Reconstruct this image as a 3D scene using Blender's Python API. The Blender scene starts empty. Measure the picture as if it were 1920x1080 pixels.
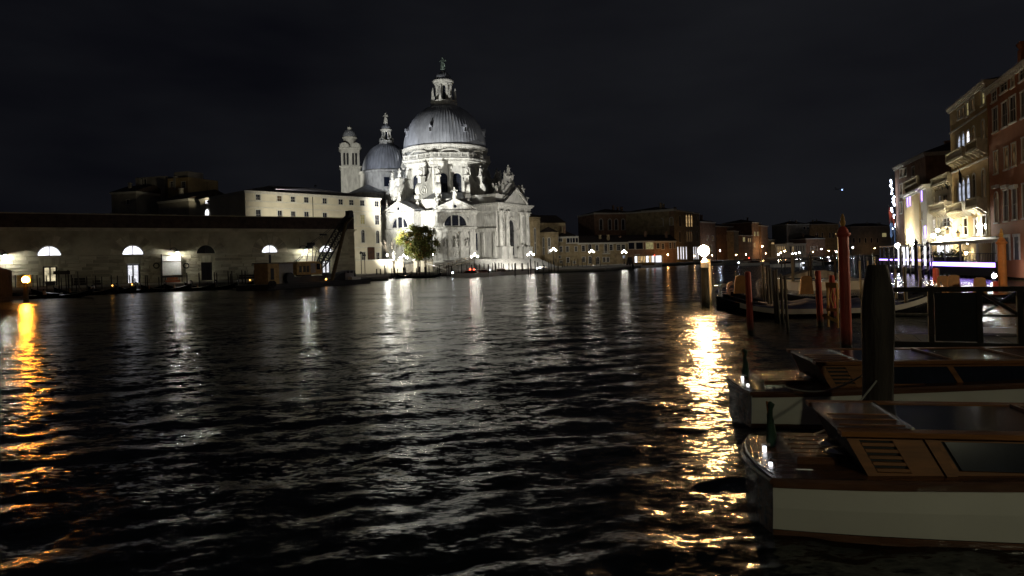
import bpy, math, random
import numpy as np
from mathutils import Vector, Matrix, noise as mnoise
R = math.radians; PI = math.pi
sc = bpy.context.scene; col = sc.collection

# ---------------------------------------------------------------- camera
CAM_H = 3.2; FPX = 1280.0; ROLL = R(1.5); CU, CV = 960.0, 490.0
cam_d = bpy.data.cameras.new('camera'); cam = bpy.data.objects.new('camera', cam_d); col.objects.link(cam)
cam_d.sensor_width = 36.0; cam_d.lens = 36.0*FPX/1920.0
cam_d.shift_y = -(540.0-CV)/1920.0
cam_d.clip_start = 0.05; cam_d.clip_end = 6000.0
cr, sr = math.cos(ROLL), math.sin(ROLL)
# camera axes in the world: right, up, back (a level lens held with a slight counter-clockwise tilt)
cam.matrix_world = Matrix(((cr, -sr*-1*-1, 0, 0), (0, 0, -1, 0), (-sr, cr, 0, CAM_H), (0, 0, 0, 1)))
cam.matrix_world = Matrix(((cr, sr, 0, 0), (0, 0, -1, 0), (-sr, cr, 0, CAM_H), (0, 0, 0, 1)))
sc.camera = cam

# ---------------------------------------------------------------- night sky and exposure
sc.view_settings.view_transform = 'Standard'; sc.view_settings.look = 'None'
sc.view_settings.exposure = 0.0; sc.view_settings.gamma = 1.0; sc.view_settings.use_curve_mapping = False
sc.cycles.use_denoising = True; sc.cycles.use_adaptive_sampling = False
sc.cycles.sample_clamp_indirect = 6.0; sc.cycles.sample_clamp_direct = 0.0
sc.cycles.max_bounces = 5; sc.cycles.diffuse_bounces = 2; sc.cycles.glossy_bounces = 3
sc.cycles.transmission_bounces = 3; sc.cycles.caustics_reflective = False; sc.cycles.caustics_refractive = False
world = bpy.data.worlds.new('World'); sc.world = world; world.use_nodes = True
wn = world.node_tree.nodes; wl = world.node_tree.links
for n in list(wn): wn.remove(n)
w_out = wn.new('ShaderNodeOutputWorld'); w_bg = wn.new('ShaderNodeBackground')
w_tc = wn.new('ShaderNodeTexCoord'); w_sep = wn.new('ShaderNodeSeparateXYZ')
w_no = wn.new('ShaderNodeTexNoise'); w_map = wn.new('ShaderNodeMapping')
w_map.inputs['Scale'].default_value = (1.0, 1.0, 3.0)
w_no.inputs['Scale'].default_value = 2.2; w_no.inputs['Detail'].default_value = 4.0; w_no.inputs['Roughness'].default_value = .5
wl.new(w_tc.outputs['Generated'], w_map.inputs['Vector']); wl.new(w_map.outputs[0], w_no.inputs['Vector'])
w_ramp = wn.new('ShaderNodeValToRGB')
w_ramp.color_ramp.elements[0].position = .36; w_ramp.color_ramp.elements[0].color = (.0034, .0036, .0056, 1)
w_ramp.color_ramp.elements[1].position = .74; w_ramp.color_ramp.elements[1].color = (.0098, .0104, .0128, 1)
wl.new(w_no.outputs[0], w_ramp.inputs['Fac'])
# city glow on the low cloud towards the upstream (right) quarter
wl.new(w_tc.outputs['Generated'], w_sep.inputs[0])
w_m1 = wn.new('ShaderNodeMath'); w_m1.operation = 'MULTIPLY_ADD'
w_m1.inputs[1].default_value = 1.0; w_m1.inputs[2].default_value = .35
wl.new(w_sep.outputs['X'], w_m1.inputs[0])
w_m2 = wn.new('ShaderNodeMath'); w_m2.operation = 'MULTIPLY'; w_m2.inputs[1].default_value = .75; w_m2.use_clamp = True
wl.new(w_m1.outputs[0], w_m2.inputs[0])
w_mix = wn.new('ShaderNodeMixRGB'); w_mix.blend_type = 'ADD'
w_mix.inputs['Color2'].default_value = (.0064, .0066, .0072, 1)
wl.new(w_m2.outputs[0], w_mix.inputs['Fac']); wl.new(w_ramp.outputs[0], w_mix.inputs['Color1'])
wl.new(w_mix.outputs[0], w_bg.inputs['Color']); w_bg.inputs['Strength'].default_value = .80
wl.new(w_bg.outputs[0], w_out.inputs['Surface'])

# ---------------------------------------------------------------- photograph measurements -> places in the world
def ray(u, v):
    a = (u-CU)/FPX; b = (CV-v)/FPX
    return a*cr + b*sr, -a*sr + b*cr            # x and z per metre of depth
def W(u, v, D):
    x, z = ray(u, v); return (x*D, D, CAM_H + z*D)
def ground(u, v, z=0.0):
    x, k = ray(u, v); D = (z-CAM_H)/k; return (x*D, D, z)
def hor(u): return CV - (u-CU)*sr/cr
def zz(u, v, D): return W(u, v, D)[2]

# ---------------------------------------------------------------- mesh builder
class MB:
    def __init__(s): s.v = []; s.f = []
    def add(s, vs, fs):
        o = len(s.v); s.v += [tuple(p) for p in vs]; s.f += [tuple(i+o for i in f) for f in fs]; return s
    def bx(s, x0, x1, y0, y1, z0, z1):
        return s.add([(x0,y0,z0),(x1,y0,z0),(x1,y1,z0),(x0,y1,z0),(x0,y0,z1),(x1,y0,z1),(x1,y1,z1),(x0,y1,z1)],
                     [(0,3,2,1),(4,5,6,7),(0,1,5,4),(1,2,6,5),(2,3,7,6),(3,0,4,7)])
    def box(s, c, sz, rz=0.0):
        cx, cy, cz = c; a, b, h = sz[0]/2, sz[1]/2, sz[2]/2; co, si = math.cos(rz), math.sin(rz)
        vs = []
        for z in (-h, h):
            for x, y in ((-a,-b),(a,-b),(a,b),(-a,b)): vs.append((cx+x*co-y*si, cy+x*si+y*co, cz+z))
        return s.add(vs, [(0,3,2,1),(4,5,6,7),(0,1,5,4),(1,2,6,5),(2,3,7,6),(3,0,4,7)])
    def tube(s, p0, p1, r0, r1=None, n=8):
        r1 = r0 if r1 is None else r1
        p0 = Vector(p0); p1 = Vector(p1); d = (p1-p0).normalized()
        a = d.orthogonal().normalized(); b = d.cross(a); vs = []
        for p, r in ((p0, r0), (p1, r1)):
            for i in range(n):
                t = 2*PI*i/n; vs.append(p + (a*math.cos(t) + b*math.sin(t))*r)
        return s.add(vs, [(i, (i+1)%n, n+(i+1)%n, n+i) for i in range(n)] + [tuple(range(n))[::-1], tuple(range(n, 2*n))])
    def path(s, pts, r, n=6):
        pts = [Vector(p) for p in pts]; m = len(pts); rr = r if isinstance(r, (list, tuple)) else [r]*m; vs = []; up = None
        for i, p in enumerate(pts):
            d = (pts[min(i+1, m-1)] - pts[max(i-1, 0)]).normalized()
            a = d.orthogonal().normalized() if up is None else (up - d*up.dot(d)).normalized()
            up = a; b = d.cross(a)
            for k in range(n):
                t = 2*PI*k/n; vs.append(p + (a*math.cos(t) + b*math.sin(t))*rr[i])
        fs = [(i*n+k, i*n+(k+1)%n, (i+1)*n+(k+1)%n, (i+1)*n+k) for i in range(m-1) for k in range(n)]
        fs += [tuple(range(n))[::-1], tuple(range((m-1)*n, m*n))]
        return s.add(vs, fs)
    def lathe(s, prof, n=24, c=(0,0,0), a0=0.0, a1=2*PI, rot=0.0, sx=1.0, sy=1.0):
        full = abs(a1-a0-2*PI) < 1e-6; cols = n if full else n+1; vs = []
        for r, z in prof:
            for i in range(cols):
                t = rot + a0 + (a1-a0)*i/n; vs.append((c[0]+r*math.cos(t)*sx, c[1]+r*math.sin(t)*sy, c[2]+z))
        fs = []
        for j in range(len(prof)-1):
            for i in range(n):
                i2 = (i+1) % cols if full else i+1
                fs.append((j*cols+i, j*cols+i2, (j+1)*cols+i2, (j+1)*cols+i))
        if full:
            if prof[0][0] > 1e-4: fs.append(tuple(range(cols))[::-1])
            if prof[-1][0] > 1e-4: fs.append(tuple(range((len(prof)-1)*cols, len(prof)*cols)))
        return s.add(vs, fs)
    def ball(s, c, r, n=12, m=8, sz=1.0):
        return s.lathe([(max(r*math.sin(PI*j/m), 1e-5), -r*sz*math.cos(PI*j/m)) for j in range(m+1)], n, c)
    def prism(s, poly, y0, y1):                      # outline in (x, z), extruded along y
        n = len(poly)
        return s.add([(x, y0, z) for x, z in poly] + [(x, y1, z) for x, z in poly],
                     [tuple(range(n)), tuple(range(n, 2*n))[::-1]] + [((i+1)%n, i, n+i, n+(i+1)%n) for i in range(n)])
    def slab(s, poly, z0, z1):                       # outline in (x, y), extruded along z
        n = len(poly)
        return s.add([(x, y, z0) for x, y in poly] + [(x, y, z1) for x, y in poly],
                     [tuple(range(n))[::-1], tuple(range(n, 2*n))] + [(i, (i+1)%n, n+(i+1)%n, n+i) for i in range(n)])
    def mesh(s, name, m=None, smooth=False):
        me = bpy.data.meshes.new(name); me.from_pydata(s.v, [], s.f)
        if m is not None: me.materials.append(m)
        if smooth: me.polygons.foreach_set('use_smooth', [True]*len(me.polygons))
        me.update(); return me

def turn(mb, rz, c=(0,0,0)):
    co, si = math.cos(rz), math.sin(rz)
    mb.v = [(c[0]+x*co-y*si, c[1]+x*si+y*co, c[2]+z) for x, y, z in mb.v]; return mb

def obj(name, mb, m=None, parent=None, loc=(0,0,0), rz=0.0, smooth=False, label=None, kind=None, scale=None, rot=None):
    me = mb.mesh(name, m, smooth) if isinstance(mb, MB) else mb
    o = bpy.data.objects.new(name, me); col.objects.link(o)
    o.location = loc; o.rotation_euler = rot if rot else (0, 0, rz)
    if scale is not None: o.scale = scale if isinstance(scale, (tuple, list)) else (scale,)*3
    if parent is not None: o.parent = parent
    if label: o['label'] = label
    if kind: o['kind'] = kind
    return o
def tag(o, label, cat, group=None):
    o['label'] = label; o['category'] = cat
    if group: o['group'] = group
    return o
def thing(name, label, cat, loc=(0,0,0), rz=0.0, group=None):
    o = bpy.data.objects.new(name, None); col.objects.link(o); o.empty_display_size = .3
    o.location = loc; o.rotation_euler = (0, 0, rz); return tag(o, label, cat, group)
def struct(name, mb, m, smooth=False): return obj(name, mb, m, smooth=smooth, kind='structure')
CACHE = {}
def cached(key, fn):
    if key not in CACHE: CACHE[key] = fn()
    return CACHE[key]

# ---------------------------------------------------------------- materials
def mat(name, c, rough=.75, var=.22, scale=1.5, bump=.0, bscale=20.0, metal=0.0, c2=None, stretch=(1,1,1), spec=.4, coat=0.0, detail=4.0, coord='Object'):
    m = bpy.data.materials.new(name); m.use_nodes = True; n = m.node_tree.nodes; l = m.node_tree.links
    b = n['Principled BSDF']; b.inputs['Roughness'].default_value = rough; b.inputs['Metallic'].default_value = metal
    b.inputs['Specular IOR Level'].default_value = spec; b.inputs['Coat Weight'].default_value = coat
    if coat: b.inputs['Coat Roughness'].default_value = .08
    tc = n.new('ShaderNodeTexCoord'); mp = n.new('ShaderNodeMapping'); mp.inputs['Scale'].default_value = stretch
    l.new(tc.outputs[coord], mp.inputs[0])
    t = n.new('ShaderNodeTexNoise'); t.inputs['Scale'].default_value = scale; t.inputs['Detail'].default_value = detail
    t.inputs['Roughness'].default_value = .62
    l.new(mp.outputs[0], t.inputs['Vector'])
    rp = n.new('ShaderNodeValToRGB'); lo = tuple(x*(1-var) for x in c); hi = c2 if c2 else tuple(min(x*(1+var), .95) for x in c)
    rp.color_ramp.elements[0].position = .32; rp.color_ramp.elements[0].color = (*lo, 1)
    rp.color_ramp.elements[1].position = .68; rp.color_ramp.elements[1].color = (*hi, 1)
    l.new(t.outputs[0], rp.inputs[0]); l.new(rp.outputs[0], b.inputs['Base Color'])
    if bump:
        t2 = n.new('ShaderNodeTexNoise'); t2.inputs['Scale'].default_value = bscale; t2.inputs['Detail'].default_value = 3.0
        l.new(mp.outputs[0], t2.inputs['Vector'])
        bp = n.new('ShaderNodeBump'); bp.inputs['Strength'].default_value = bump; bp.inputs['Distance'].default_value = .04
        l.new(t2.outputs[0], bp.inputs['Height']); l.new(bp.outputs[0], b.inputs['Normal'])
    return m
def emit(name, c, s):
    m = bpy.data.materials.new(name); m.use_nodes = True; n = m.node_tree.nodes; n.clear()
    e = n.new('ShaderNodeEmission'); e.inputs[0].default_value = (*c, 1); e.inputs[1].default_value = s
    o = n.new('ShaderNodeOutputMaterial'); m.node_tree.links.new(e.outputs[0], o.inputs[0]); return m
def emit_room(name, c, s, scale=.9, lo=.25):
    "a lit interior seen through a window: brighter and darker patches of the room behind"
    m = emit(name, c, s); n = m.node_tree.nodes; l = m.node_tree.links
    e = [x for x in n if x.type == 'EMISSION'][0]
    tc = n.new('ShaderNodeTexCoord'); t = n.new('ShaderNodeTexNoise'); t.inputs['Scale'].default_value = scale; t.inputs['Detail'].default_value = 3
    mr = n.new('ShaderNodeMapRange'); mr.inputs[1].default_value = .35; mr.inputs[2].default_value = .65
    mr.inputs[3].default_value = lo*s; mr.inputs[4].default_value = s; m.cycles.emission_sampling = 'NONE'
    l.new(tc.outputs['Object'], t.inputs['Vector']); l.new(t.outputs[0], mr.inputs[0]); l.new(mr.outputs[0], e.inputs[1]); return m

M = {}
def tide(m, z0=.15, z1=.75, c=(.012,.016,.009)):
    "weed and wet stain up to the tide line"
    n = m.node_tree.nodes; l = m.node_tree.links; b = n['Principled BSDF']; src = b.inputs['Base Color'].links[0].from_socket
    g = n.new('ShaderNodeNewGeometry'); s = n.new('ShaderNodeSeparateXYZ'); t = n.new('ShaderNodeTexNoise'); t.inputs['Scale'].default_value = 6.0
    a = n.new('ShaderNodeMath'); a.operation = 'MULTIPLY_ADD'; a.inputs[1].default_value = .5; mr = n.new('ShaderNodeMapRange')
    mr.inputs[1].default_value = z0+.25; mr.inputs[2].default_value = z1+.25; mx = n.new('ShaderNodeMixRGB'); mx.inputs[1].default_value = (*c, 1)
    l.new(g.outputs['Position'], s.inputs[0]); l.new(g.outputs['Position'], t.inputs['Vector']); l.new(t.outputs[0], a.inputs[0]); l.new(s.outputs['Z'], a.inputs[2])
    l.new(a.outputs[0], mr.inputs[0]); l.new(mr.outputs[0], mx.inputs[0]); l.new(src, mx.inputs[2]); l.new(mx.outputs[0], b.inputs['Base Color'])
M['stone'] = mat('istrian_stone', (.42,.415,.385), .82, .34, .9, .5, 4.0, detail=8.0, stretch=(1.3,1.3,.35))
M['stone2'] = mat('istrian_stone_carved', (.44,.435,.40), .82, .38, 1.3, .6, 5.0, detail=8.0, stretch=(1.3,1.3,.4))
M['lead'] = mat('lead_sheet', (.26,.275,.31), .48, .28, .5, .12, 3.0, .15, stretch=(1,1,.35))
M['bronze'] = mat('green_bronze', (.16,.21,.18), .55, .3, 2.0, .2, 4.0, .3)
M['dark_glass'] = mat('dark_glass', (.012,.015,.026), .12, .3, 2.0, spec=.5)
M['door_dark'] = mat('dark_door', (.02,.021,.026), .5, .3, 3.0)
M['lead_came'] = mat('window_bar', (.33,.31,.27), .7, .1, 3.0)
M['roof'] = mat('clay_roof', (.055,.038,.030), .9, .4, 1.2, .6, 5.0)
M['plaster_cream'] = mat('cream_plaster', (.55,.50,.385), .9, .14, .25, .25, 2.0)
M['plaster_grey'] = mat('grey_plaster', (.27,.245,.20), .9, .25, .3, .3, 3.0)
M['plaster_ochre'] = mat('ochre_plaster', (.37,.26,.115), .9, .25, .3, .3, 3.0)
M['plaster_red'] = mat('red_plaster', (.33,.125,.05), .9, .2, .35, .3, 3.0)
M['plaster_yellow'] = mat('yellow_plaster', (.58,.45,.24), .9, .12, .4, .2, 3.0)
M['brick_olive'] = mat('old_brick', (.32,.25,.14), .92, .35, .5, .5, 6.0)
M['brick_red'] = mat('red_brick', (.24,.145,.09), .92, .35, .6, .5, 6.0)
M['dogana'] = mat('dogana_wall', (.38,.355,.25), .9, .30, .25, .35, 5.0)
M['dogana_block'] = mat('dogana_block', (.42,.39,.28), .88, .28, .45, .5, 4.0)
def vary(m, lo=.62, hi=1.25):
    "each stone its own tone"
    n = m.node_tree.nodes; l = m.node_tree.links; b = n['Principled BSDF']; src = b.inputs['Base Color'].links[0].from_socket
    oi = n.new('ShaderNodeObjectInfo'); mr = n.new('ShaderNodeMapRange'); mr.inputs[3].default_value = lo; mr.inputs[4].default_value = hi
    hs = n.new('ShaderNodeHueSaturation'); l.new(oi.outputs['Random'], mr.inputs[0]); l.new(mr.outputs[0], hs.inputs['Value']); l.new(src, hs.inputs['Color']); l.new(hs.outputs[0], b.inputs['Base Color'])
vary(M['dogana_block'])
M['quay'] = mat('quay_stone', (.25,.235,.20), .85, .3, .6, .5, 4.0)
M['wood_dark'] = mat('dark_timber', (.035,.028,.022), .75, .4, 2.0, .5, 12.0, stretch=(3,3,.4))
M['wood_grey'] = mat('weathered_pole_wood', (.15,.135,.105), .85, .35, 2.0, .7, 14.0, stretch=(4,4,.5))
M['wood_warm'] = mat('varnished_wood', (.20,.078,.022), .5, .35, 2.0, .06, 30.0, stretch=(.6,6,6), spec=.2)
M['mahogany'] = mat('mahogany_deck', (.11,.045,.02), .26, .4, 2.0, .55, 34.0, stretch=(.6,6,6), coat=.6)
M['yellow_wood'] = mat('yellow_and_lamplit_wood', (.50,.27,.06), .6, .3, 2.0, .3, 10.0)  # on gate, plank and screen this colour holds the orange lamp light
M['red_paint'] = mat('red_pole_paint', (.55,.085,.055), .42, .25, 2.2, .25, 9.0, stretch=(1,1,.4))
M['orange_paint'] = mat('orange_pole_paint', (.50,.19,.05), .5, .2, 2.0, .2, 9.0)
M['white_paint'] = mat('white_hull_paint', (.62,.61,.56), .35, .06, .8, .03, 30.0, coat=.25)
M['black_gloss'] = mat('black_lacquer', (.008,.008,.009), .22, .3, 2.0, coat=.4)
M['black'] = mat('black_matt', (.012,.012,.013), .7, .3, 2.0)
M['grey_tarp'] = mat('grey_canvas', (.34,.33,.30), .85, .15, 2.0, .35, 5.0)
M['blue_tarp'] = mat('blue_canvas', (.018,.022,.06), .7, .25, 1.5, .6, 2.5)
M['steel'] = mat('bright_steel', (.6,.6,.6), .25, .1, 3.0, metal=1.0)
M['iron'] = mat('dark_iron', (.03,.03,.032), .5, .2, 3.0, metal=.6)
M['rust_yellow'] = mat('yellow_machine_paint', (.32,.21,.075), .65, .3, 1.5, .2, 8.0)
M['grey_panel'] = mat('grey_panel', (.24,.24,.25), .6, .15, 1.5)
M['balcony'] = mat('balcony_stone', (.30,.265,.19), .85, .3, 1.5, .4, 6.0)
M['awning'] = mat('pale_awning_canvas', (.62,.57,.47), .85, .1, 2.0)
M['brickpanel'] = mat('red_brick_panel', (.33,.11,.05), .9, .3, 3.0, .4, 10.0)
M['water_stain'] = mat('wet_quay', (.05,.05,.042), .5, .4, .8, .4, 5.0)
M['white_trim'] = mat('white_stone_trim', (.50,.48,.42), .8, .15, 2.0)
M['leaf_green'] = mat('autumn_leaf_green', (.058,.088,.015), .7, .35, .35, c2=(.145,.145,.022))
M['leaf_orange'] = mat('autumn_leaf_orange', (.20,.095,.018), .7, .3, .8)
M['bark'] = mat('bark', (.09,.075,.055), .9, .3, 3.0, .5, 10.0)
M['flag_green'] = mat('furled_green_cloth', (.012,.035,.018), .8, .3, 5.0)
M['red_cloth'] = mat('red_cloth', (.35,.06,.04), .8, .2, 3.0)
M['blue_cloth'] = mat('blue_cloth', (.05,.09,.2), .8, .2, 3.0)
M['white_cloth'] = mat('white_cloth', (.65,.65,.62), .8, .1, 3.0)
M['tan_uphol'] = mat('tan_seat', (.22,.105,.03), .7, .2, 3.0)
M['rubber'] = mat('black_rubber', (.015,.015,.015), .8, .2, 3.0)
for k_ in ('red_paint','wood_grey','wood_dark','orange_paint','quay','white_trim'): tide(M[k_])
# things that give off light
M['globe_white'] = emit('lamp_globe_white', (1.0,.93,.80), 120.0)
M['globe_cool'] = emit('lamp_globe_cool', (.97,.96,.86), 820.0)
M['globe_orange'] = emit('lamp_globe_orange', (1.0,.34,.03), 380.0)
M['globe_amber'] = emit('lamp_globe_amber', (1.0,.58,.24), 640.0)
M['win_white'] = emit_room('window_white', (.93,.93,1.0), 2.2, 1.0, .55)
M['win_cool'] = emit_room('window_cool', (.72,.80,1.0), .9, 1.2, .35)
M['win_warm'] = emit_room('window_warm', (1.0,.66,.30), .75, 1.2, .2)
M['win_warm_dim'] = emit_room('window_warm_dim', (1.0,.62,.28), .10, .9, .1)
M['win_yellow'] = emit_room('window_yellow', (1.0,.86,.40), .30, 1.2, .5)
M['win_hall'] = emit_room('hall_light', (1.0,.86,.55), 2.0, .8, .2)
M['led_violet'] = emit('led_strip_violet', (.36,.22,1.0), 6.0)
M['led_white'] = emit('led_white', (.75,.80,1.0), 14.0)
M['nav_white'] = emit('stern_light_white', (.95,.95,1.0), 3.5)
M['nav_red'] = emit('nav_light_red', (1.0,.08,.04), 9.0)
M['nav_amber'] = emit('nav_light_amber', (1.0,.45,.08), 9.0)
M['poster_lit'] = emit('backlit_poster', (.9,.95,1.0), .8)
# ---------------------------------------------------------------- water: a sheet of real waves, finer towards the quay
def build_water():
    rows, cols = 720, 640
    dist = 2.0*(620.0/2.0)**(np.arange(rows)/(rows-1))
    ang = np.radians(np.linspace(-64, 64, cols))
    A, D = np.meshgrid(ang, dist)
    X = D*np.sin(A); Y = D*np.cos(A) - .0
    step = D*(math.log(620.0/2.0)/rows)
    rng = np.random.RandomState(7); Z = np.zeros_like(X)
    dx = np.zeros_like(X); dy = np.zeros_like(X)
    n = 84
    for i in range(n):
        lam = .30*(9.0/.30)**(i/(n-1)); k = 2*PI/lam
        th = R(-66) + rng.normal(0, .70)
        amp = .0050*lam**.66*rng.uniform(.5, 1.4)*(.16 if lam > 2.2 else .50)
        fade = np.clip((lam/(step*3.2)-1.0)/1.5, 0, 1)
        ph = k*(X*math.cos(th) + Y*math.sin(th)) + rng.uniform(0, 6.283)
        Z += amp*fade*np.sin(ph)
        dx -= .8*amp*fade*math.cos(th)*np.cos(ph); dy -= .8*amp*fade*math.sin(th)*np.cos(ph)
    # patches of calmer and rougher water
    patch = 1.0 + .38*np.sin(X*.11+Y*.05+1.0)*np.sin(Y*.09-X*.03) + .25*np.sin(X*.031-Y*.047)
    Z *= patch; X = X+dx*patch; Y = Y+dy*patch
    V = np.stack([X, Y, Z], -1).reshape(-1, 3)
    idx = np.arange(rows*cols).reshape(rows, cols)
    F = np.stack([idx[:-1,:-1], idx[:-1,1:], idx[1:,1:], idx[1:,:-1]], -1).reshape(-1, 4)
    me = bpy.data.meshes.new('water'); me.vertices.add(len(V)); me.vertices.foreach_set('co', V.ravel())
    me.loops.add(F.size); me.loops.foreach_set('vertex_index', F.ravel()[::1])
    me.polygons.add(len(F)); me.polygons.foreach_set('loop_start', np.arange(0, F.size, 4)); me.polygons.foreach_set('loop_total', np.full(len(F), 4))
    me.polygons.foreach_set('use_smooth', np.ones(len(F), bool)); me.update(calc_edges=True); me.flip_normals()
    m = bpy.data.materials.new('canal_water'); m.use_nodes = True; nn = m.node_tree.nodes; l = m.node_tree.links
    b = nn['Principled BSDF']; b.inputs['Base Color'].default_value = (.004,.006,.0055,1)
    b.inputs['Roughness'].default_value = .215; b.inputs['IOR'].default_value = 1.33; b.inputs['Specular IOR Level'].default_value = .5
    geo = nn.new('ShaderNodeNewGeometry'); tot = None
    for scale, k, st in ((.22, .17, (1,1.8,1)), (1.1, .36, (1,1.9,1)), (3.4, .56, (1,2.2,1)), (9.0, .44, (1,2.0,1)), (24.0, .16, (1,1.2,1))):
        mp = nn.new('ShaderNodeMapping'); mp.inputs['Scale'].default_value = st; mp.inputs['Rotation'].default_value = (0,0,R(24))
        t = nn.new('ShaderNodeTexNoise'); t.inputs['Scale'].default_value = scale; t.inputs['Detail'].default_value = 1.5
        l.new(geo.outputs['Position'], mp.inputs[0]); l.new(mp.outputs[0], t.inputs['Vector'])
        s = nn.new('ShaderNodeVectorMath'); s.operation = 'SUBTRACT'; s.inputs[1].default_value = (.5,.5,.5)
        l.new(t.outputs['Color'], s.inputs[0])
        q = nn.new('ShaderNodeVectorMath'); q.operation = 'MULTIPLY'; q.inputs[1].default_value = (k, k, 0)
        l.new(s.outputs[0], q.inputs[0])
        if tot is None: tot = q.outputs[0]
        else:
            a = nn.new('ShaderNodeVectorMath'); a.operation = 'ADD'; l.new(tot, a.inputs[0]); l.new(q.outputs[0], a.inputs[1]); tot = a.outputs[0]
    # gusts: calmer and rougher patches, long across the view
    mp = nn.new('ShaderNodeMapping'); mp.inputs['Scale'].default_value = (.35,1.3,1); mp.inputs['Rotation'].default_value = (0,0,R(8))
    t = nn.new('ShaderNodeTexNoise'); t.inputs['Scale'].default_value = .10; t.inputs['Detail'].default_value = 5.0; t.inputs['Roughness'].default_value = .65
    l.new(geo.outputs['Position'], mp.inputs[0]); l.new(mp.outputs[0], t.inputs['Vector'])
    mr = nn.new('ShaderNodeMapRange'); mr.inputs[1].default_value = .36; mr.inputs[2].default_value = .62; mr.inputs[3].default_value = .35; mr.inputs[4].default_value = 1.5
    l.new(t.outputs[0], mr.inputs[0]); sc_ = nn.new('ShaderNodeVectorMath'); sc_.operation = 'SCALE'; l.new(tot, sc_.inputs[0]); l.new(mr.outputs[0], sc_.inputs['Scale']); tot = sc_.outputs[0]
    a = nn.new('ShaderNodeVectorMath'); a.operation = 'ADD'; l.new(geo.outputs['Normal'], a.inputs[0]); l.new(tot, a.inputs[1])
    nz = nn.new('ShaderNodeVectorMath'); nz.operation = 'NORMALIZE'; l.new(a.outputs[0], nz.inputs[0]); l.new(nz.outputs[0], b.inputs['Normal'])
    me.materials.append(m)
    o = bpy.data.objects.new('water', me); col.objects.link(o); o['kind'] = 'structure'
build_water()

# ---------------------------------------------------------------- the basilica
C0 = W(834.5, 280, 215.0); CH = thing('domed_basilica', 'floodlit white domed basilica with scrolled buttresses and statues across the water', 'church', (C0[0], C0[1], 0), R(11.6))
ST, S2, LD = M['stone'], M['stone2'], M['lead']
def octo(ap, rot=PI/8):
    r = ap/math.cos(PI/8); return [(r*math.cos(rot+i*PI/4), r*math.sin(rot+i*PI/4)) for i in range(8)]
def oct_band(mb, levels):                       # levels: (apothem, z) swept as an octagonal moulding
    n = len(levels)
    vs = [(x, y, z) for ap, z in levels for x, y in octo(ap)]
    fs = [(j*8+i, j*8+(i+1)%8, (j+1)*8+(i+1)%8, (j+1)*8+i) for j in range(n-1) for i in range(8)]
    fs += [tuple(range(8))[::-1], tuple(range((n-1)*8, n*8))]
    mb.add(vs, fs); return mb
def arch_pts(cx, z0, w, h, n=12):               # outline of a round-headed opening
    r = w/2; zs = z0+h-r
    return [(cx-r, z0), (cx+r, z0)] + [(cx+r*math.cos(PI*i/n), zs+r*math.sin(PI*i/n)) for i in range(n+1)]
def wall_holes(mb, x0, x1, z0, z1, holes, y=0.0, depth=.3, n=10):
    "front face at y (facing -y) with openings (cx, z0, w, h, arched), each with its reveals"
    xs = sorted({x0, x1, *[c-w/2 for c, a, w, h, r in holes], *[c+w/2 for c, a, w, h, r in holes]})
    zs = sorted({z0, z1, *[a for c, a, w, h, r in holes], *[a+h for c, a, w, h, r in holes]})
    xs = [x for x in xs if x0-1e-6 <= x <= x1+1e-6]; zs = [z for z in zs if z0-1e-6 <= z <= z1+1e-6]
    for i in range(len(xs)-1):
        for j in range(len(zs)-1):
            mx, mz = (xs[i]+xs[i+1])/2, (zs[j]+zs[j+1])/2
            if any(abs(mx-c) < w/2 and a < mz < a+h for c, a, w, h, r in holes): continue
            mb.add([(xs[i],y,zs[j]),(xs[i+1],y,zs[j]),(xs[i+1],y,zs[j+1]),(xs[i],y,zs[j+1])], [(0,1,2,3)])
    for c, a, w, h, r in holes:
        pts = arch_pts(c, a, w, h, n) if r else [(c-w/2,a),(c+w/2,a),(c+w/2,a+h),(c-w/2,a+h)]
        m = len(pts)
        mb.add([(px,y,pz) for px, pz in pts]+[(px,y+depth,pz) for px, pz in pts], [(i,(i+1)%m,m+(i+1)%m,m+i) for i in range(m)])
        if r:                                       # spandrels beside the arch
            arc = pts[2:]; k = len(arc)//2
            mb.add([(c+w/2,y,a+h)]+[(px,y,pz) for px, pz in arc[:k+1]], [tuple([0]+list(range(1,k+2)))[::-1]])
            mb.add([(c-w/2,y,a+h)]+[(px,y,pz) for px, pz in arc[k:]], [tuple([0]+list(range(1,len(arc)-k+1)))[::-1]])
    return mb
def pane(pts, y): return MB().add([(x, y, z) for x, z in pts], [tuple(range(len(pts)))])

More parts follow.
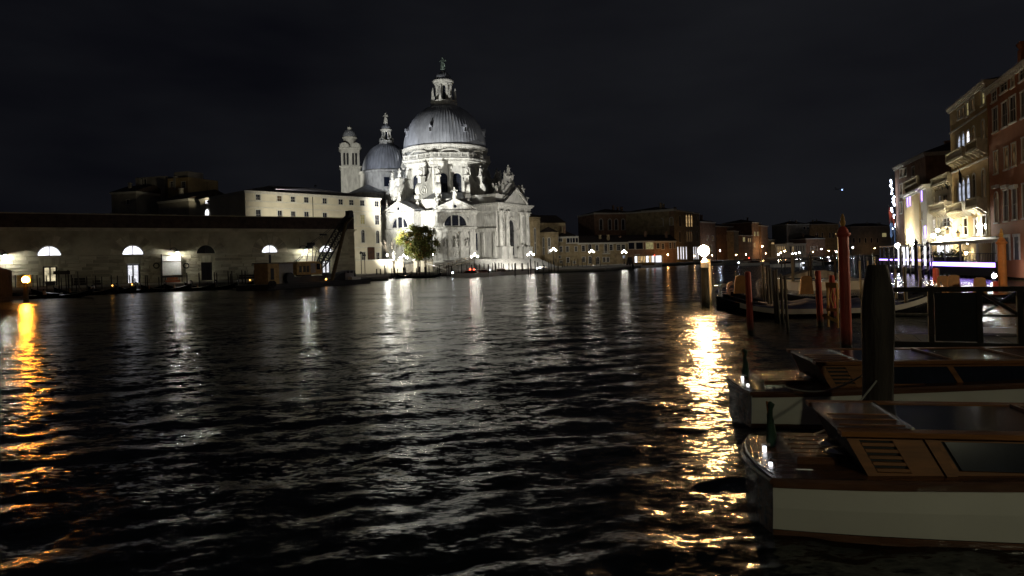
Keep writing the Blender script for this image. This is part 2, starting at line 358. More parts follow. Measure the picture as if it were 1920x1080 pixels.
def statue_mesh(wing=False, seed=0):
    rd = random.Random(seed); mb = MB(); n = 10
    prof = [(.0,.19,.17),(.02,.20,.18),(.25,.16,.145),(.42,.135,.12),(.50,.14,.115),(.60,.15,.11),(.70,.17,.11),(.78,.155,.095),(.82,.06,.06)]
    vs = []; sway = rd.uniform(-.05,.05)
    for j, (z, a, b) in enumerate(prof):
        ox = sway*math.sin(z*5)
        for i in range(n):
            t = 2*PI*i/n; f = 1 + (.13*math.sin(t*5+j*.7) if z < .5 else 0)
            vs.append((ox+a*f*math.cos(t), b*f*math.sin(t), z))
    m = len(prof); mb.add(vs, [(j*n+i, j*n+(i+1)%n, (j+1)*n+(i+1)%n, (j+1)*n+i) for j in range(m-1) for i in range(n)]+[tuple(range(n))[::-1]])
    mb.ball((sway*.6, -.015, .905), .075, 8, 6, 1.25)
    ra = rd.uniform(.5, 1.25)
    mb.path([(.15,0,.74),(.24,-.06,.60),(.20+.1*rd.random(),-.20,.58+.1*ra)], [.05,.045,.03], 6)
    mb.path([(-.15,0,.74),(-.25,-.04,.62),(-.16,-.17,.52+.25*rd.random())], [.05,.045,.03], 6)
    mb.path([(-.12,.03,.70),(.02,-.12,.55),(.14,-.10,.34),(.16,.0,.08)], [.04,.06,.06,.03], 6)
    if wing:
        for s in (-1, 1):
            mb.add([(s*.05,.09,.78),(s*.20,.16,.98),(s*.40,.20,.92),(s*.38,.19,.66),(s*.20,.14,.42),(s*.06,.10,.5),
                    (s*.05,.13,.78),(s*.20,.20,.98),(s*.40,.24,.92),(s*.38,.23,.66),(s*.20,.18,.42),(s*.06,.14,.5)],
                   [(0,1,2,3,4,5),(11,10,9,8,7,6)]+[(i,(i+1)%6,6+(i+1)%6,6+i) for i in range(6)])
    mb.bx(-.2,.2,-.18,.18,-.09,0)
    return mb
STAT = [statue_mesh(False, s).mesh('statue', S2, True) for s in range(4)] + [statue_mesh(True, 9).mesh('statue', S2, True)]
ANGEL = STAT[4]
def put_statue(parent, p, h, rz=0.0, k=None):
    me = STAT[random.randrange(4)] if k is None else STAT[k]
    return obj('statue', me, None, parent, p, rz, scale=h)
def fdir(k, r, t=0.0):
    a = k*PI/4; return (math.sin(a)*r + math.cos(a)*t, -math.cos(a)*r + math.sin(a)*t)
random.seed(5)
ZB = 4.0
# --- lower octagon (ambulatory), its mouldings and attic
amb = MB(); oct_band(amb, [(18.3, 1.2), (18.3, 12.6), (18.3, 17.6)]); obj('ambulatory_wall', amb, ST, CH)
mb = MB(); oct_band(mb, [(18.5,12.6),(19.0,12.9),(19.0,13.2),(18.4,13.4)]); obj('lower_cornice', mb, S2, CH)
mb = MB(); oct_band(mb, [(18.5,17.0),(18.6,17.4),(19.3,17.9),(19.3,18.3),(18.2,18.6)]); obj('upper_cornice', mb, S2, CH)
mb = MB(); oct_band(mb, [(16.9,18.4),(16.9,21.2),(17.2,21.4),(17.2,21.8),(16.6,21.9)]); obj('attic_wall', mb, ST, CH)
mb = MB(); oct_band(mb, [(17.0,21.7),(12.2,24.0),(12.0,24.2)]); obj('ambulatory_roof', mb, LD, CH)
def amb_pil(): return MB().box((0,0,8.3),(.75,.5,8.4)).box((0,0,12.05),(.95,.7,.9)).box((0,0,4.6),(.95,.7,1.4)).box((0,0,15.2),(.7,.4,3.4)).mesh('pilaster', S2)
for k in range(-3, 3):
    for s in (-1, 1):
        for t in (5.85, 7.25):
            obj('pilaster', cached('ambpil', amb_pil), None, CH, (*fdir(k, 18.35, s*t), 0), k*PI/4)
        obj('attic_panel', cached('atpan', lambda: MB().box((0,0,20.0),(2.6,.2,1.5)).mesh('attic_panel', S2)), None, CH, (*fdir(k, 16.92, s*4.4), 0), k*PI/4)
def side_window_mesh(): return pane(arch_pts(0, 6.6, 1.35, 5.0), 0).mesh('window', M['dark_glass'])
for k in (-2, -1, 0):
    for s in (-1, 1):
        x, y = fdir(k, 18.42, s*6.55 + (0 if s > 0 else 0)); w = obj('window', cached('ambwin', side_window_mesh), None, CH, (x, y, 0), k*PI/4)
# --- chapel fronts
def chapel(k):
    hw, yf = 5.3, -21.8; holes = [(0, 13.75, 6.3, 3.15, True), (0, 7.6, 1.7, 3.9, True), (-3.05, 7.9, 1.2, 2.6, True), (3.05, 7.9, 1.2, 2.6, True)]
    mb = MB(); wall_holes(mb, -hw, hw, 1.2, 17.6, holes, yf, .55, 16)
    mb.add([(-hw,yf,1.2),(-hw,-17,1.2),(-hw,-17,17.6),(-hw,yf,17.6),(hw,yf,1.2),(hw,-17,1.2),(hw,-17,17.6),(hw,yf,17.6)], [(0,3,2,1),(4,5,6,7),(2,3,7,6)])
    for c, a, w, h, r in holes[1:]:
        mb.add([(x, yf+.55, z) for x, z in arch_pts(c, a, w, h, 16)], [tuple(range(19))])
    obj('chapel_wall', mb, ST, CH, rz=k*PI/4)
    win = obj('window', pane(arch_pts(0, 13.75, 6.3, 3.15, 16), yf+.5), M['dark_glass'], CH, rz=k*PI/4)
    fr = MB()
    for x in (-1.05, 1.05): fr.bx(x-.16, x+.16, yf+.15, yf+.48, 13.75, 13.75+math.sqrt(3.15**2-x*x)-.03)
    obj('mullion', fr, ST, win)
    g = MB()
    for x in (-2.5,-2.0,-1.5,-.5,0,.5,1.5,2.0,2.5): g.bx(x-.02,x+.02,yf+.42,yf+.47,13.76,13.75+math.sqrt(max(3.1**2-x*x,.1))-.05)
    for z in (14.4, 15.1, 15.8, 16.4):
        q = math.sqrt(3.1**2-(z-13.75)**2); g.bx(-q, q, yf+.41, yf+.46, z-.02, z+.02)
    obj('glazing_bar', g, M['iron'], win)
    ar = MB()                                          # archivolt round the thermal window, niche frames
    for c, a, w, h, r in holes:
        t = .42 if w > 3 else .2
        pin = [(p[0], p[1]) for p in arch_pts(c, a, w, h, 16)][1:]+[(c-w/2, a)]
        pou = [(p[0], p[1]) for p in arch_pts(c, a, w+2*t, h+t, 16)][1:]+[(c-w/2-t, a)]
        m = len(pin); vs = [(x,yf-.13,z) for x,z in pin]+[(x,yf-.13,z) for x,z in pou]+[(x,yf+.02,z) for x,z in pin]+[(x,yf+.02,z) for x,z in pou]
        ar.add(vs, [f for i in range(m-1) for f in ((i,i+1,m+i+1,m+i)[::-1],(i,i+1,2*m+i+1,2*m+i),(m+i,m+i+1,3*m+i+1,3*m+i)[::-1])])
    obj('window_surround', ar, S2, CH, rz=k*PI/4, kind='stuff')
    for cz, pr in ((12.7, 'lower_entablature'), (17.5, 'upper_entablature')):
        e = MB()
        for z0, z1, o in ((-.75,-.35,.18),(-.35,.1,.3),(.1,.4,.55),(.4,.62,.75)): e.bx(-hw-o, hw+o, yf-o, -17.5, cz+z0, cz+z1)
        for i in range(27): e.bx(-hw-.1+i*.4, -hw+.12+i*.4, yf-.62, yf-.3, cz-.1, cz+.1)
        obj(pr, e, S2, CH, rz=k*PI/4)
    def chap_pil():
        pil = MB(); x = 0
        pil.bx(x-.5, x+.5, yf-.32, yf+.1, 6.6, 10.6); pil.bx(x-.62, x+.62, yf-.45, yf+.1, 4.6, 6.2); pil.bx(x-.55,x+.55,yf-.38,yf+.1,6.2,6.6)
        for q in range(3): pil.bx(x-.52-.08*q, x+.52+.08*q, yf-.36-.1*q, yf+.1, 10.6+.45*q, 11.05+.45*q)
        return pil.mesh('pilaster', S2)
    for x in (-4.55, -1.75, 1.75, 4.55): obj('pilaster', cached('chpil', chap_pil), None, CH, (*fdir(k, 0, x), 0), k*PI/4)
    for x in (-4.5, 4.5): obj('upper_pilaster', cached('chpil2', lambda: MB().bx(-.55, .55, yf-.2, yf+.1, 13.35, 16.7).mesh('upper_pilaster', S2)), None, CH, (*fdir(k, 0, x), 0), k*PI/4)
    pd = MB(); zt, zb = 20.9, 18.12
    pd.prism([(-5.9,zb),(5.9,zb),(0,zt)], yf-.2, -16.2)
    for s in (-1, 1):
        pd.prism([(s*6.2,zb),(s*6.2,zb+.45),(0,zt+.5),(0,zt)][::s], yf-.75, yf-.2)
    obj('pediment', pd, S2, CH, rz=k*PI/4, kind='stuff')
    rf = MB(); rf.prism([(-6.3,zb+.35),(0,zt+.4),(6.3,zb+.35),(6.3,zb+.5),(0,zt+.62),(-6.3,zb+.5)][::-1], yf-.2, -12.5); obj('chapel_roof', rf, LD, CH, rz=k*PI/4)
    oc = MB(); oc.lathe([(.75,-.1),(.75,.12),(.45,.12),(.42,-.02)], 20); oc.v = [(x, yf-.22-z, 19.2+y) for x, y, z in oc.v]
    o_ = obj('oculus', oc, S2, CH, rz=k*PI/4)
    og = MB().lathe([(.43,0),(.0001,0)], 16); og.v = [(x, yf-.24, 19.2+y) for x, y, z in og.v]; obj('pane', og, M['dark_glass'], o_)
    for x, z, sc_ in ((-3.6,16.2,1),(3.6,16.2,1),(0,5.7,1.5)):
        r_ = MB().lathe([(.55*sc_,0),(.5*sc_,.15),(.3*sc_,.1),(.2*sc_,.2),(.001,.22)], 14); r_.v = [(x+a, yf-c, z+b) for a, b, c in r_.v]
        obj('carved_roundel', r_, S2, CH, rz=k*PI/4)
    for x in (-3.05, 0, 3.05): obj('niche_sill', MB().bx(x-.75, x+.75, yf-.1, yf+.05, 6.6, 7.3), S2, CH, rz=k*PI/4)
    for x, h, z in ((0, 2.9, 7.9), (-3.05, 1.9, 8.1), (3.05, 1.9, 8.1)):
        px, py = fdir(k, -(yf+.05), x); put_statue(CH, (px, py, z), h, k*PI/4)
    px, py = fdir(k, -yf-.1, 0); put_statue(CH, (px, py, zt+.85), 3.0, k*PI/4)
    pe = MB().bx(-.5,.5,-21.3-.55,-21.3+.3,zt+.1,zt+.6); obj('statue_pedestal', pe, S2, CH, rz=k*PI/4)
    px, py = fdir(k, 21.0, -5.6); put_statue(CH, (px, py, 19.3), 2.6, k*PI/4)
for k in (-2, -1, 0, 2): chapel(k)
# --- main portal front on the right
def portal(k):
    hw, yf = 8.3, -24.6; zt = 18.6
    mb = MB(); holes = [(0, ZB, 4.3, 11.6, True), (-5.4, 12.4, 1.8, 4.0, True), (5.4, 12.4, 1.8, 4.0, True), (-5.4, 7.6, 1.8, 4.0, True), (5.4, 7.6, 1.8, 4.0, True)]
    wall_holes(mb, -hw, hw, 1.2, zt, holes, yf, 1.1, 16)
    mb.add([(-hw,yf,1.2),(-hw,-17,1.2),(-hw,-17,zt),(-hw,yf,zt),(hw,yf,1.2),(hw,-17,1.2),(hw,-17,zt),(hw,yf,zt)], [(0,3,2,1),(4,5,6,7),(2,3,7,6)])
    for c, a, w, h, r in holes[1:]: mb.add([(x, yf+1.0, z) for x, z in arch_pts(c, a, w, h, 16)], [tuple(range(19))])
    obj('portal_wall', mb, ST, CH, rz=k*PI/4)
    d = obj('portal_door', pane(arch_pts(0, ZB, 4.3, 11.6, 16), yf+1.0), M['door_dark'], CH, rz=k*PI/4)
    g = MB(); g.bx(-2.1,2.1,yf+.8,yf+.98,12.0,12.35); g.bx(-.08,.08,yf+.85,yf+.98,ZB,12)
    for z in (5.4,7.4,9.4,10.9):
        for x in (-1.1,1.1): g.bx(x-.7,x+.7,yf+.9,yf+.99,z-.6,z+.6)
    for a in range(1, 8):
        t = PI*a/8; g.tube((0,yf+.92,13.5),(2.05*math.cos(t),yf+.92,13.5+2.05*math.sin(t)),.05,.05,5)
    obj('door_panel', g, M['iron'], d, kind='stuff')
    ar = MB()
    for w0, w1, yo in ((4.3, 5.0, -.1), (5.0, 5.9, -.3)):
        n = 18; vs = []
        for w in (w0, w1):
            for i in range(n+1): vs.append((w/2*math.cos(PI*i/n), yf+yo, 13.45+w/2*math.sin(PI*i/n)))
        vs2 = [(x, yf+.05, z) for x, y, z in vs]
        m = n+1; ar.add(vs+vs2, [f for i in range(n) for f in ((i,i+1,m+i+1,m+i)[::-1],(i,i+1,2*m+i+1,2*m+i),(m+i,m+i+1,3*m+i+1,3*m+i)[::-1])])
    for s in (-1, 1):
        ar.bx(s*2.65-.5, s*2.65+.5, yf-.25, yf+.1, ZB, 12.0); ar.bx(s*2.65-.65, s*2.65+.65, yf-.4, yf+.1, 12.0, 12.6); ar.bx(s*2.65-.6,s*2.65+.6,yf-.35,yf+.1,10.9,12.0)
    obj('door_surround', ar, S2, CH, rz=k*PI/4)
    for x in (-7.2, -3.75, 3.75, 7.2):
        p = MB().lathe([(.8,7.4),(.82,7.7),(.66,7.95),(.64,8.2),(.66,12),(.56,16.1),(.62,16.2),(.6,16.4),(.95,17.5),(.7,17.55)], 18, (x, yf-.75, 0))
        p.bx(x-.95,x+.95,yf-1.7,yf+.1,17.5,17.8)
        for q in range(8):
            t = q*PI/4; p.ball((x+.82*math.cos(t), yf-.75+.82*math.sin(t), 17.0), .2, 6, 4)
        cl = obj('giant_column', p, S2, CH, rz=k*PI/4)
        b = MB().bx(x-1.0,x+1.0,yf-1.75,yf+.1,ZB+.9,7.2).bx(x-1.15,x+1.15,yf-1.9,yf+.1,ZB,ZB+.9).bx(x-1.12,x+1.12,yf-1.87,yf+.1,7.2,7.5)
        obj('column_pedestal', b, ST, cl)
    for s in (-1, 1): obj('string_course', MB().bx(s*5.45-1.9, s*5.45+1.9, yf-.35, yf+.05, 11.75, 12.05), S2, CH, rz=k*PI/4)
    e = MB()
    for z0, z1, o in ((17.8,18.5,.9),(18.5,19.3,1.0),(19.3,19.6,1.45),(19.6,20.0,1.8)): e.bx(-hw-o+.4, hw+o-.4, yf-o, -16.8, z0, z1)
    for i in range(44): e.bx(-hw-.6+i*.41, -hw-.36+i*.41, yf-1.42, yf-1.0, 19.1, 19.32)
    obj('portal_entablature', e, S2, CH, rz=k*PI/4)
    at = MB(); at.bx(-hw-.3,hw+.3,yf-.2,-16.5,20.0,22.2); at.bx(-hw-.6,hw+.6,yf-.5,-16.2,22.2,22.6)
    obj('portal_attic', at, ST, CH, rz=k*PI/4)
    pd = MB(); zb, zt2 = 20.02, 24.2
    pd.prism([(-5.4,zb),(5.4,zb),(0,zt2)], yf-1.5, yf-.2)
    for s in (-1, 1):
        pd.prism([(s*5.9,zb),(s*5.9,zb+.55),(0,zt2+.65),(0,zt2)][::s], yf-2.0, yf-1.5)
        for i in range(9): pd.box((s*(.4+i*.58), yf-1.75, zt2-.05-i*.44), (.22,.4,.22))
    obj('portal_pediment', pd, S2, CH, rz=k*PI/4)
    stp = MB()                                           # stepped crest carrying the top group
    for i in range(6): stp.bx(-4.8+i*.72, 4.8-i*.72, yf+.2, yf+2.4, 22.6+i*.62, 23.22+i*.62)
    stp.lathe([(1.3,26.3),(.9,26.8),(.9,27.9),(1.4,28.2),(1.4,28.5)], 14, (0, yf+1.3, 0))
    obj('crest_pedestal', stp, ST, CH, rz=k*PI/4)
    for x, z, h, kk in ((-6.6,22.8,2.9,4),(-3.4,23.6,2.8,4),(0,28.7,2.9,1),(-2.0,27.2,2.5,0),(2.0,27.0,2.5,3),(3.9,23.3,2.6,2),(5.3,22.8,3.2,0),(7.4,22.8,3.4,4)):
        px, py = fdir(k, -yf-1.0, x); put_statue(CH, (px, py, z+.25), h, k*PI/4, kk)
    for x in (-2.0, 2.0): obj('statue_pedestal', MB().bx(x-.5,x+.5,yf+.5,yf+1.6,25.5,27.25), S2, CH, rz=k*PI/4)
    for x in (-6.6,5.3,7.4): obj('statue_pedestal', MB().bx(x-.55,x+.55,yf+.4,yf+1.5,22.62,22.95), S2, CH, rz=k*PI/4)
    for x, z, h in ((-5.4,12.6,3.0),(5.4,12.6,3.0),(-5.4,7.8,3.0),(5.4,7.8,3.0)):
        px, py = fdir(k, -yf-.35, x); put_statue(CH, (px, py, z), h, k*PI/4)
    sd = MB()                                            # left return of the portal block with its panel
    sd.bx(-hw-.06,-hw+.01,-23.6,-20.2,13.2,17.0); sd.bx(-hw-.14,-hw,-23.2,-20.6,13.6,16.6)
    for y in (-23.9,-19.9): sd.bx(-hw-.3,-hw+.05,y-.45,y+.45,4.4,11.5)
    sd.bx(-hw-.6,-hw,-24.9,-17.5,11.9,12.9)
    obj('return_panel', sd, S2, CH, rz=k*PI/4)
portal(1)
# --- volutes round the drum
def volute_mesh():
    mb = MB(); cx, cz, r = 16.6, 24.6, 2.15
    out = [(12.0,21.9),(18.6,21.9),(18.6,22.5),(17.7,22.7)]
    out += [(cx+r*math.cos(t), cz+r*math.sin(t)) for t in np.linspace(-.95, 1.05, 12)]
    out += [(17.5,26.6),(17.5,28.3),(15.7,28.3),(15.7,26.9),(14.9,27.2),(14.0,28.2),(13.3,29.6),(12.9,31.4),(12.0,31.8)]
    mb.add([(-.62, -x, z) for x, z in out]+[(.62, -x, z) for x, z in out],
           [tuple(range(len(out))), tuple(range(len(out), 2*len(out)))[::-1]]+[((i+1)%len(out), i, len(out)+i, len(out)+(i+1)%len(out)) for i in range(len(out))])
    for s in (-1, 1):
        pts = []
        for i in range(46):
            t = i/45; rr = r*(1-.9*t)*.96; a = 1.2-t*4.6*PI*1.0
            pts.append((s*.64, -(cx+rr*math.cos(a)), cz+rr*math.sin(a)))
        mb.path(pts, .15, 5)
        mb.path([(s*.64,-15.7,26.9),(s*.64,-14.9,27.2),(s*.64,-14.0,28.2),(s*.64,-13.3,29.6),(s*.64,-12.9,31.4)], .14, 5)
    mb.bx(-.85,.85,-17.7,-15.5,28.3,28.7); mb.bx(-.8,.8,-18.9,-18.1,21.9,22.9)
    return mb.mesh('volute_buttress', S2)
VM = volute_mesh()
for k in (-3,-2,-1,0,1,2,3):
    for s in (-1, 1):
        x, y = fdir(k, 0, s*4.2); v = obj('volute_buttress', VM, None, CH, (x, y, 0), k*PI/4)
        px, py = fdir(k, 16.6, s*4.2); put_statue(CH, (px, py, 28.95), 2.9, k*PI/4)
        if abs(k) < 3:
            px, py = fdir(k, 18.5, s*4.2); put_statue(CH, (px, py, 19.0), 2.7, k*PI/4)
# --- drum with paired arched windows
for k in range(8):
    mb = MB(); holes = [(-2.1, 23.3, 2.6, 6.7, True), (2.1, 23.3, 2.6, 6.7, True)]
    wall_holes(mb, -4.97, 4.97, 22.0, 33.2, holes, -12.0, .6, 14)
    obj('drum_wall', mb, ST, CH, rz=k*PI/4)
    for c in (-2.1, 2.1):
        w = obj('window', cached('drumwin', lambda: pane(arch_pts(0, 23.3, 2.6, 6.7, 14), 0).mesh('window', M['dark_glass'])), None, CH, (*fdir(k, 11.45, c), 0), k*PI/4)
        def wb():
            g = MB()
            for x in (-.65, 0, .65): g.bx(x-.04,x+.04,-.08,-.02,23.3,29.2)
            for z in (24.5,25.8,27.1,28.4): g.bx(-1.25,1.25,-.07,-.01,z-.035,z+.035)
            return g.mesh('glazing_bar', M['iron'])
        obj('glazing_bar', cached('drumbar', wb), None, w)
def drum_pil(): return MB().box((0,0,27.0),(.75,.6,8.4)).box((0,0,31.8),(1.0,.85,1.2)).box((0,0,22.7),(1.0,.8,1.0)).mesh('drum_pilaster', S2)
for k in range(8):
    for t in (-4.75, 0, 4.75): obj('drum_pilaster', cached('drumpil', drum_pil), None, CH, (*fdir(k, 12.05, t), 0), k*PI/4)
    for s in (-1, 1):
        dp = MB()
        pin = arch_pts(s*2.1, 23.3, 2.6, 6.7, 14)[2:]; pou = arch_pts(s*2.1, 23.3, 3.2, 7.0, 14)[2:]; m = len(pin)
        vs = [(*fdir(k, 12.16, x), z) for x, z in pin]+[(*fdir(k, 12.16, x), z) for x, z in pou]+[(*fdir(k, 11.98, x), z) for x, z in pou]
        dp.add(vs, [f for i in range(m-1) for f in ((i,i+1,m+i+1,m+i),(m+i,m+i+1,2*m+i+1,2*m+i))])
        obj('archivolt', dp, S2, CH)
mb = MB(); oct_band(mb, [(12.2,32.2),(12.4,32.9),(12.6,33.0),(12.7,33.6),(13.5,33.9),(13.7,34.3),(12.4,34.5)])
for k in range(8):
    for i in range(-9, 10): x, y = fdir(k, 12.95, i*.56); mb.box((x, y, 33.55), (.24,.8,.4), k*PI/4)
obj('drum_cornice', mb, S2, CH)
bl = MB()
for k in range(8):
    for i in range(-19, 20):
        x, y = fdir(k, 13.0, i*.265)
        if abs(i) % 13 > 1: bl.tube((x,y,34.9),(x,y,35.6),.09,.07,5)
    for z0, z1, d in ((34.45,34.85,.5),(35.6,35.95,.45)):
        x, y = fdir(k, 13.0); bl.box((x, y, (z0+z1)/2), (10.9,d,z1-z0), k*PI/4)
    for i in (-5.3,-3.4,0,3.4,5.3): x, y = fdir(k, 13.0, i*.98); bl.box((x, y, 35.2), (.55,.62,1.6), k*PI/4)
obj('balustrade', bl, S2, CH, kind='stuff')
mb = MB().lathe([(12.0,33.5),(12.3,36.6),(12.35,37.4),(12.9,37.6),(13.4,38.0),(13.5,38.5),(13.0,38.7),(12.9,38.9)], 96); obj('dome_ring', mb, ST, CH, smooth=False)
de = MB()
for i in range(120):
    t = 2*PI*i/120; de.box((12.95*math.cos(t), 12.95*math.sin(t), 37.55), (.5,.28,.35), t)
obj('dentil_band', de, S2, CH, kind='stuff')
mb = MB()                                           # undulating pediments over the ring
for k in range(8):
    pts = []
    for i in range(21):
        t = -4.6+9.2*i/20; x, y = fdir(k, 13.0-.0*abs(t), t); rr = math.hypot(x, y); x *= 12.75/rr*1.03; y *= 12.75/rr*1.03
        pts.append((x, y, 35.9+1.15*math.cos(t/4.6*PI/2)**1.5))
    mb.path(pts, .22, 5)
obj('swag_moulding', mb, S2, CH)
# --- main dome, sheet lead with raised seams
def dome_mesh(Rr, zb, hh, rtop, nseam, seam=.075):
    mb = MB(); n = nseam*4; lev = 26; vs = []
    for j in range(lev+1):
        a = j/lev*math.acos(rtop/Rr); rr = Rr*math.cos(a); z = zb+hh*math.sin(a)
        for i in range(n):
            t = 2*PI*i/n; e = seam if i % 4 == 0 else 0.0; e += .03*math.sin(i*12.9+j*.35)
            vs.append(((rr+e*math.cos(a))*math.cos(t), (rr+e*math.cos(a))*math.sin(t), z+e*math.sin(a)))
    fs = [(j*n+i, j*n+(i+1)%n, (j+1)*n+(i+1)%n, (j+1)*n+i) for j in range(lev) for i in range(n)]
    return mb.add(vs, fs)
obj('main_dome', dome_mesh(12.85, 38.7, 14.3, 4.0, 76), LD, CH)
for a, el in ((-1.35,.30),(-.5,.30),(.35,.30),(1.2,.3)):
    z = 38.7+14.3*math.sin(el)-.6; r_ = 12.85*math.cos(el)
    d = MB().bx(-.45,.45,-r_-.55,-r_+1.2,z,z+1.5).prism([(-.6,z+1.5),(.6,z+1.5),(0,z+2.4)], -r_-.7, -r_+1.6)
    dm = obj('dormer', d, LD, CH, rz=a+.05)
    obj('pane', MB().add([(-.28,-r_-.57,z+.15),(.28,-r_-.57,z+.15),(.28,-r_-.57,z+1.4),(-.28,-r_-.57,z+1.4)], [(0,1,2,3)]), M['black'], dm)
# --- lantern
def lantern(parent, s, cx, cy, z0, smooth_top=True, obel=True, top_stat=True, kk=1):
    f = lambda pr: [(r*s, z0+z*s) for r, z in pr]
    obj('lantern_base', MB().lathe(f([(4.3,0),(4.3,.5),(4.05,.7),(4.05,1.7),(4.25,1.9),(4.25,2.2),(3.2,2.3)]), 32, (cx,cy,0)), ST, parent)
    c = MB()
    c.lathe(f([(1.6,2.2),(1.6,7.6)]), 8, (cx,cy,0), rot=PI/8)
    for i in range(8):
        t = PI/8+i*PI/4; x, y = cx+2.35*s*math.cos(t), cy+2.35*s*math.sin(t)
        b = MB(); b.lathe(f([(.42,2.2),(.36,2.6),(.34,6.4),(.45,6.8),(.5,7.3)]), 10, (x,y,0))
        b.box((x-.35*s*math.cos(t), y-.35*s*math.sin(t), z0+4.7*s), (.7*s,.45*s,5.2*s), t)
        obj('lantern_column', b, S2, parent)
    obj('lantern_core', c, M['dark_glass'], parent)
    obj('lantern_cornice', MB().lathe(f([(2.6,7.2),(2.75,7.6),(2.9,7.7),(2.9,8.1),(3.35,8.4),(3.35,8.8),(2.7,9.0)]), 24, (cx,cy,0)), S2, parent)
    obj('lantern_cupola', MB().add([(v[0]*s+cx, v[1]*s+cy, v[2]*s+z0) for v in dome_mesh(2.65, 8.9, 2.75, .45, 20, .08).v], dome_mesh(2.65, 8.9, 2.75, .45, 20, .08).f), LD, parent)
    obj('lantern_finial', MB().lathe(f([(.7,11.5),(.85,11.8),(.5,12.1),(.5,12.5),(.7,12.6)]), 12, (cx,cy,0)), LD, parent)
    if obel:
        for i in range(8):
            ob = MB(); t = i*PI/4+PI/8; x, y = cx+3.75*s*math.cos(t), cy+3.75*s*math.sin(t)
            ob.box((x,y,z0+2.9*s), (.75*s,.75*s,1.5*s), t); ob.lathe(f([(.40,3.6),(.14,6.0),(.2,6.1),(.001,6.4)]), 6, (x,y,0))
            obj('obelisk', ob, S2, parent)
    else:
        for i in range(8):
            ob = MB(); t = i*PI/4+PI/8; x, y = math.cos(t), math.sin(t)
            ob.path([(cx+x*s*4.0,cy+y*s*4.0,z0+2.3*s),(cx+x*s*3.9,cy+y*s*3.9,z0+3.2*s),(cx+x*s*3.2,cy+y*s*3.2,z0+3.7*s),(cx+x*s*2.6,cy+y*s*2.6,z0+5.0*s)], .35*s, 6)
            obj('scroll', ob, S2, parent)
lantern(CH, 1.0, 0, 0, 51.6)
sm = statue_mesh(False, 21).mesh('statue', M['bronze'], True)
obj('statue', sm, None, CH, (0,0,64.4), -.2, scale=3.7, label='green bronze figure on the tip of the main lantern')
# --- presbytery with the second dome and its round apse
px_, py_ = fdir(-3, 25.0)
pz = MB(); pz.lathe([(8.9,17.0),(8.9,33.0),(9.3,33.3),(9.4,33.9),(8.8,34.2)], 48, (px_,py_,0)); obj('presbytery_drum', pz, ST, CH)
dm2 = dome_mesh(8.15, 34.2, 9.6, 2.3, 48, .07); dm2.v = [(x+px_, y+py_, z) for x, y, z in dm2.v]; obj('second_dome', dm2, LD, CH)
lantern(CH, .58, px_, py_, 43.3, obel=False)
obj('statue', STAT[3], None, CH, (px_,py_,50.8), -.5, scale=3.4, label='white figure on the tip of the smaller lantern')
wq = MB().bx(-.85,.85,-9.05,-8.6,28.4,31.4)
obj('window', wq, M['dark_glass'], CH, (px_,py_,0), -.05)
pb = MB().box((px_*.75,py_*.75,14.0), (17.0,24.0,27.0), -3*PI/4); obj('presbytery_block', pb, ST, CH)
ax_, ay_ = px_+fdir(-1, 9.2)[0], py_+fdir(-1, 9.2)[1]
obj('side_apse', MB().lathe([(6.6,1.2),(6.6,25.2),(6.9,25.5),(7.0,26.0),(6.7,26.1)], 40, (ax_,ay_,0)), ST, CH)
obj('apse_roof', MB().lathe([(7.0,26.1),(.4,29.2)], 40, (ax_,ay_,0)), LD, CH)
a2x, a2y = px_+fdir(-5, 9.2)[0], py_+fdir(-5, 9.2)[1]
obj('side_apse', MB().lathe([(6.6,1.2),(6.6,25.2),(6.9,25.5),(7.0,26.0),(.4,29.2)], 32, (a2x,a2y,0)), ST, CH)

# --- bell tower
cw = W(657.5, 330, 246.0); BT = thing('bell_tower', 'slender pale bell tower left of the smaller dome', 'bell tower', (cw[0], cw[1], 0), R(14))
zt = lambda v: zz(657, v, 246.0)
z_c, z_b, z_p = zt(315), zt(283), zt(271)
obj('shaft', MB().bx(-3.3,3.3,-3.3,3.3,1.0,z_c-.6).bx(-3.4,-2.6,-3.42,-3.3,8,z_c-1).bx(2.6,3.4,-3.42,-3.3,8,z_c-1), ST, BT)
for z0, z1, o in ((z_c-.6,z_c-.2,3.6),(z_c-.2,z_c+.2,3.9),(z_b-.1,z_b+.3,3.6),(z_b+.3,z_b+.6,3.9)): obj('cornice', MB().bx(-o,o,-o,o,z0,z1), S2, BT)
for k in range(4):
    hs = [(-1.55+i*1.03+(.25 if i > 1 else -.25)+.0, z_c+.7, .72, 4.3, True) for i in range(4)]
    hs = [(-2.05,z_c+.7,.72,4.3,True),(-.95,z_c+.7,.72,4.3,True),(.95,z_c+.7,.72,4.3,True),(2.05,z_c+.7,.72,4.3,True)]
    mb = MB(); wall_holes(mb, -3.2, 3.2, z_c+.2, z_b-.1, hs, -3.2, .5, 8); obj('belfry_wall', mb, ST, BT, rz=k*PI/2)
    for h in hs: obj('belfry_opening', pane(arch_pts(*h[:4], 8), -2.75), M['black'], BT, rz=k*PI/2)
    for s in (-1, 1):
        arc = [(s*1.9+1.75*math.cos(t), z_b+.6+1.75*math.sin(t)*1.05) for t in np.linspace(0, PI, 12)]
        obj('segmental_pediment', MB().prism(arc, -3.6, -2.6), S2, BT, rz=k*PI/2)
obj('upper_drum', MB().lathe([(2.6,z_b+.6),(2.2,z_p),(2.2,zt(261)),(2.7,zt(259)),(2.7,zt(258)),(2.2,zt(257))], 24), ST, BT)
obj('cupola', dome_mesh(2.3, zt(257), 2.7, .5, 20, .07), LD, BT)
obj('finial', MB().lathe([(.6,zt(246)),(.75,zt(244)),(.75,zt(240)),(.9,zt(239.5)),(.3,zt(238)),(.001,zt(236))], 12), S2, BT)
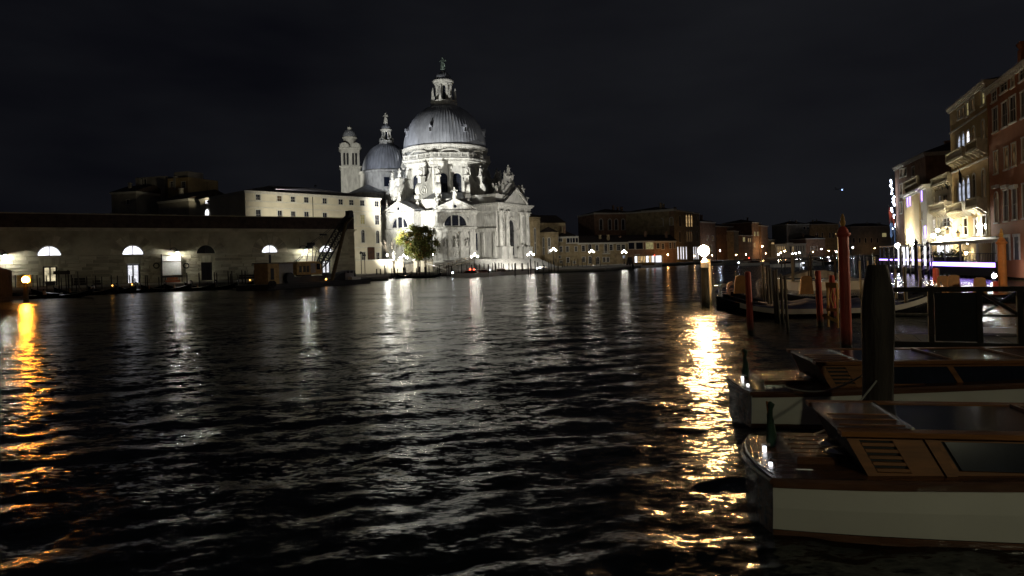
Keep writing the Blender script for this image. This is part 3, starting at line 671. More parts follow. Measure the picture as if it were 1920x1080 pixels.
obj('cross', MB().bx(-.05,.05,-.05,.05,zt(236)-.1,zt(228)).bx(-.5,.5,-.05,.05,zt(232),zt(231.3)), M['iron'], BT)
# ---------------------------------------------------------------- floodlights of the basilica (fixtures with their own spot)
def floodlight(p, target, watts, cone, label, c=(1.0,.95,.80), blend=.5, mast=.75):
    t = thing('floodlight', label, 'floodlight', p, 0, 'floodlights aimed at the basilica')
    d = (Vector(target)-Vector(p)-Vector((0,0,mast))).normalized(); q = d.to_track_quat('-Z', 'Y')
    hb = MB().lathe([(.30,-.02),(.34,.0),(.34,-.06),(.18,.38),(.16,.42)], 14)
    h = obj('housing', hb, M['iron'], t, (0,0,mast)); h.rotation_euler = q.to_euler()
    obj('stand', MB().bx(-.25,.25,-.2,.2,0,.06).tube((-.0,0,.06),(0,0,mast-.1),.05 if mast < 1 else .09), M['iron'], t)
    ld = bpy.data.lights.new('spot', 'SPOT'); ld.energy = watts; ld.spot_size = R(cone); ld.spot_blend = blend
    ld.color = c; ld.shadow_soft_size = .25
    lo = bpy.data.objects.new('spot', ld); col.objects.link(lo); lo.parent = t
    lo.location = Vector((0,0,mast)) + d*.5; lo.rotation_euler = q.to_euler()
    return t
cx, cy = CH.location.x, CH.location.y
floodlight((-36.0, 163.0, 1.0), (cx-1, cy-6, 33), 205000, 54, 'strong floodlight on a tall mast at the quay, aimed up at the drum and dome', (1.0,.985,.93), .8, 5.2)
floodlight((-35.2, 163.2, 1.0), (cx+1, cy-14, 11), 30000, 62, 'floodlight on a tall mast aimed at the lower chapel fronts', (1.0,.98,.89), .6, 4.6)
floodlight((-60.0, 172.0, 22.2), (cx-12, cy+4, 36), 105000, 36, 'floodlight on the seminary roof aimed at the two domes', (.90,.93,1.0), .5)
floodlight((8.0, 172.0, 1.0), (cx+18, cy-14, 12), 36000, 75, 'floodlight on the quay before the main portal', (1.0,.95,.86), .6)
floodlight((-57.0, 200.0, 26.0), (BT.location.x, BT.location.y, 38), 42000, 50, 'floodlight on the seminary ridge aimed at the bell tower', (1.0,.97,.86), .5)
floodlight((-76.2, 172.3, 19.5), (-104, 205, 33), 4500, 40, 'floodlight on the seminary end wall spilling on the flats', (1.0,.90,.62), .7)
floodlight((-46.0, 152.0, 1.0), (-50, 176, 16), 16000, 110, 'floodlight in the yard behind the warehouse aimed at the cream front', (1.0,.95,.78), .8, 10.0)  # added to lift the dim left part of the cream front
# ---------------------------------------------------------------- buildings along the canal
class Facade:
    "a vertical front from p0 (left) to p1 (right) seen from the water; local x along it, -y towards the water"
    def __init__(s, p0, p1):
        s.p0 = Vector(p0[:2]); s.p1 = Vector(p1[:2]); s.d = (s.p1-s.p0).normalized(); s.L = (s.p1-s.p0).length
        s.rz = math.atan2(s.d.y, s.d.x)
    def sz(s, u, v):
        x, z = ray(u, v); den = x*s.d.y - s.d.x; t = (s.p0.x*s.d.y - s.p0.y*s.d.x)/den
        p = Vector((x*t, t)); return (p-s.p0).dot(s.d), CAM_H+z*t
    def win(s, u, v0, v1, w):
        "pixel box -> (centre, sill height, width, height) on the front"
        vm = (v0+v1)/2; a = s.sz(u-w/2, vm)[0]; b = s.sz(u+w/2, vm)[0]; z1 = s.sz(u, v0)[1]; z0 = s.sz(u, v1)[1]
        return ((a+b)/2, z0, b-a, z1-z0)
def fac_uv(u0, D0, u1, D1, v=490): return Facade(W(u0, v, D0), W(u1, v, D1))
def add_window(root, c, z, w, h, arch, pm, trim='white_trim', fm='lead_came', bars=(1, 2), y=.22, surround=.16, sill=True, yo=0.0):
    w = round(w, 1) or .1; h = round(h, 1)
    def pm_():
        pts = arch_pts(0, 0, w, h, 10) if arch else [(-w/2,0),(w/2,0),(w/2,h),(-w/2,h)]
        return pane(pts, y).mesh('window', M[pm])
    o = obj('window', cached(('pane', w, h, arch, pm), pm_), None, root, (c, yo, z))
    def fr_():
        g = MB(); t = .06
        for i in range(bars[0]):
            x = -w/2+w*(i+1)/(bars[0]+1); g.bx(x-t/2, x+t/2, y-.08, y-.01, 0, h-(.04 if not arch else .0)-.001)
        for j in range(bars[1]):
            zb = (h-(w/2 if arch else 0))*(j+1)/(bars[1]+(0 if arch else 1)); g.bx(-w/2, w/2, y-.07, y-.012, zb-t/2, zb+t/2)
        for s in (-1, 1): g.bx(s*(w/2-.04)-.04, s*(w/2-.04)+.04, y-.09, y-.005, 0, h-(w/2 if arch else 0))
        return g.mesh('frame', M[fm])
    if bars[0]+bars[1] > 0: obj('frame', cached(('frm', w, h, arch, bars, fm), fr_), None, o)
    def su_():
        g = MB(); t = surround
        if arch:
            pin = arch_pts(0,0,w,h,10)[1:]+[(-w/2,0)]; pou = arch_pts(0,0,w+2*t,h+t,10)[1:]+[(-w/2-t,0)]; m = len(pin)
            g.add([(x,-.07,zq) for x,zq in pin]+[(x,-.07,zq) for x,zq in pou]+[(x,.01,zq) for x,zq in pou],
                  [f for i in range(m-1) for f in ((i,i+1,m+i+1,m+i)[::-1],(m+i,m+i+1,2*m+i+1,2*m+i)[::-1])])
        else:
            for s in (-1, 1): g.bx(s*(w/2+t/2)-t/2, s*(w/2+t/2)+t/2, -.07, .01, 0, h)
            g.bx(-w/2-t*1.3, w/2+t*1.3, -.10, .01, h, h+t)
        if sill: g.bx(-w/2-t*1.4, w/2+t*1.4, -.16, .01, -.16, -.002)
        return g.mesh('surround', M[trim])
    if surround: obj('surround', cached(('sur', w, h, arch, surround, trim, sill), su_), None, o)
    return o
def building(name, label, cat, F, depth, z0, z1, wall, wins, group=None, roof='hip', roofm='roof', rise=2.2, cornice=.35, trim='white_trim', surround=.16, hdep=.24, bands=(), dent=False, bars=(1,2)):
    root = thing(name, label, cat, (F.p0.x, F.p0.y, 0), F.rz, group); L = F.L; hs = []
    for w in wins:
        u, v0, v1, wp, pm = w[:5]; arch = len(w) > 5 and w[5]
        c, z, ww, hh = F.win(u, v0, v1, wp); ww = max(round(ww, 1), .3); hh = round(hh, 1)
        if not (0 < c-ww/2 and c+ww/2 < L and z > z0 and z+hh < z1): continue
        hs.append((c, z, ww, hh, bool(arch), pm))
    mb = MB(); wall_holes(mb, 0, L, z0, z1, [h[:5] for h in hs], 0.0, hdep, 8)
    mb.add([(0,0,z0),(0,depth,z0),(0,depth,z1),(0,0,z1),(L,0,z0),(L,depth,z0),(L,depth,z1),(L,0,z1)], [(0,3,2,1),(4,5,6,7),(1,2,6,5)] + ([(3,7,6,2)] if roof == 'flat' else []))
    obj('wall', mb, M[wall], root)
    for h in hs: add_window(root, h[0], h[1], h[2], h[3], h[4], h[5], trim=trim, surround=surround, bars=bars, y=hdep-.03)
    e = .35
    if cornice:
        obj('frieze', MB().bx(-.12, L+.12, -.18, depth+.1, z1-.55, z1-.25), M[trim], root); obj('cornice', MB().bx(-.3, L+.3, -cornice, depth+.2, z1-.25, z1+.06), M[trim], root)
        if dent:
            cb = MB()
            for i in range(int(L/.6)): cb.bx(.1+i*.6, .38+i*.6, -cornice+.05, -.185, z1-.5, z1-.26)
            obj('dentil_band', cb, M[trim], root, kind='stuff')
    for z in bands: obj('string_course', MB().bx(-.05, L+.05, -.12, .02, z-.1, z+.1), M[trim], root)
    zt = z1+.07; k = min(depth, L)/2
    if roof == 'hip':
        r = MB().add([(-e,-e-.1,zt),(L+e,-e-.1,zt),(L+e,depth+e,zt),(-e,depth+e,zt),(k,depth/2,zt+rise),(max(L-k,k+.01),depth/2,zt+rise)],
                     [(0,1,5,4),(1,2,5),(2,3,4,5),(3,0,4),(0,3,2,1)]); obj('roof', r, M[roofm], root)
    elif roof == 'gable':
        r = MB().add([(-e,-e-.1,zt),(L+e,-e-.1,zt),(L+e,depth+e,zt),(-e,depth+e,zt),(-e,depth/2,zt+rise),(L+e,depth/2,zt+rise)],
                     [(0,1,5,4),(1,2,5),(2,3,4,5),(3,0,4),(0,3,2,1)]); obj('roof', r, M[roofm], root)
    if group and roof in ('hip','gable') and L > 6:
        rc = random.Random(int(L*100)+int(z1*10))
        for q in range(1+int(L/14)): chimney(root, rc.uniform(.15,.85)*L, rc.uniform(.15,.4)*depth, z1+rise*.5, rc.uniform(1.6,2.8), wall, rc.uniform(.7,1.1))
        xa, ya = rc.uniform(.2,.8)*L, depth*.5; obj('aerial', MB().tube((xa,ya,z1+.5),(xa,ya,z1+rise+2.6),.035,None,4).tube((xa-.7,ya,z1+rise+2.3),(xa+.7,ya,z1+rise+2.3),.025,None,4).tube((xa-.5,ya,z1+rise+1.9),(xa+.5,ya,z1+rise+1.9),.025,None,4), M['iron'], root)
    return root
def chimney(root, x, y, z, h=2.0, m='brick_red', w=.8):
    mb = MB().bx(x-w/2,x+w/2,y-w/2,y+w/2,z-1.0,z+h-.7); mb.lathe([(w*.5,h-.7),(w*.85,h-.1),(w*.85,h)], 4, (x,y,z), rot=PI/4); return obj('chimney', mb, M[m], root)

# ---- the banks
A0 = W(0, 515, 105.4); A1 = W(665, 498, 138.2); FD = Facade(A0, A1)
dv = FD.d; nv = Vector((dv.y, -dv.x))                        # along and towards the water
def off(p, a, n): return (p[0]+dv.x*a+nv.x*n, p[1]+dv.y*a+nv.y*n)
bank = MB()
e0 = off(A0, -60, 3.2); e1 = off(A1, 6, 3.2)
qpts = [e0, e1, (-38, 158), (-30, 166), (24, 176), (46, 232), (92, 300), (150, 420), (40, 430), (-160, 300), (-220, 120)]
bank.slab(qpts, -2.0, 1.0)
struct('quay', bank, M['quay'])
edge = MB()
for i in range(7):
    a, b = Vector(qpts[i]), Vector(qpts[i+1]); d = (b-a); L = d.length; n_ = max(1, int(L/3.0)); rz = math.atan2(d.y, d.x)
    if i >= 6: continue
    for j in range(n_):
        p = a+d*((j+.5)/n_); edge.box((p.x, p.y, .98), (L/n_-.03, .7, .32), rz)
struct('quay_edge', edge, M['white_trim'])
# the far end of the canal and the right bank
fb = MB(); fb.slab([(120,470),(320,470),(330,560),(118,560)], -2, 1.0)
struct('far_quay', fb, M['quay'])

# ---- customs warehouse: long low stone front at the left
DG = thing('warehouse', 'long low stone warehouse with lit half-moon windows along the left bank', 'warehouse', off(A0, -22, 0)+(0,), FD.rz)
SO = 22.0; DL = FD.L+SO; ze = FD.sz(330, 430)[1]; z0d = 1.0
lun = [(92,457,480,47,'win_white'),(249,456,478,42,'win_white'),(386,455,476,35,'black'),(506,455,474,31,'win_white'),(612,456,473,27,'win_white')]
doors = [(94,499,535,27,'win_hall'),(250,495,535,25,'win_white'),(388,492,531,21,'door_dark'),(612,488,519,17,'win_white')]
hs = []
for u, v0, v1, w, m in lun:
    c, z, ww, hh = FD.win(u, v0, v1, w); hs.append((c+SO, z, ww, ww/2, True, m, 'l'))
for u, v0, v1, w, m in doors:
    c, z, ww, hh = FD.win(u, v0, v1, w); hs.append((c+SO, z0d+.25, ww, z+hh-z0d-.25, False, m, 'd'))
mb = MB(); wall_holes(mb, 0, DL, z0d-.5, ze, [h[:5] for h in hs], 0, .45, 14)
mb.add([(0,0,.5),(0,16,.5),(0,16,ze),(0,0,ze),(DL,0,.5),(DL,16,.5),(DL,16,ze),(DL,0,ze)], [(0,3,2,1),(4,5,6,7),(1,2,6,5)])
obj('wall', mb, M['dogana'], DG)
for i, (c, z, w, h, a, m, kd) in enumerate(hs):
    if kd == 'l':
        o = obj('window', pane(arch_pts(0,0,w,h,16), .4), M[m], DG, (c,0,z))
        g = MB().bx(-.05,.05,.28,.38,0,h-.01).bx(-w/2,w/2,.28,.38,0,.1)
        pin = arch_pts(0,0,w-.02,h-.01,16)[1:]; pou = arch_pts(0,0,w-.24,h-.12,16)[1:]; n_ = len(pin)
        g.add([(x,.3,q) for x,q in pin]+[(x,.3,q) for x,q in pou], [(j,j+1,n_+j+1,n_+j) for j in range(n_-1)])
        obj('frame', g, M['iron'], o)
        obj('sill', MB().bx(-w/2-.5,w/2+.5,-.14,.03,-.3,-.01), M['dogana_block'], DG, (c,0,z))
        for q in range(9):                              # voussoirs fanning round the half-moon
            t = PI*(q+.5)/9; r0, r1 = w/2+.03, w/2+(1.75 if q != 4 else 2.1)
            v = MB(); dt = PI/18-.022
            v.prism([(r0*math.cos(t-dt),r0*math.sin(t-dt)),(r1*math.cos(t-dt*.92),r1*math.sin(t-dt*.92)),(r1*math.cos(t+dt*.92),r1*math.sin(t+dt*.92)),(r0*math.cos(t+dt),r0*math.sin(t+dt))], -.10-.03*(q%2), .02)
            obj('voussoir', v, M['dogana_block'], DG, (c,0,z))
    else:
        o = obj('door', pane([(-w/2,0),(w/2,0),(w/2,h),(-w/2,h)], .42), M[m], DG, (c,0,z))
        g = MB().bx(-.10,.10,.24,.40,0,h-.01)
        for s in (-1,1): g.bx(s*(w/2-.12)-.12,s*(w/2-.12)+.12,.22,.4,0,h-.01)
        g.bx(-w/2+.01,w/2-.01,.22,.4,h-.26,h-.01)
        obj('frame', g, M['iron'] if m != 'door_dark' else M['door_dark'], o)
        if m != 'door_dark':
            gr = MB()
            for q in range(1, 12): x = -w/2+w*q/12; gr.bx(x-.02,x+.02,.30,.34,0,h-.28)
            for q in range(1, 16): zq = (h-.28)*q/16; gr.bx(-w/2+.1,w/2-.1,.31,.35,zq-.02,zq+.02)
            obj('grille', gr, M['iron'], o, kind='stuff')
        if i == 5 or i == 8: obj('lower_panel', MB().bx(-w/2+.25,w/2-.25,.28,.41,0,h*.22), M['door_dark'], o)
        for q in range(5):                              # flat arch over the door
            x0 = (-2.5+q)*w*.24; f = 1.16
            v = MB().prism([(x0,h+.04),(x0+w*.24-.04,h+.04),((x0+w*.24-.04)*f,h+1.35+(.12 if q == 2 else 0)),(x0*f,h+1.35+(.12 if q == 2 else 0))], -.09, .02)
            obj('voussoir', v, M['dogana_block'], DG, (c,0,z))
# rusticated ashlar, each block its own stone
rd = random.Random(11); band = FD.sz(330, 477)[1]-.12; ncr = 8; ch = (band-1.25)/ncr
vari = []
for i in range(5):
    e = [rd.uniform(.0,.035) for _ in range(4)]
    vari.append(MB().add([(0,.02,0),(1,.02,0),(1,.02,1),(0,.02,1),(.014,-.15-e[0],.06),(.986,-.15-e[1],.06),(.986,-.15-e[2],.94),(.014,-.15-e[3],.94)],
                [(4,5,6,7),(0,1,5,4),(1,2,6,5),(2,3,7,6),(3,0,4,7)]).mesh('stone', M['dogana_block']))
nst = 0
for j in range(ncr):
    x = SO-2.5 - (.9 if j % 2 else 0); zq = 1.25+j*ch
    while x < DL-.2:
        w = rd.choice((1.5,1.9,2.3,2.6)); x2 = min(x+w, DL-.05)
        segs = [(x, x2)]
        for c, z, ww, h, a, m, kd in hs:
            if kd != 'd': continue
            lo, hi = c-ww/2-.02, c+ww/2+.02
            if zq+ch > z+h+1.5 and zq > z+h: continue
            if zq >= z+h: lo, hi = c-ww*.72, c+ww*.72
            segs = [q for s in segs for q in ((s[0], min(s[1], lo)), (max(s[0], hi), s[1])) if q[1]-q[0] > .3]
        for s in segs:
            if nst >= 300: break
            nst += 1
            obj('stone', vari[rd.randrange(5)], None, DG, (s[0]+.045, 0, zq+.045), scale=(s[1]-s[0]-.09, 1, ch-.09))
        x = x2
obj('string_course', MB().bx(0,DL+.1,-.16,.02,band+.0,band+.22), M['dogana_block'], DG)
cb = MB().add([(x,y,z) for z, o in ((ze-.35,.2),(ze-.06,.25),(ze-.05,.5),(ze+.18,.5)) for x, y in ((-.1,-o),(DL+o,-o),(DL+o,16+o),(-.1,16+o))], [(j*4+i,j*4+(i+1)%4,j*4+4+(i+1)%4,j*4+4+i) for j in range(3) for i in range(4)]+[(3,2,1,0),(12,13,14,15)]); obj('cornice', cb, M['dogana_block'], DG)
zr = FD.sz(330,407)[1]+.25                                   # parapet wall and roof seen as a dark band
obj('parapet', MB().bx(-.1,DL+.2,.35,1.0,ze+.18,zr), M['roof'], DG)
obj('coping', MB().bx(-.1,DL+.3,.2,1.2,zr,zr+.16), M['dogana'], DG)
obj('roof', MB().add([(0,1.0,ze+.2),(DL,1.0,ze+.2),(DL,16,ze+.2),(0,16,ze+.2),(0,8.5,zr-.2),(DL,8.5,zr-.2)], [(0,1,5,4),(1,2,5),(2,3,4,5),(3,0,4)]), M['roof'], DG)
cor = MB()
for q in range(13): cor.bx(DL-.9+(0 if q % 2 else -.35),DL+.07,-.08,.9,1.1+q*.62,1.1+q*.62+.58)
obj('quoin', cor, M['dogana_block'], DG, kind='stuff')
# wall lamps on brackets
def wall_lamp(u, v, label, m='globe_cool', gr='wall lamps on the warehouse'):
    s, z = FD.sz(u, v); p = off(A0, s, 0)
    t = thing('wall_lamp', label, 'lamp', (p[0], p[1], z), FD.rz, gr)
    b = MB().path([(-.9,0,.5),(-.7,-.5,.75),(-.3,-.95,.75),(0,-1.2,.42)], .05, 6)
    b.lathe([(.35,.0),(.3,.06),(.12,.12),(.1,.25)], 10, (-.9,-.08,.3)); b.path([(-.9,-.03,.3),(-.9,-.03,2.2)], .03, 5)
    obj('bracket', b, M['iron'], t)
    obj('lamp_shade', MB().lathe([(.42,-.06),(.40,.0),(.26,.26),(.06,.40)], 14, (0,-1.2,.0)), M['iron'], t)
    obj('globe', MB().ball((0,-1.2,-.06), .17, 10, 8), M[m], t, smooth=True)
    return t
wall_lamp(10, 478, 'wall lamp at the left end of the warehouse')
wall_lamp(330, 473, 'wall lamp above the pale notice board')
wall_lamp(571, 468, 'wall lamp above the crane cab')
# notice board, life rings, benches of brick colour before the warehouse
s, z = FD.sz(322, 528); p = off(A0, s, .6)
nb = thing('notice_board', 'large pale notice board under a bright wall lamp', 'notice board', (p[0],p[1],0), FD.rz)
s0, zt = FD.sz(305, 480); s1, zb = FD.sz(340, 515); hw = (s1-s0)/2
obj('board', MB().bx(-hw,hw,0,.1,zb,zt), M['white_cloth'], nb); obj('rail', MB().bx(-hw-.1,hw+.1,-.06,0,zt-1.05,zt-.93), M['wood_grey'], nb)
obj('post', MB().bx(-hw-.25,-hw-.08,-.05,.12,1.0,zt+.3), M['iron'], nb); obj('post', MB().bx(hw+.06,hw+.2,-.05,.12,1.0,zt), M['wood_grey'], nb)
obj('base_beam', MB().bx(-hw-.2,hw+.2,-.1,.15,zb-.45,zb-.1), M['wood_dark'], nb)
for u, v, lb in ((293,498,'dark life ring on the wall left of the notice board'),(349,498,'dark life ring on the wall right of the notice board')):
    s, z = FD.sz(u, v); p = off(A0, s, .12)
    rg = MB(); n1, n2 = 20, 8
    rg.add([((.42+.11*math.cos(b))*math.cos(a), .11*math.sin(b), (.42+.11*math.cos(b))*math.sin(a)) for a in np.linspace(0,2*PI,n1,endpoint=False) for b in np.linspace(0,2*PI,n2,endpoint=False)],
           [(i*n2+j, i*n2+(j+1)%n2, ((i+1)%n1)*n2+(j+1)%n2, ((i+1)%n1)*n2+j) for i in range(n1) for j in range(n2)])
    o = obj('life_ring', rg, M['rubber'], None, (p[0],p[1],z), FD.rz, smooth=True); tag(o, lb, 'life ring', 'life rings on the warehouse wall')
for i, (u0, u1, v0, v1, mm, lb) in enumerate(((303,338,520,529,'brickpanel','red stepped plank screen below the notice board'),(438,478,515,522,'wood_dark','dark plank screen right of the dark door'),
                                     (130,167,521,534,'wood_dark','dark plank screen right of the lattice lit door'),(168,195,525,534,'wood_dark','lower dark plank screen before the bare warehouse wall'),
                                     (23,68,516,539,'yellow_wood','orange lit plank screen beside the dark shed'))):
    s0, zt = FD.sz(u0, v0); s1, zb = FD.sz(u1, v1); p = off(A0, s0, 1.6)
    t = thing('plank_screen', lb, 'screen', (p[0],p[1],0), FD.rz, 'plank screens before the warehouse')
    n_ = max(2, int((zt-zb)/.32)); hh = (zt-zb)/n_
    for q in range(n_): e = .35*(n_-1-q)/n_*(1 if i == 0 else .2); obj('plank', MB().bx(.6-e*2,s1-s0-.6+e*2,-.05,.05,zb+q*hh,zb+(q+1)*hh-.04), M[mm], t)
    for x in (.4, s1-s0-.4): obj('post', MB().bx(x-.06,x+.06,.06,.16,.9,zt), M['wood_dark'], t)

# ---- seminary: long cream building behind the warehouse
S0 = W(463, 503, 162.0); S1 = W(716, 496, 190.0); FS = Facade(S0, S1)
zs = (FS.sz(463,357)[1]+FS.sz(716,373)[1])/2
wins = [(u, 365+(u-484)*.0555, 375+(u-484)*.0555, 8.5, 'win_warm_dim' if abs(u-524)<2 else 'dark_glass') for u in (484,524,549.5,574.5,609,639,659,679.5,706.5)]
wins += [(u, 393+(u-484)*.048, 410.5+(u-484)*.048, 8.6, 'win_yellow' if abs(u-680)<1 else 'dark_glass') for u in (484.5,525,550,575,609.5,660,680,707.5)]
wins += [(u, v, v+24, 7, 'dark_glass', True) for u, v in ((681,431),(708.5,432))]
wins += [(682,473,490,7,'dark_glass'),(709,473.5,490,7,'dark_glass')]
SM = building('seminary', 'long cream plaster building left of the basilica with rows of small square windows', 'building', FS, 26, 1.0, zs, 'plaster_cream', wins, dent=True, roof='hip', rise=3.2, surround=.22,
              bands=(FS.sz(500,376)[1]-.3, FS.sz(500,391)[1]+.2, FS.sz(700,425)[1], FS.sz(700,464)[1]), bars=(1,1))
obj('drainpipe', MB().tube((FS.sz(586,380)[0],-.12,9),(FS.sz(586,380)[0],-.12,zs-.6),.09), M['iron'], SM)
# shaded end wall with the two lit windows
FE = Facade(W(355, 506, 185.6), S0)
c1, z1_, w1, h1 = FE.win(388.5, 371, 381.5, 6); c2, z2_, w2, h2 = FE.win(389, 391.5, 410, 8)
for c, z, w, h, ar in ((c1,z1_,w1,h1,False),(c2,z2_,w2,h2,True)):
    o = add_window(SM, 0, 0, round(w,1), round(h,1), ar, 'win_white', surround=.2, y=-.03)
    p = FE.p0+FE.d*c; lp = (p-FS.p0); o.location = (lp.dot(FS.d), lp.dot(Vector((-FS.d.y,FS.d.x))), z); o.rotation_euler = (0,0,FE.rz-FS.rz)
    # the end wall faces left: nudge the window out of it
    o.location.x -= .05
# poster (a generic dark picture with an orange figure-like patch)
c, z, w, h = FS.win(695.5, 464, 489.5, 12)
po = thing('poster', 'dark framed poster on the cream wall beside the lower windows', 'poster', (FS.p0.x+FS.d.x*c, FS.p0.y+FS.d.y*c, z), FS.rz)
obj('picture', MB().bx(-w/2,w/2,-.2,-.08,0,h), mat('poster_print', (.035,.022,.018), .8, .5, .6, c2=(.09,.03,.012)), po)
obj('frame', MB().bx(-w/2-.1,w/2+.1,-.16,-.02,-.1,h+.1), M['wood_dark'], po)
# low brick wall before the seminary and church garden
def low_wall(u0, D0, u1, D1, v0, name, label, m='plaster_cream'):
    F = fac_uv(u0, D0, u1, D1); zt = zz(u0, v0, D0); t = thing(name, label, 'wall', (F.p0.x,F.p0.y,0), F.rz)
    n_ = 7; hh = (zt-1.0)/n_; rdw = random.Random(u0)
    for j in range(n_):
        x = -(.5 if j % 2 else 0)
        while x < F.L:
            x2 = min(x+1.6, F.L); xa = max(x, 0)
            if x2-xa > .2: obj('stone', cached(('lw', m), lambda: MB().add([(0,.02,0),(1,.02,0),(1,.02,1),(0,.02,1),(.01,-.06,.04),(.99,-.06,.04),(.99,-.06,.96),(.01,-.06,.96)],[(4,5,6,7),(0,1,5,4),(1,2,6,5),(2,3,7,6),(3,0,4,7)]).mesh('stone', M[m])), None, t, (xa+.015,0,1.0+j*hh+.01), scale=(x2-xa-.03, rdw.uniform(.5,1.2), hh-.02))
            x = x2
    obj('wall_core', MB().bx(0,F.L,.0,.5,.9,zt-.02), M[m], t); obj('coping', MB().bx(-.05,F.L+.05,-.15,.65,zt,zt+.18), M['white_trim'], t)
    return t
low_wall(667, 176, 757, 178, 489, 'garden_wall', 'pale block wall at the foot of the cream building')
low_wall(775, 178, 812, 178, 489, 'garden_wall', 'short pale block wall under the lit poster board')
gt = fac_uv(757.5, 178.3, 774.5, 178.3); GT = thing('gate', 'dark timber gate between the pale garden walls', 'gate', (gt.p0.x,gt.p0.y,0), gt.rz)
for q in range(7): obj('board', MB().bx(q*gt.L/7+.02,(q+1)*gt.L/7-.02,.1,.2,1.0,3.2), M['wood_grey'], GT)
obj('rail', MB().bx(0,gt.L,.2,.3,1.5,1.7), M['wood_dark'], GT); obj('rail', MB().bx(0,gt.L,.2,.3,2.6,2.8), M['wood_dark'], GT)
# podium and stairs of the basilica
pd_ = MB(); cxx, cyy = CH.location.x, CH.location.y
def podium(ap, z0, z1):
    m = MB(); a = [(x, y) for x, y in octo(ap)]; m.slab(a, z0, z1); turn(m, R(11.6)); m.v = [(x+cxx, y+cyy, z) for x, y, z in m.v]; return m
PDT = thing('church_steps', 'broad flight of pale stone steps round the foot of the basilica', 'steps', (cxx,cyy,0), 0)
for i in range(14):
    m = MB().slab(octo(26.6+i*.42), 1.0 if i else 1.0, ZB+.02-i*.205); turn(m, R(11.6)); obj('step', m, M['stone'], PDT)
# dark blocks behind the warehouse, left of the seminary
G_OLD = 'unlit old houses behind the warehouse'
F = fac_uv(300, 190, 357, 183); building('gabled_house', 'unlit gabled house directly left of the cream building', 'house', F, 16, 1, zz(330,376,187), 'plaster_grey', [(327,403,409,5,'win_warm'),(307,405,409,6,'win_warm'),(346,372,382,5,'dark_glass')], G_OLD, roof='gable', rise=3)
F = fac_uv(258, 215, 312, 212); b = building('tower_house', 'dim ochre block of flats rising above the warehouse roof', 'house', F, 14, 1, zz(285,332,214), 'plaster_grey', [(266,334,345,6,'black'),(270,336,350,9,'black')], G_OLD, roof='flat', cornice=0)
F2 = fac_uv(318, 210, 356, 207); b = building('tower_house', 'yellow lit upper block with two dark windows and a roof hut', 'house', F2, 12, 1, zz(338,333,208), 'plaster_ochre', [(313+9,341,350,6,'dark_glass'),(344,341,352,7,'dark_glass')], G_OLD, roof='flat', cornice=0)
obj('roof_hut', MB().bx(.5, 6.2, 2, 8, zz(330,333,208), zz(330,320,208)), M['plaster_grey'], b); chimney(b, 3.0, .2, zz(318,350,208), 3.2, 'plaster_grey')
F = fac_uv(212, 205, 258, 203); building('terrace_house', 'black unlit house at the far left of the roofline behind the warehouse', 'house', F, 14, 1, zz(235,360,204), 'plaster_grey', [(240,375,383,6,'dark_glass')], G_OLD, roof='gable', rise=2.6)

# ---- right of the church: abbey apses and houses on the far side
BO = 'brick_olive'
def apse(u0, u1, D, vt, label, wl, vr):
    a = W(u0,490,D); b = W(u1,490,D); r = (b[0]-a[0])/2; cx_, cy_ = (a[0]+b[0])/2, D+r
    t = thing('abbey_apse', label, 'church apse', (cx_,cy_,0), 0, 'brick apses beside the basilica'); zt = zz((u0+u1)/2, vt, D)
    obj('wall', MB().lathe([(r,1.0),(r,zt)], 7, rot=-PI/2+PI/7), M[BO], t)
    fz = MB().lathe([(r,zt-1.7),(r+.25,zt-1.5),(r+.25,zt-1.2),(r+.05,zt-1.15),(r+.05,zt-.3),(r+.35,zt-.2),(r+.35,zt)], 7, rot=-PI/2+PI/7)
    obj('cornice', fz, M['brick_olive'], t)
    ab = MB()
    for q in range(40):
        th = PI+PI*q/40; ab.box((r*.985*math.cos(th), r*.985*math.sin(th), zt-1.0), (.25,.22,.7), th)
    obj('corbel_table', ab, M['brick_olive'], t, kind='stuff')
    obj('roof', MB().lathe([(r+.35,zt),(.2,zz(u0,vr,D+r))], 7, rot=-PI/2+PI/7), M['roof'], t)
    for u, v0, v1, wp in wl:
        x = ray(u, v0)[0]*D - cx_; th = math.asin(max(-.97, min(.97, x/r))); y = -r*math.cos(PI/7)*1.0
        seg = round(th/(2*PI/7)) if False else 0
        w = wp*D/FPX; z0 = zz(u, v1, D); h = zz(u, v0, D)-z0
        ap = r*math.cos(PI/7); k = round((th)/(2*PI/7)-.0); a_ = k*2*PI/7; tt = (x - ap*math.sin(a_))/max(math.cos(a_), .3)
        o = obj('window', pane(arch_pts(0,z0,w,h,8), -.06), M['dark_glass'], t, (ap*math.sin(a_)+tt*math.cos(a_), -ap*math.cos(a_)+tt*math.sin(a_), 0), a_)
        g = MB(); pin = arch_pts(0,z0,w,h,8)[1:]+[(-w/2,z0)]; pou = arch_pts(0,z0,w+.5,h+.3,8)[1:]+[(-w/2-.25,z0)]; m_ = len(pin)
        g.add([(xx,-.12,q) for xx,q in pin]+[(xx,-.12,q) for xx,q in pou], [(i,i+1,m_+i+1,m_+i)[::-1] for i in range(m_-1)]); g.bx(-.05,.05,-.1,-.07,z0,z0+h-.1)
        g.bx(-w/2,w/2,-.11,-.075,z0+h*.42,z0+h*.46); obj('tracery', g, M['white_trim'], o)
    return t
apse(968, 1015, 236, 407, 'tall olive brick apse with lancet windows right beside the portal', [(990.5,428,477,4.0),(1002.5,428,477,4.0)], 398)
apse(1012, 1049, 243, 435, 'lower olive brick apse right of the taller one', [(1019.5,446,478,3.6),(1029.5,446,476,3.6)], 426)
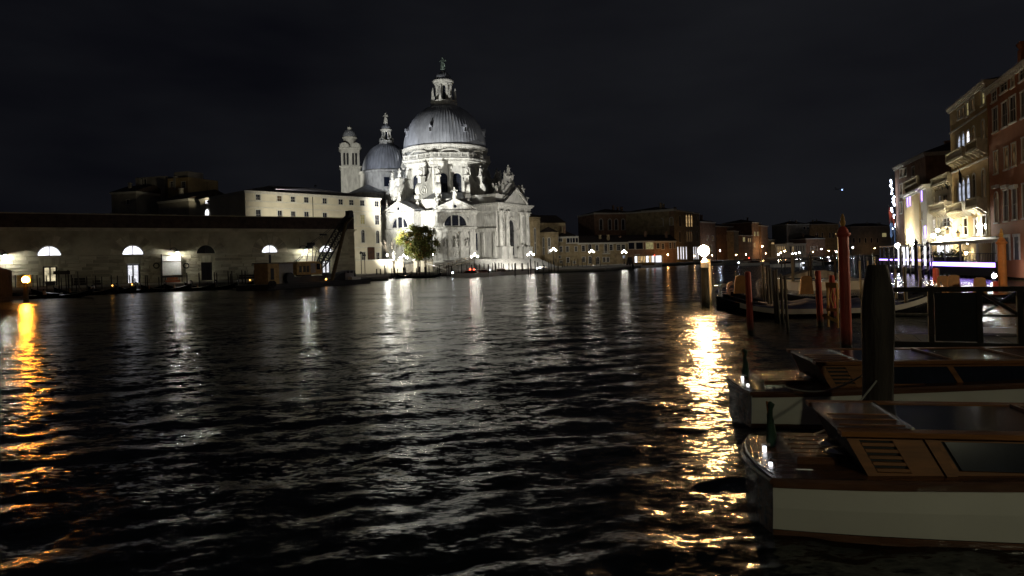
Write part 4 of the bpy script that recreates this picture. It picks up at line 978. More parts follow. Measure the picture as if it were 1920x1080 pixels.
F = fac_uv(1004, 262, 1062, 268); building('abbey_nave', 'dark unlit abbey nave behind the brick apses', 'church', F, 16, 1, zz(1030,418,265), BO, [], None, roof='gable', rise=3.5, cornice=0)
G_H = 'waterfront houses right of the abbey'
F = fac_uv(1043, 262, 1084, 262)
b = building('brick_house', 'narrow old brick house with a glazed roof loggia', 'house', F, 11, 1, zz(1063,444,262), BO,
   [(1051,446,453,7,'dark_glass'),(1052,462,472,5,'dark_glass'),(1064,462,472,5,'dark_glass'),(1080,462,471,4,'dark_glass'),(1049.5,480,484,4,'dark_glass'),(1065,483,492,5,'dark_glass'),(1052,489,493,4,'dark_glass'),(1077,490,494,4,'dark_glass')], G_H, roof='hip', rise=2.4, surround=.2)
lg = MB()
for u in (1062,1068.5,1073,1078.5,1084): s, z = F.sz(u, 450); lg.bx(s-.12,s+.12,-.3,-.02,F.sz(u,455)[1],F.sz(u,444)[1])
s0, s1 = F.sz(1062,450)[0], F.sz(1084,450)[0]; lg.bx(s0-.2,s1+.2,-.45,-.02,F.sz(1070,457)[1],F.sz(1070,455)[1]).bx(s0-.2,s1+.2,-.4,-.02,F.sz(1070,444)[1],F.sz(1070,443)[1])
obj('loggia', lg, M['white_trim'], b); obj('loggia_glass', MB().bx(s0,s1,-.15,-.05,F.sz(1070,455)[1],F.sz(1070,444)[1]), M['dark_glass'], b)
F = fac_uv(1084.3, 262.5, 1178, 268)
b = building('brick_house', 'long two storey brick house with arched balcony window behind the candelabra', 'house', F, 12, 1, zz(1130,455,265), BO,
   [(1094,461,471,5.5,'dark_glass'),(1106,458,471,6,'dark_glass',True),(1119.5,460,470,5,'dark_glass'),(1136,457,474,5.5,'dark_glass',True),(1146,459,469,6,'dark_glass'),(1160,459,469,6,'dark_glass'),(1169,459,469,6,'dark_glass'),
    (1094.5,482,491,5,'dark_glass'),(1106.5,481,494,5,'dark_glass'),(1121,482,495,6,'black',True),(1133,483,491,4.5,'dark_glass'),(1140,483,491,4.5,'dark_glass'),(1170,479,484,4,'win_cool')], G_H, roof='gable', rise=3.0, surround=.22)
s, z = F.sz(1136, 475); bc = MB().bx(s-1.5,s+1.5,-.9,-.02,z-.3,z)
for q in range(9): bc.tube((s-1.4+q*.35,-.8,z),(s-1.4+q*.35,-.8,z+.8),.05)
bc.bx(s-1.5,s+1.5,-.9,-.75,z+.8,z+.92); obj('balcony', bc, M['white_trim'], b)
for u, v in ((1065,424),(1170,440)): chimney(b, F.sz(u,440)[0], 4, zz(u, v+14, 265), 2.6)
F = fac_uv(1178.3, 268.5, 1226, 270)
b = building('veranda_house', 'low brick house with a glazed white framed veranda', 'house', F, 11, 1, zz(1200,452,269), 'brick_red',
   [(1184,455,467,11,'dark_glass'),(1199,454,467,13,'dark_glass'),(1218,453,467,14,'win_yellow'),(1195,478,484,6,'dark_glass')], G_H, roof='gable', rise=2.6, surround=.3, bars=(0,0))
F = fac_uv(1226.3, 270, 1268, 272)
building('brick_house', 'dim low brick house beside the big corner palace', 'house', F, 11, 1, zz(1245,452,271), 'brick_red',
   [(1234,456,466,6,'dark_glass'),(1243,457,467,5,'dark_glass'),(1257,455,466,4,'dark_glass'),(1265,455,466,3,'dark_glass'),(1240,478,492,5,'dark_glass')], G_H, roof='gable', rise=2.6)
G_P = 'palaces along the canal beyond the houses'
F = fac_uv(1116, 300, 1192, 305)
b = building('palace', 'dark brick palace with five tall pale framed windows above the houses', 'palace', F, 20, 1, zz(1150,399,302), 'brick_red',
   [(u,411,431,5,'dark_glass',True) for u in (1127,1143.5,1155.5,1168.5,1183.5)], G_P, dent=True, roof='hip', rise=2.5, surround=.35)
chimney(b, F.sz(1160,395)[0], 6, zz(1160,396,304), 3.0)
F = fac_uv(1206, 300, 1265.5, 292)
b = building('palace', 'side wall of the tall corner palace with three lit upper windows', 'palace', F, 3, 1, zz(1235,393.5,296), 'brick_red',
   [(u,v,v+14,5,'win_cool',True) for u, v in ((1223.5,411),(1240.5,410),(1259,408))]+[(1206.8+4,432,437,3,'win_cool')], G_P, dent=True, roof='flat', surround=.35)
F = fac_uv(1265.8, 292, 1313.5, 322)
b = building('palace', 'lit front of the tall corner palace with glowing tall windows and ground arcade', 'palace', F, 24, 1, zz(1290,396,305), 'brick_olive',
   [(1275,404,424,3,'dark_glass',True),(1287.5,402,425,3.2,'win_warm',True),(1292.5,402,425,3.2,'win_warm',True),(1297,403,425,3,'win_warm',True),(1307,404,424,2.6,'dark_glass',True),
    (1275,434,454,3,'dark_glass',True),(1288.5,433,453,3,'win_warm_dim',True),(1293,433,453,3,'win_warm_dim',True),(1297,433,453,2.6,'win_warm_dim',True),(1307,434,453,2.4,'dark_glass',True),
    (1271.5,463,486,2.2,'win_white'),(1277,463,486,2.2,'win_white'),(1281.5,463,486,2.2,'win_white'),(1287,463,486,2,'win_white'),(1301,463,486,1.8,'win_white'),(1305,463,486,1.8,'win_white'),(1309,463,486,1.8,'win_white')], G_P, dent=True, roof='hip', rise=2.5, surround=.3, bars=(0,0))
far = [(1314,1343,345,416,'brick_red','brown palace directly right of the glowing orange lamp',[(1327,442,451,3,'win_warm_dim'),(1337,442,451,3,'win_warm_dim'),(1333,460,470,3,'win_warm_dim')]),
       (1344.5,1376,375,424,'brick_red','narrow brick palace with three slim lit windows',[(1364,441,451,2.4,'win_warm'),(1370,441,450,2.4,'win_warm'),(1374,442,450,2,'win_warm_dim')]),
       (1377,1386,382,433,BO,'slim olive house between two dark palaces',[]),
       (1387,1412,420,441,'brick_red','low dark house with a square yellow window and three small ones',[(1395,445,453,4.4,'win_yellow'),(1403.5,447,454,1.8,'win_warm'),(1407.2,447,454,1.8,'win_warm'),(1411,447,454,1.6,'win_cool')]),
       (1411,1428,450,417,'brick_red','tall dark palace with two bright upper windows',[(1415.3,435,442,3,'win_yellow'),(1420.8,435,442,2.6,'win_yellow'),(1414.8,456,463,2,'win_warm')]),
       (1428.5,1441,460,423,'brick_red','tall plain dark house with an orange lit awning',[]),
       (1441.5,1454,480,449,BO,'low cream house with a lit square window group',[(1449,454.5,459,5,'win_warm')])]
for u0, u1, D, vt, wm, lb, ws in far:
    F = fac_uv(u0, D, u1, D+14); building('palace', lb, 'palace', F, 20, .5, zz((u0+u1)/2, vt, D+7), wm, ws, G_P, roof='hip', rise=2.5, surround=.25, bars=(0,0))
F = fac_uv(1455, 480, 1512, 486)
b = building('garden_palace', 'low floodlit white palace with terrace wall at the end of the canal', 'palace', F, 16, .5, zz(1480,457,484), 'plaster_cream',
   [(u,462,473,1.6,'win_warm') for u in (1459,1463,1467,1471)]+[(1482,462,473,2.2,'dark_glass'),(1487,462,472,1.6,'win_warm'),(1493,461,472,1.6,'dark_glass'),(1497,461,472,1.6,'dark_glass'),(1502,461,471,1.6,'dark_glass'),(1507,461,471,1.4,'dark_glass')], G_P, roof='flat', surround=.3, bars=(0,0))
obj('porch', MB().bx(F.sz(1473,460)[0],F.sz(1485,460)[0],-1.5,-.02,zz(1480,459,480),zz(1480,455,480)), M['white_trim'], b)
for u0, u1, D, vt, wm, lb, ws in ((1476,1519,540,420,'plaster_grey','unlit broad palace above the floodlit low one',[(u,425,430,3.5,'dark_glass') for u in (1519-4,1519-11)]),
     (1512,1548,520,447,'brick_red','low dark house right of the floodlit palace',[(1521,462,470,1.8,'win_warm_dim'),(1526,462,470,1.8,'win_warm_dim'),(1531,462,470,1.8,'win_warm_dim')]),
     (1519.5,1574,560,420,'brick_olive','broad dim palace behind the tall red pole',[(u,436,446,2.4,'dark_glass',True) for u in (1533,1542,1556,1562)]),
     (1596,1672,600,424,'plaster_grey','long grey palace at the bend of the canal',[(u,446,455,3,'dark_glass',True) for u in (1601,1612,1623,1634,1645)]+[(1658,437,444,8,'win_yellow')])):
    F = fac_uv(u0, D, u1, D+4); building('palace', lb, 'palace', F, 20, .5, zz((u0+u1)/2, vt, D+2), wm, ws, G_P, roof='hip', rise=3, surround=.3, bars=(0,0))

# ---- right bank: palaces seen steeply from the side
def rb(u0, D0, u1, D1): return fac_uv(u0, D0, u1, D1)
k_ = lambda u: 75.0*(1860-1440)/(u-1440)
F = rb(1859, k_(1859), 2060, k_(2060)); zc = F.sz(1859,163)[1]
RB = [(1864.5,173,190,9,'black'),(1882.5,147,172,13,'black'),(1899,138,163,6,'win_warm_dim'),(1918,122,150,12,'black'),(1866.5,203,247,9,'black'),(1884.5,192,238,10,'black'),(1899.5,180,229,11,'black'),(1919,172,220,8,'black'),
      (1868,284,325,6.5,'win_warm_dim'),(1887.5,276,317,7.5,'win_warm_dim'),(1901.5,269,311,7.5,'win_warm_dim'),(1921,258,302,8,'win_warm_dim'),(1869,360,417,6.5,'win_warm_dim',True),(1887,357,414,8,'dark_glass'),(1903,353,411,8,'dark_glass'),(1922,345,408,8,'dark_glass')]  # dim warm panes here stand for tan open shutters, their lit look made to glow
b = building('red_palace', 'tall red plaster palace with dark shuttered windows at the right edge', 'palace', F, 16, .3, zc, 'plaster_red', RB, None, dent=True, roof='gable', rise=3, surround=.13, hdep=.09, bars=(1,1))
for w in RB[4:8]+RB[0:2]:
    pass
for u, dz in ((1877,3.0),(1917,4.2)): s = F.sz(u,160)[0]; chimney(b, s, 2.2, zc+.6, dz, 'plaster_red', 1.1)
for u in (1870,1888,1904): s, z = F.sz(u, 352); obj('window_head', MB().bx(s-.85,s+.85,-.35,-.02,z-.05,z+.28), M['white_trim'], b)
for u, v0, v1 in ((1866,448,490),(1890,445,488),(1908,444,487)):
    c, z, w, h = F.win(u, v0, v1, 9); o = obj('door', MB().bx(c-w/2,c+w/2,-.06,-.01,z,z+h), M['door_dark'], b); obj('frame', MB().bx(c-w/2-.18,c-w/2,-.12,-.01,z,z+h).bx(c+w/2,c+w/2+.18,-.12,-.01,z,z+h).bx(c-w/2-.2,c+w/2+.2,-.16,-.01,z+h,z+h+.3), M['white_trim'], o)
F = rb(1788, k_(1788), 1857.5, k_(1857.5)); zc = (F.sz(1788,196)[1]+F.sz(1856,150)[1])/2
H1 = [(1799,206,223,4.5,'win_warm_dim'),(1806,202,219,4.5,'win_warm_dim'),(1814.5,193,218,5,'win_yellow'),(1824,186,208,5,'win_warm_dim'),(1844,171,196,6,'win_yellow'),
      (1799,254,292,6,'win_cool',True),(1806.5,249,289,6,'win_cool',True),(1815.5,244,284,7,'win_white',True),(1826,238,280,5,'win_warm_dim',True),(1844,226,276,5,'win_warm_dim',True),
      (1800,339,382,6,'win_cool',True),(1807,336,381,6,'win_cool',True),(1816,332,380,7,'win_cool',True),(1827,326,378,5,'dark_glass',True),(1845,318,376,5,'win_warm_dim',True),
      (1811,410,440,7,'win_warm_dim'),(1830,412,440,5,'dark_glass'),(1846,405,440,7,'dark_glass')]
b = building('gothic_hotel', 'tall ochre palace with white lit arched windows and two balconies', 'palace', F, 14, .3, zc, 'plaster_ochre', H1, None, dent=True, roof='hip', rise=2.2, surround=.22, hdep=.09,
             bands=(F.sz(1800,238)[1],F.sz(1800,318)[1]), bars=(0,1))
def balcony(root, F, u0, u1, v, drop=.3, out=1.0, m='balcony'):
    s0, z = F.sz(u0, v); s1, z1 = F.sz(u1, v-(u1-u0)*.6 if False else v); 
    bk = obj('balcony', MB().bx(s0,s1,-out,-.01,z-drop,z-.02), M[m], root)
    n_ = max(3, int((s1-s0)/.32)); me = cached('baluster', lambda: MB().lathe([(.07,0),(.11,.25),(.05,.55),(.08,.8)], 6).mesh('baluster', M['balcony']))
    for i in range(n_): obj('baluster', me, None, bk, (s0+(i+.5)*(s1-s0)/n_, -out+.15, z-.02))
    obj('handrail', MB().bx(s0,s1,-out-.02,-out+.3,z+.78,z+.95).bx(s0,s0+.25,-out,-.02,z-.02,z+.78).bx(s1-.25,s1,-out,-.02,z-.02,z+.78), M[m], bk)
    cs = max(2, int((s1-s0)/1.1))
    for i in range(cs): x = s0+.2+(s1-s0-.4)*i/(cs-1); obj('bracket', MB().prism([(0,0),(-out+.1,0),(-out+.1,-.2),(-.1,-.75),(0,-.75)][::-1], x-.12, x+.12), M[m], bk, (0,0,z-drop), rot=(0,0,0)) if False else obj('bracket', MB().add([(x-.12,-.01,z-drop),(x-.12,-out+.1,z-drop),(x-.12,-.01,z-drop-.7),(x+.12,-.01,z-drop),(x+.12,-out+.1,z-drop),(x+.12,-.01,z-drop-.7)],[(0,1,2),(5,4,3),(0,3,4,1),(1,4,5,2),(2,5,3,0)]), M[m], bk)
    return bk
balcony(b, F, 1789.5, 1822, 303); balcony(b, F, 1828, 1852, 284)
balcony(b, F, 1789.5, 1822, 398); balcony(b, F, 1828, 1852, 388)
hm = (F.p0.x-.6, F.p0.y-1)
F = rb(1735, k_(1735), 1787.5, k_(1787.5)); zc = F.sz(1760,345)[1]
b = building('cream_hotel', 'cream hotel with stepped balustraded terraces beside the gothic palace', 'hotel', F, 12, .3, zc, 'plaster_cream',
   [(1773,366,384,8,'dark_glass'),(1775,409,430,13,'dark_glass'),(1750,372,388,4,'dark_glass'),(1763,368,384,3,'win_cool'),(1752,412,440,4,'win_white'),(1762,412,438,4,'win_hall')], None, roof='flat', surround=.2, hdep=.09)
balcony(b, F, 1754, 1786, 348, out=.6); balcony(b, F, 1754, 1786, 396, out=.9); balcony(b, F, 1762, 1786, 440, out=.7)
F = rb(1726, k_(1726)-1.5, 1740, k_(1740)-3.5); b = building('tower_bay', 'projecting bay with violet lit top windows left of the cream hotel', 'hotel', F, 4, .3, F.sz(1733,348)[1], 'stone',
   [(1728.5,354,378,3,'led_violet'),(1735.5,351,376,3.6,'led_violet'),(1729,397,412,2.5,'dark_glass'),(1735,424,446,4,'led_violet')], None, roof='flat', surround=.1, bars=(0,0), cornice=.6, hdep=.08)
F = rb(1698, k_(1698)-2.5, 1726, k_(1726)-3); b = building('yellow_house', 'yellow lit house with a balustraded roof terrace', 'house', F, 8, .3, F.sz(1712,360)[1], 'plaster_yellow',
   [(1702,368,388,3,'led_violet'),(1706.5,366,386,3,'led_violet'),(1703,430,450,4,'led_violet')], None, roof='flat', surround=.1, bars=(0,0), cornice=.6, hdep=.08)
balcony(b, F, 1700, 1725, 352, out=.5)
F = rb(1682, k_(1682), 1740, k_(1740)+6); b = building('dark_palace', 'tall dark brown palace with a lit string of lights on its left corner', 'palace', F, 16, .3, F.sz(1683,312)[1], 'brick_red',
   [(1690,318,332,4,'dark_glass'),(1697,316,330,5,'dark_glass'),(1713,314,330,4,'dark_glass'),(1690,345,365,4,'dark_glass'),(1690,380,400,4,'dark_glass')], None, roof='hip', rise=3.2, surround=.2)
chimney(b, F.sz(1715,300)[0], 5, F.sz(1700,300)[1], 2.2)
F3 = F
# the string of lights and letters down the corner of the dark palace
cl = thing('light_string', 'crooked vertical string of white lights on the corner of the dark palace', 'lights', (F3.p0.x-.5, F3.p0.y-.6, 0), 0)
rdl = random.Random(3); zl0, zl1 = F3.sz(1682,428)[1], F3.sz(1682,337)[1]; D0 = F3.p0.y; path_ = []
for i in range(30):
    z = zl1+(zl0-zl1)*i/29; x = (-.55 if i < 9 else -.15 if i < 16 else -.6 if i < 21 else -.3)+rdl.uniform(-.15,.15); path_.append((x, 0, z))
    if i not in (9, 16, 24): obj('bulb', cached('sbulb', lambda: MB().ball((0,0,0), .16, 8, 6).mesh('bulb', M['led_white'])), None, cl, (x,0,z), scale=rdl.uniform(.6,1.25))
obj('cable', MB().path(path_, .04, 5), M['iron'], cl)
obj('spar', MB().tube((-.2,.2,zl0-1),(-.2,.2,zl1+1),.09), M['iron'], cl)

# flags on the hotel fronts
def flag(u0, v0, u1, v1, D, label, cloth, drop):
    a = Vector(W(u0,v0,D)); e = Vector(W(u1,v1,D-2.5)); t = thing('flag', label, 'flag', a, 0, 'flags on poles from the hotel fronts')
    d = e-a; obj('pole', MB().tube((0,0,0), d, .06, .04), M['wood_dark'], t)
    fl = MB(); vs = []; n_ = 10
    for i in range(n_+1):
        p = d*(.35+.62*i/n_)
        for j in range(6): vs.append((p.x+.10*math.sin(i*1.3+j), p.y+.14*math.sin(i*1.9+j*.8), p.z-drop*(j/5)*(.55+.45*math.sin(i*.9+.4))))
    fl.add(vs, [(i*6+j,(i+1)*6+j,(i+1)*6+j+1,i*6+j+1) for i in range(n_) for j in range(5)]); obj('cloth', fl, M[cloth], t, smooth=True)
flag(1824,378,1797,316,88,'dark flag hanging from a pole above the gothic palace balcony','black',1.4)
flag(1790,388,1771,335,94,'dark flagpole slanting from the cream hotel terrace','black',.5)
flag(1684,432,1666,385,128,'pale flagpole with a red and blue flag at the dark palace corner','red_cloth',3.2)
flag(1684,438,1668,412,126,'second flag with blue cloth under the pale flagpole','blue_cloth',3.0)
# ---------------------------------------------------------------- trees by the church
def autumn_tree(u, D, zb, h, r, label):
    p = W(u, 480, D); t = thing('tree', label, 'tree', (p[0], p[1], zb), 0); rd = random.Random(4)
    tr = MB(); tr.path([(0,0,0),(.1,0,2.2),(0,.1,4.4)], [.32,.25,.2], 8); tips = []
    for i in range(9):
        a = i*2.4; e = rd.uniform(.5,1.2); L = r*rd.uniform(.6,.95)
        q = [(0,.1,3.6+rd.random()), (math.cos(a)*L*.4*math.cos(e), math.sin(a)*L*.4*math.cos(e), 4.8+L*.5*math.sin(e)), (math.cos(a)*L*math.cos(e)*.9, math.sin(a)*L*math.cos(e)*.9, 5.4+L*1.1*math.sin(e))]
        tr.path(q, [.15,.1,.03], 6); tips.append(q)
    obj('trunk', tr, M['bark'], t)
    rng = np.random.RandomState(3); cl = []
    for i in range(78):
        v = rng.normal(size=3); v /= np.linalg.norm(v); k = rng.uniform(.4,1.08)
        cl.append((v[0]*r*k*1.05, v[1]*r*k, h*.655+v[2]*h*.375*k - .1*r*(v[0]*.4), rng.uniform(.55,1.25)))
    for nm, mm, n_, lo in (('crown','leaf_green',15000,0), ('crown','leaf_orange',1500,1)):
        vs = []; fs = []
        for i in range(n_):
            c = cl[rng.randint(len(cl))] if not lo else cl[rng.randint(30)]
            d = rng.normal(size=3)*c[3]*.49; p_ = np.array(c[:3])+d
            if p_[2] < h*.27: continue
            a = rng.normal(size=3); a /= np.linalg.norm(a); b = np.cross(a, rng.normal(size=3)); b /= np.linalg.norm(b)+1e-6; s = rng.uniform(.15,.29)
            o = len(vs); vs += [tuple(p_-a*s), tuple(p_+b*s*.55), tuple(p_+a*s), tuple(p_-b*s*.55)]; fs.append((o,o+1,o+2,o+3))
        m_ = MB(); m_.add(vs, fs); obj(nm, m_, M[mm], t, kind='stuff')
autumn_tree(783, 176, 1.0, 11.6, 4.7, 'bushy green and orange autumn tree before the left chapel')
def bare_tree(u, D, zb, label):
    p = W(u, 480, D); t = thing('bare_tree', label, 'tree', (p[0],p[1],zb), 0); rd = random.Random(8); m_ = MB()
    def br(a, d, L, r, n):
        b = a+d*L; m_.path([a, a+d*L*.5+Vector((rd.uniform(-.1,.1),rd.uniform(-.1,.1),0)), b], [r, r*.8, r*.6], 5)
        if n == 0: return
        for i in range(rd.choice((2,3,3))):
            e = (d+Vector((rd.uniform(-.7,.7),rd.uniform(-.7,.7),rd.uniform(-.05,.5)))).normalized(); br(a+d*L*rd.uniform(.6,1), e, L*rd.uniform(.6,.85), r*.6, n-1)
    br(Vector((0,0,0)), Vector((0,0,1)), 3.0, .22, 5); obj('trunk', m_, M['bark'], t)
bare_tree(737, 177, 1.0, 'leafless slender tree between the cream building and the autumn tree')

# ---------------------------------------------------------------- lamps
def globe_lamp(u, v, D, label, nglob=3, m='globe_white', r=.24, zb=1.0, group='candelabra lamps on the church quay'):
    p = W(u, v, D); h = p[2]-zb; t = thing('candelabra_lamp', label, 'street lamp', (p[0],p[1],zb), R(10), group)
    obj('post', cached(('lpost', round(h,1)), lambda: MB().lathe([(.32,0),(.3,.25),(.16,.5),(.14,1.0),(.09,1.2),(.07,h-.2),(.12,h-.1),(.05,h)], 10).mesh('post', M['iron'])), None, t)
    pos = [(0,0,h+.55)] if nglob else [(0,0,h)]
    if nglob == 3: pos += [(-.75,0,h),(.75,0,h)]
    arm = MB()
    for x, y, z in pos:
        if abs(x) > .1: arm.path([(0,0,h-.5),(x*.6,0,h-.55),(x,0,h-.4),(x,0,h-.2)], .04, 5)
        else: arm.tube((0,0,h-.1),(0,0,z-.2),.04)
    obj('arm', arm, M['iron'], t)
    for q in pos: obj('globe', cached(('globe', r, m), lambda: MB().ball((0,0,0), r, 12, 8).mesh('globe', M[m], True)), None, t, q)
    return t
for u, v, D, lb in ((757,483,168,'three globed lamp on the quay before the autumn tree'),(890,481,171,'three globed lamp before the chapel front and the portal'),(995,477,190,'three globed lamp right of the main portal at the end of the steps'),
                    (1037.5,469,225,'three globed lamp before the brick apses'),(1109.5,472.5,248,'three globed lamp before the long brick house'),(1170,473,250,'three globed lamp before the veranda house')):
    globe_lamp(u, v, D, lb)
def small_lamp(u, v, D, label, m='globe_cool', r=.2, zb=1.0, hgt=None):
    p = W(u, v, D); z0 = zb if hgt is None else p[2]-hgt
    t = thing('post_lamp', label, 'lamp', (p[0],p[1],z0), 0); h = p[2]-z0
    obj('post', MB().tube((0,0,0),(0,0,h-r*.9),.06,.04,6), M['iron'], t); obj('globe', MB().ball((0,0,h), r, 10, 8), M[m], t, smooth=True); return t
small_lamp(726, 478, 176.5, 'small cool lamp on the garden wall left of the bare tree')
small_lamp(811, 477, 177.5, 'small lamp at the right foot of the autumn tree','globe_white',.16)
M['globe_far'] = emit('far_lamp_globe', (.80,.86,1.0), 240.0); M['globe_far_warm'] = emit('far_lamp_globe_warm', (1.0,.60,.25), 170.0)
for u, v, D, m, lb in ((1350,470,345,'globe_far','cool street lamp right of the glowing orange lamp'),(1540,467,500,'globe_far','cool street lamp before the broad dim palace'),(1568,472,500,'globe_far','cool street lamp left of the tall red pole'),
                   (1599,464,470,'globe_far','bright cool street lamp right of the tall red pole'),(1464,474,440,'globe_far_warm','warm lamp left of the floodlit low palace'),(1471,471,440,'globe_far_warm','warm lamp before the terrace of the floodlit low palace'),(1459,477,440,'globe_white','white lamp on the terrace wall of the floodlit low palace'),
                   (1492,475,440,'globe_white','white lamp below the right half of the floodlit palace'),(1499,474,440,'globe_far','cool lamp right of the white lamp at the floodlit palace'),(1486,476,440,'globe_white','white lamp at the porch of the floodlit palace'),
                   (1429.5,462,455,'globe_far_warm','tiny warm lamp on the tall plain dark house')):
    small_lamp(u, v, D, lb, m, .38 if D > 400 else .30)
M['globe_far_amber'] = emit('far_lamp_globe_amber', (1.0,.52,.18), 420.0)
for u, v, D, lb in ((1335,479,338,'small amber quay lamp at the foot of the brown palace'),(1380,478,368,'small amber quay lamp at the foot of the slim olive house'),(1399,477,410,'small amber quay lamp before the low dark house with the yellow window'),(1436,475,450,'small amber quay lamp before the orange awning'),(1524,472,508,'small amber quay lamp before the low dark house right of the floodlit palace'),(1554,470,548,'small amber quay lamp before the broad dim palace'),(1640,466,590,'small amber quay lamp before the long grey palace'),(1252,478,266,'small amber quay lamp before the dim low brick house'),(1302,480,288,'small amber quay lamp before the glowing arcade')):
    small_lamp(u, v, D, lb, 'globe_far_amber', .16)
# orange channel lamp at the left
q0 = ground(48, 566); p = W(48, 524.5, q0[1]); t = thing('channel_lamp', 'glaring orange lamp on a short post at the left end of the quay', 'lamp', (p[0],p[1],0))
obj('post', MB().tube((0,0,-1.5),(0,0,p[2]-.42),.32,.22,10), M['wood_dark'], t); obj('globe', MB().ball((0,0,p[2]), .36, 14, 10), M['globe_orange'], t, smooth=True)
obj('bracket', MB().lathe([(.24,p[2]-.48),(.2,p[2]-.30)], 10), M['iron'], t)
obj('added_shield', MB().add([(.46*math.cos(a),.46*math.sin(a)+.04,p[2]+z) for z in (-.4,.5) for a in np.linspace(R(12),R(158),12)], [(i,i+1,13+i,12+i) for i in range(11)]), M['iron'], t)  # added plate that keeps the orange light off the warehouse wall
# amber lamp on the pole at the right
q0 = ground(1321, 575); Dl = q0[1]; p = W(1319.5, 470, Dl); LA = thing('channel_lamp', 'blazing amber lamp on the grey pole beside the moored gondolas', 'lamp', (p[0],p[1],0))
obj('globe', MB().ball((0,0,p[2]), .34, 16, 12), M['globe_amber'], LA, smooth=True)
zcap = zz(1320, 487, Dl)
obj('pole', MB().tube((.04,0,-2),(.04,0,zcap-.5),.27,.24,12), M['wood_grey'], LA); obj('cap', MB().lathe([(.26,zcap-.5),(.25,zcap-.15),(.08,zcap+.1),(.06,zcap+.3)], 12, (.04,0,0)), M['white_paint'], LA)

# ---------------------------------------------------------------- mooring poles
def pole_mesh(r, h, m, top='flat', n=10, seed=0):
    rd = random.Random(seed); k = 7; vs = []; prof = []
    for j in range(k+1): prof.append((r*(1.0-.22*j/k)*rd.uniform(.95,1.05), -1.6+(h+1.6)*j/k))
    if top == 'taper': prof = [(r*1.0,-1.6),(r*1.02,.4),(r*.97,1.0),(r*1.0,1.6),(r*1.08,h-.75),(r*1.05,h-.5),(r*.86,h-.25),(r*.66,h-.03),(r*.6,h)]
    if top == 'point': prof += [(r*.35, h+r*1.2)]
    if top == 'round': prof += [(r*.55, h+r*.25)]
    mb = MB().lathe(prof, 28 if r > .2 else n); b = rd.uniform(-.02,.02)*h
    if r > .2 and m.startswith('wood'): mb.v = [(x*(1+.025*math.sin(math.atan2(y,x)*5+seed+z*.6)+.022*math.sin(math.atan2(y,x)*9+z*1.7)), y*(1+.025*math.sin(math.atan2(y,x)*5+seed+z*.6)+.022*math.sin(math.atan2(y,x)*9+z*1.7)), z) for x, y, z in mb.v]
    mb.v = [(x+b*math.sin(max(z,0)/h*2.2), y, z) for x, y, z in mb.v]
    return mb.mesh('mooring_pole', M[m])
def pole(u, vt, vb, wpx, label, group=None, m='wood_dark', lean=None, D=None, top='flat', name='mooring_pole', seed=0):
    if D is None: q = ground(u, vb); D = q[1]
    x = ray(u, vb)[0]*D if D is None else W(u, vb, D)[0]; h = max(zz(u, vt, D), .4); r = wpx*D/FPX/2
    me = cached(('pole', round(r,2), round(h,1), m, top, seed), lambda: pole_mesh(max(round(r,2), .05), round(h,1), m, top, 10, seed))
    o = obj(name, me, None, None, (x, D, 0)); o.rotation_euler = (0, ((-R(1.0) if lean is None else lean)), random.random()*0)
    tag(o, label, 'pole', group); return o
rd = random.Random(21)
ORD = 'first second third fourth fifth sixth seventh eighth ninth tenth eleventh twelfth thirteenth fourteenth fifteenth sixteenth seventeenth eighteenth nineteenth twentieth twenty-first twenty-second twenty-third twenty-fourth twenty-fifth twenty-sixth twenty-seventh twenty-eighth twenty-ninth thirtieth'.split()
def pole_row(specs, lab, group, m='wood_dark', D=None):
    specs = sorted(specs)
    for i, (u, vt, vb, w) in enumerate(specs): pole(u, vt, vb, w, lab % ORD[i], group, m, D=D() if D else None)
GL = 'dark mooring poles along the warehouse quay'
pole_row([(u, vt, 553, 2.2) for u, vt in ((71,516),(76,520),(82,528),(88.5,516),(112,521),(116,521),(125,510),(130,515),(135.5,515),(144,521),(164,518),(180.5,517),(192,518),(210,516),(221.5,517),(244.5,516),(249,517),(254,522),(274,516),(277.5,516),(299,519),(304,516))],
   'thin dark mooring pole, %s from the left between orange lamp and notice board', GL, D=lambda: rd.uniform(102,108))
pole(150.5, 509, 556, 3.0, 'leaning tan mooring pole taller than its neighbours right of the lattice door', None, 'wood_grey', R(-5), 96)
pole_row([(u, vt, 545, 2.4) for u, vt in ((351.5,512),(374.5,512),(403,510),(407.5,511),(429,508),(433.5,513),(436,508),(455,507),(461,508),(478,507))],
   'thin dark mooring pole, %s rightward from the notice board, before the dark door', GL+' near the door', D=lambda: rd.uniform(112,117))
GC = 'dark mooring poles before the church quay'
pole_row(((707,504,524,3),(714,504,524,3),(722,497,523,2.4),(724.5,503,523,2.4),(735,503,523,2),(741,502,523,3),(746,504,523,2),(757,501,524,2.5),(761,502,523,2.5),(781.5,502,523,2),(787,500,523,2),(797.5,501,524,3),(799.5,500,523,2.2),(805,497,522,2.2),
      (821.5,500,523,2.2),(824.5,498,523,2.2),(838.5,497,521,2),(842,497,521,2),(847.5,499,521,3),(859.5,498,512,1.8),(866,496,514,2.4),(876,496,514,2),(885,496,516,2.6),(891,494,515,2.2),(893.5,494,515,2),(900,495,512,2.2),(908.5,494,514,2.2),(916.5,495,517,3)),
   'dark mooring pole, %s from the left in the row before the left chapels', GC, D=lambda: rd.uniform(150,160))
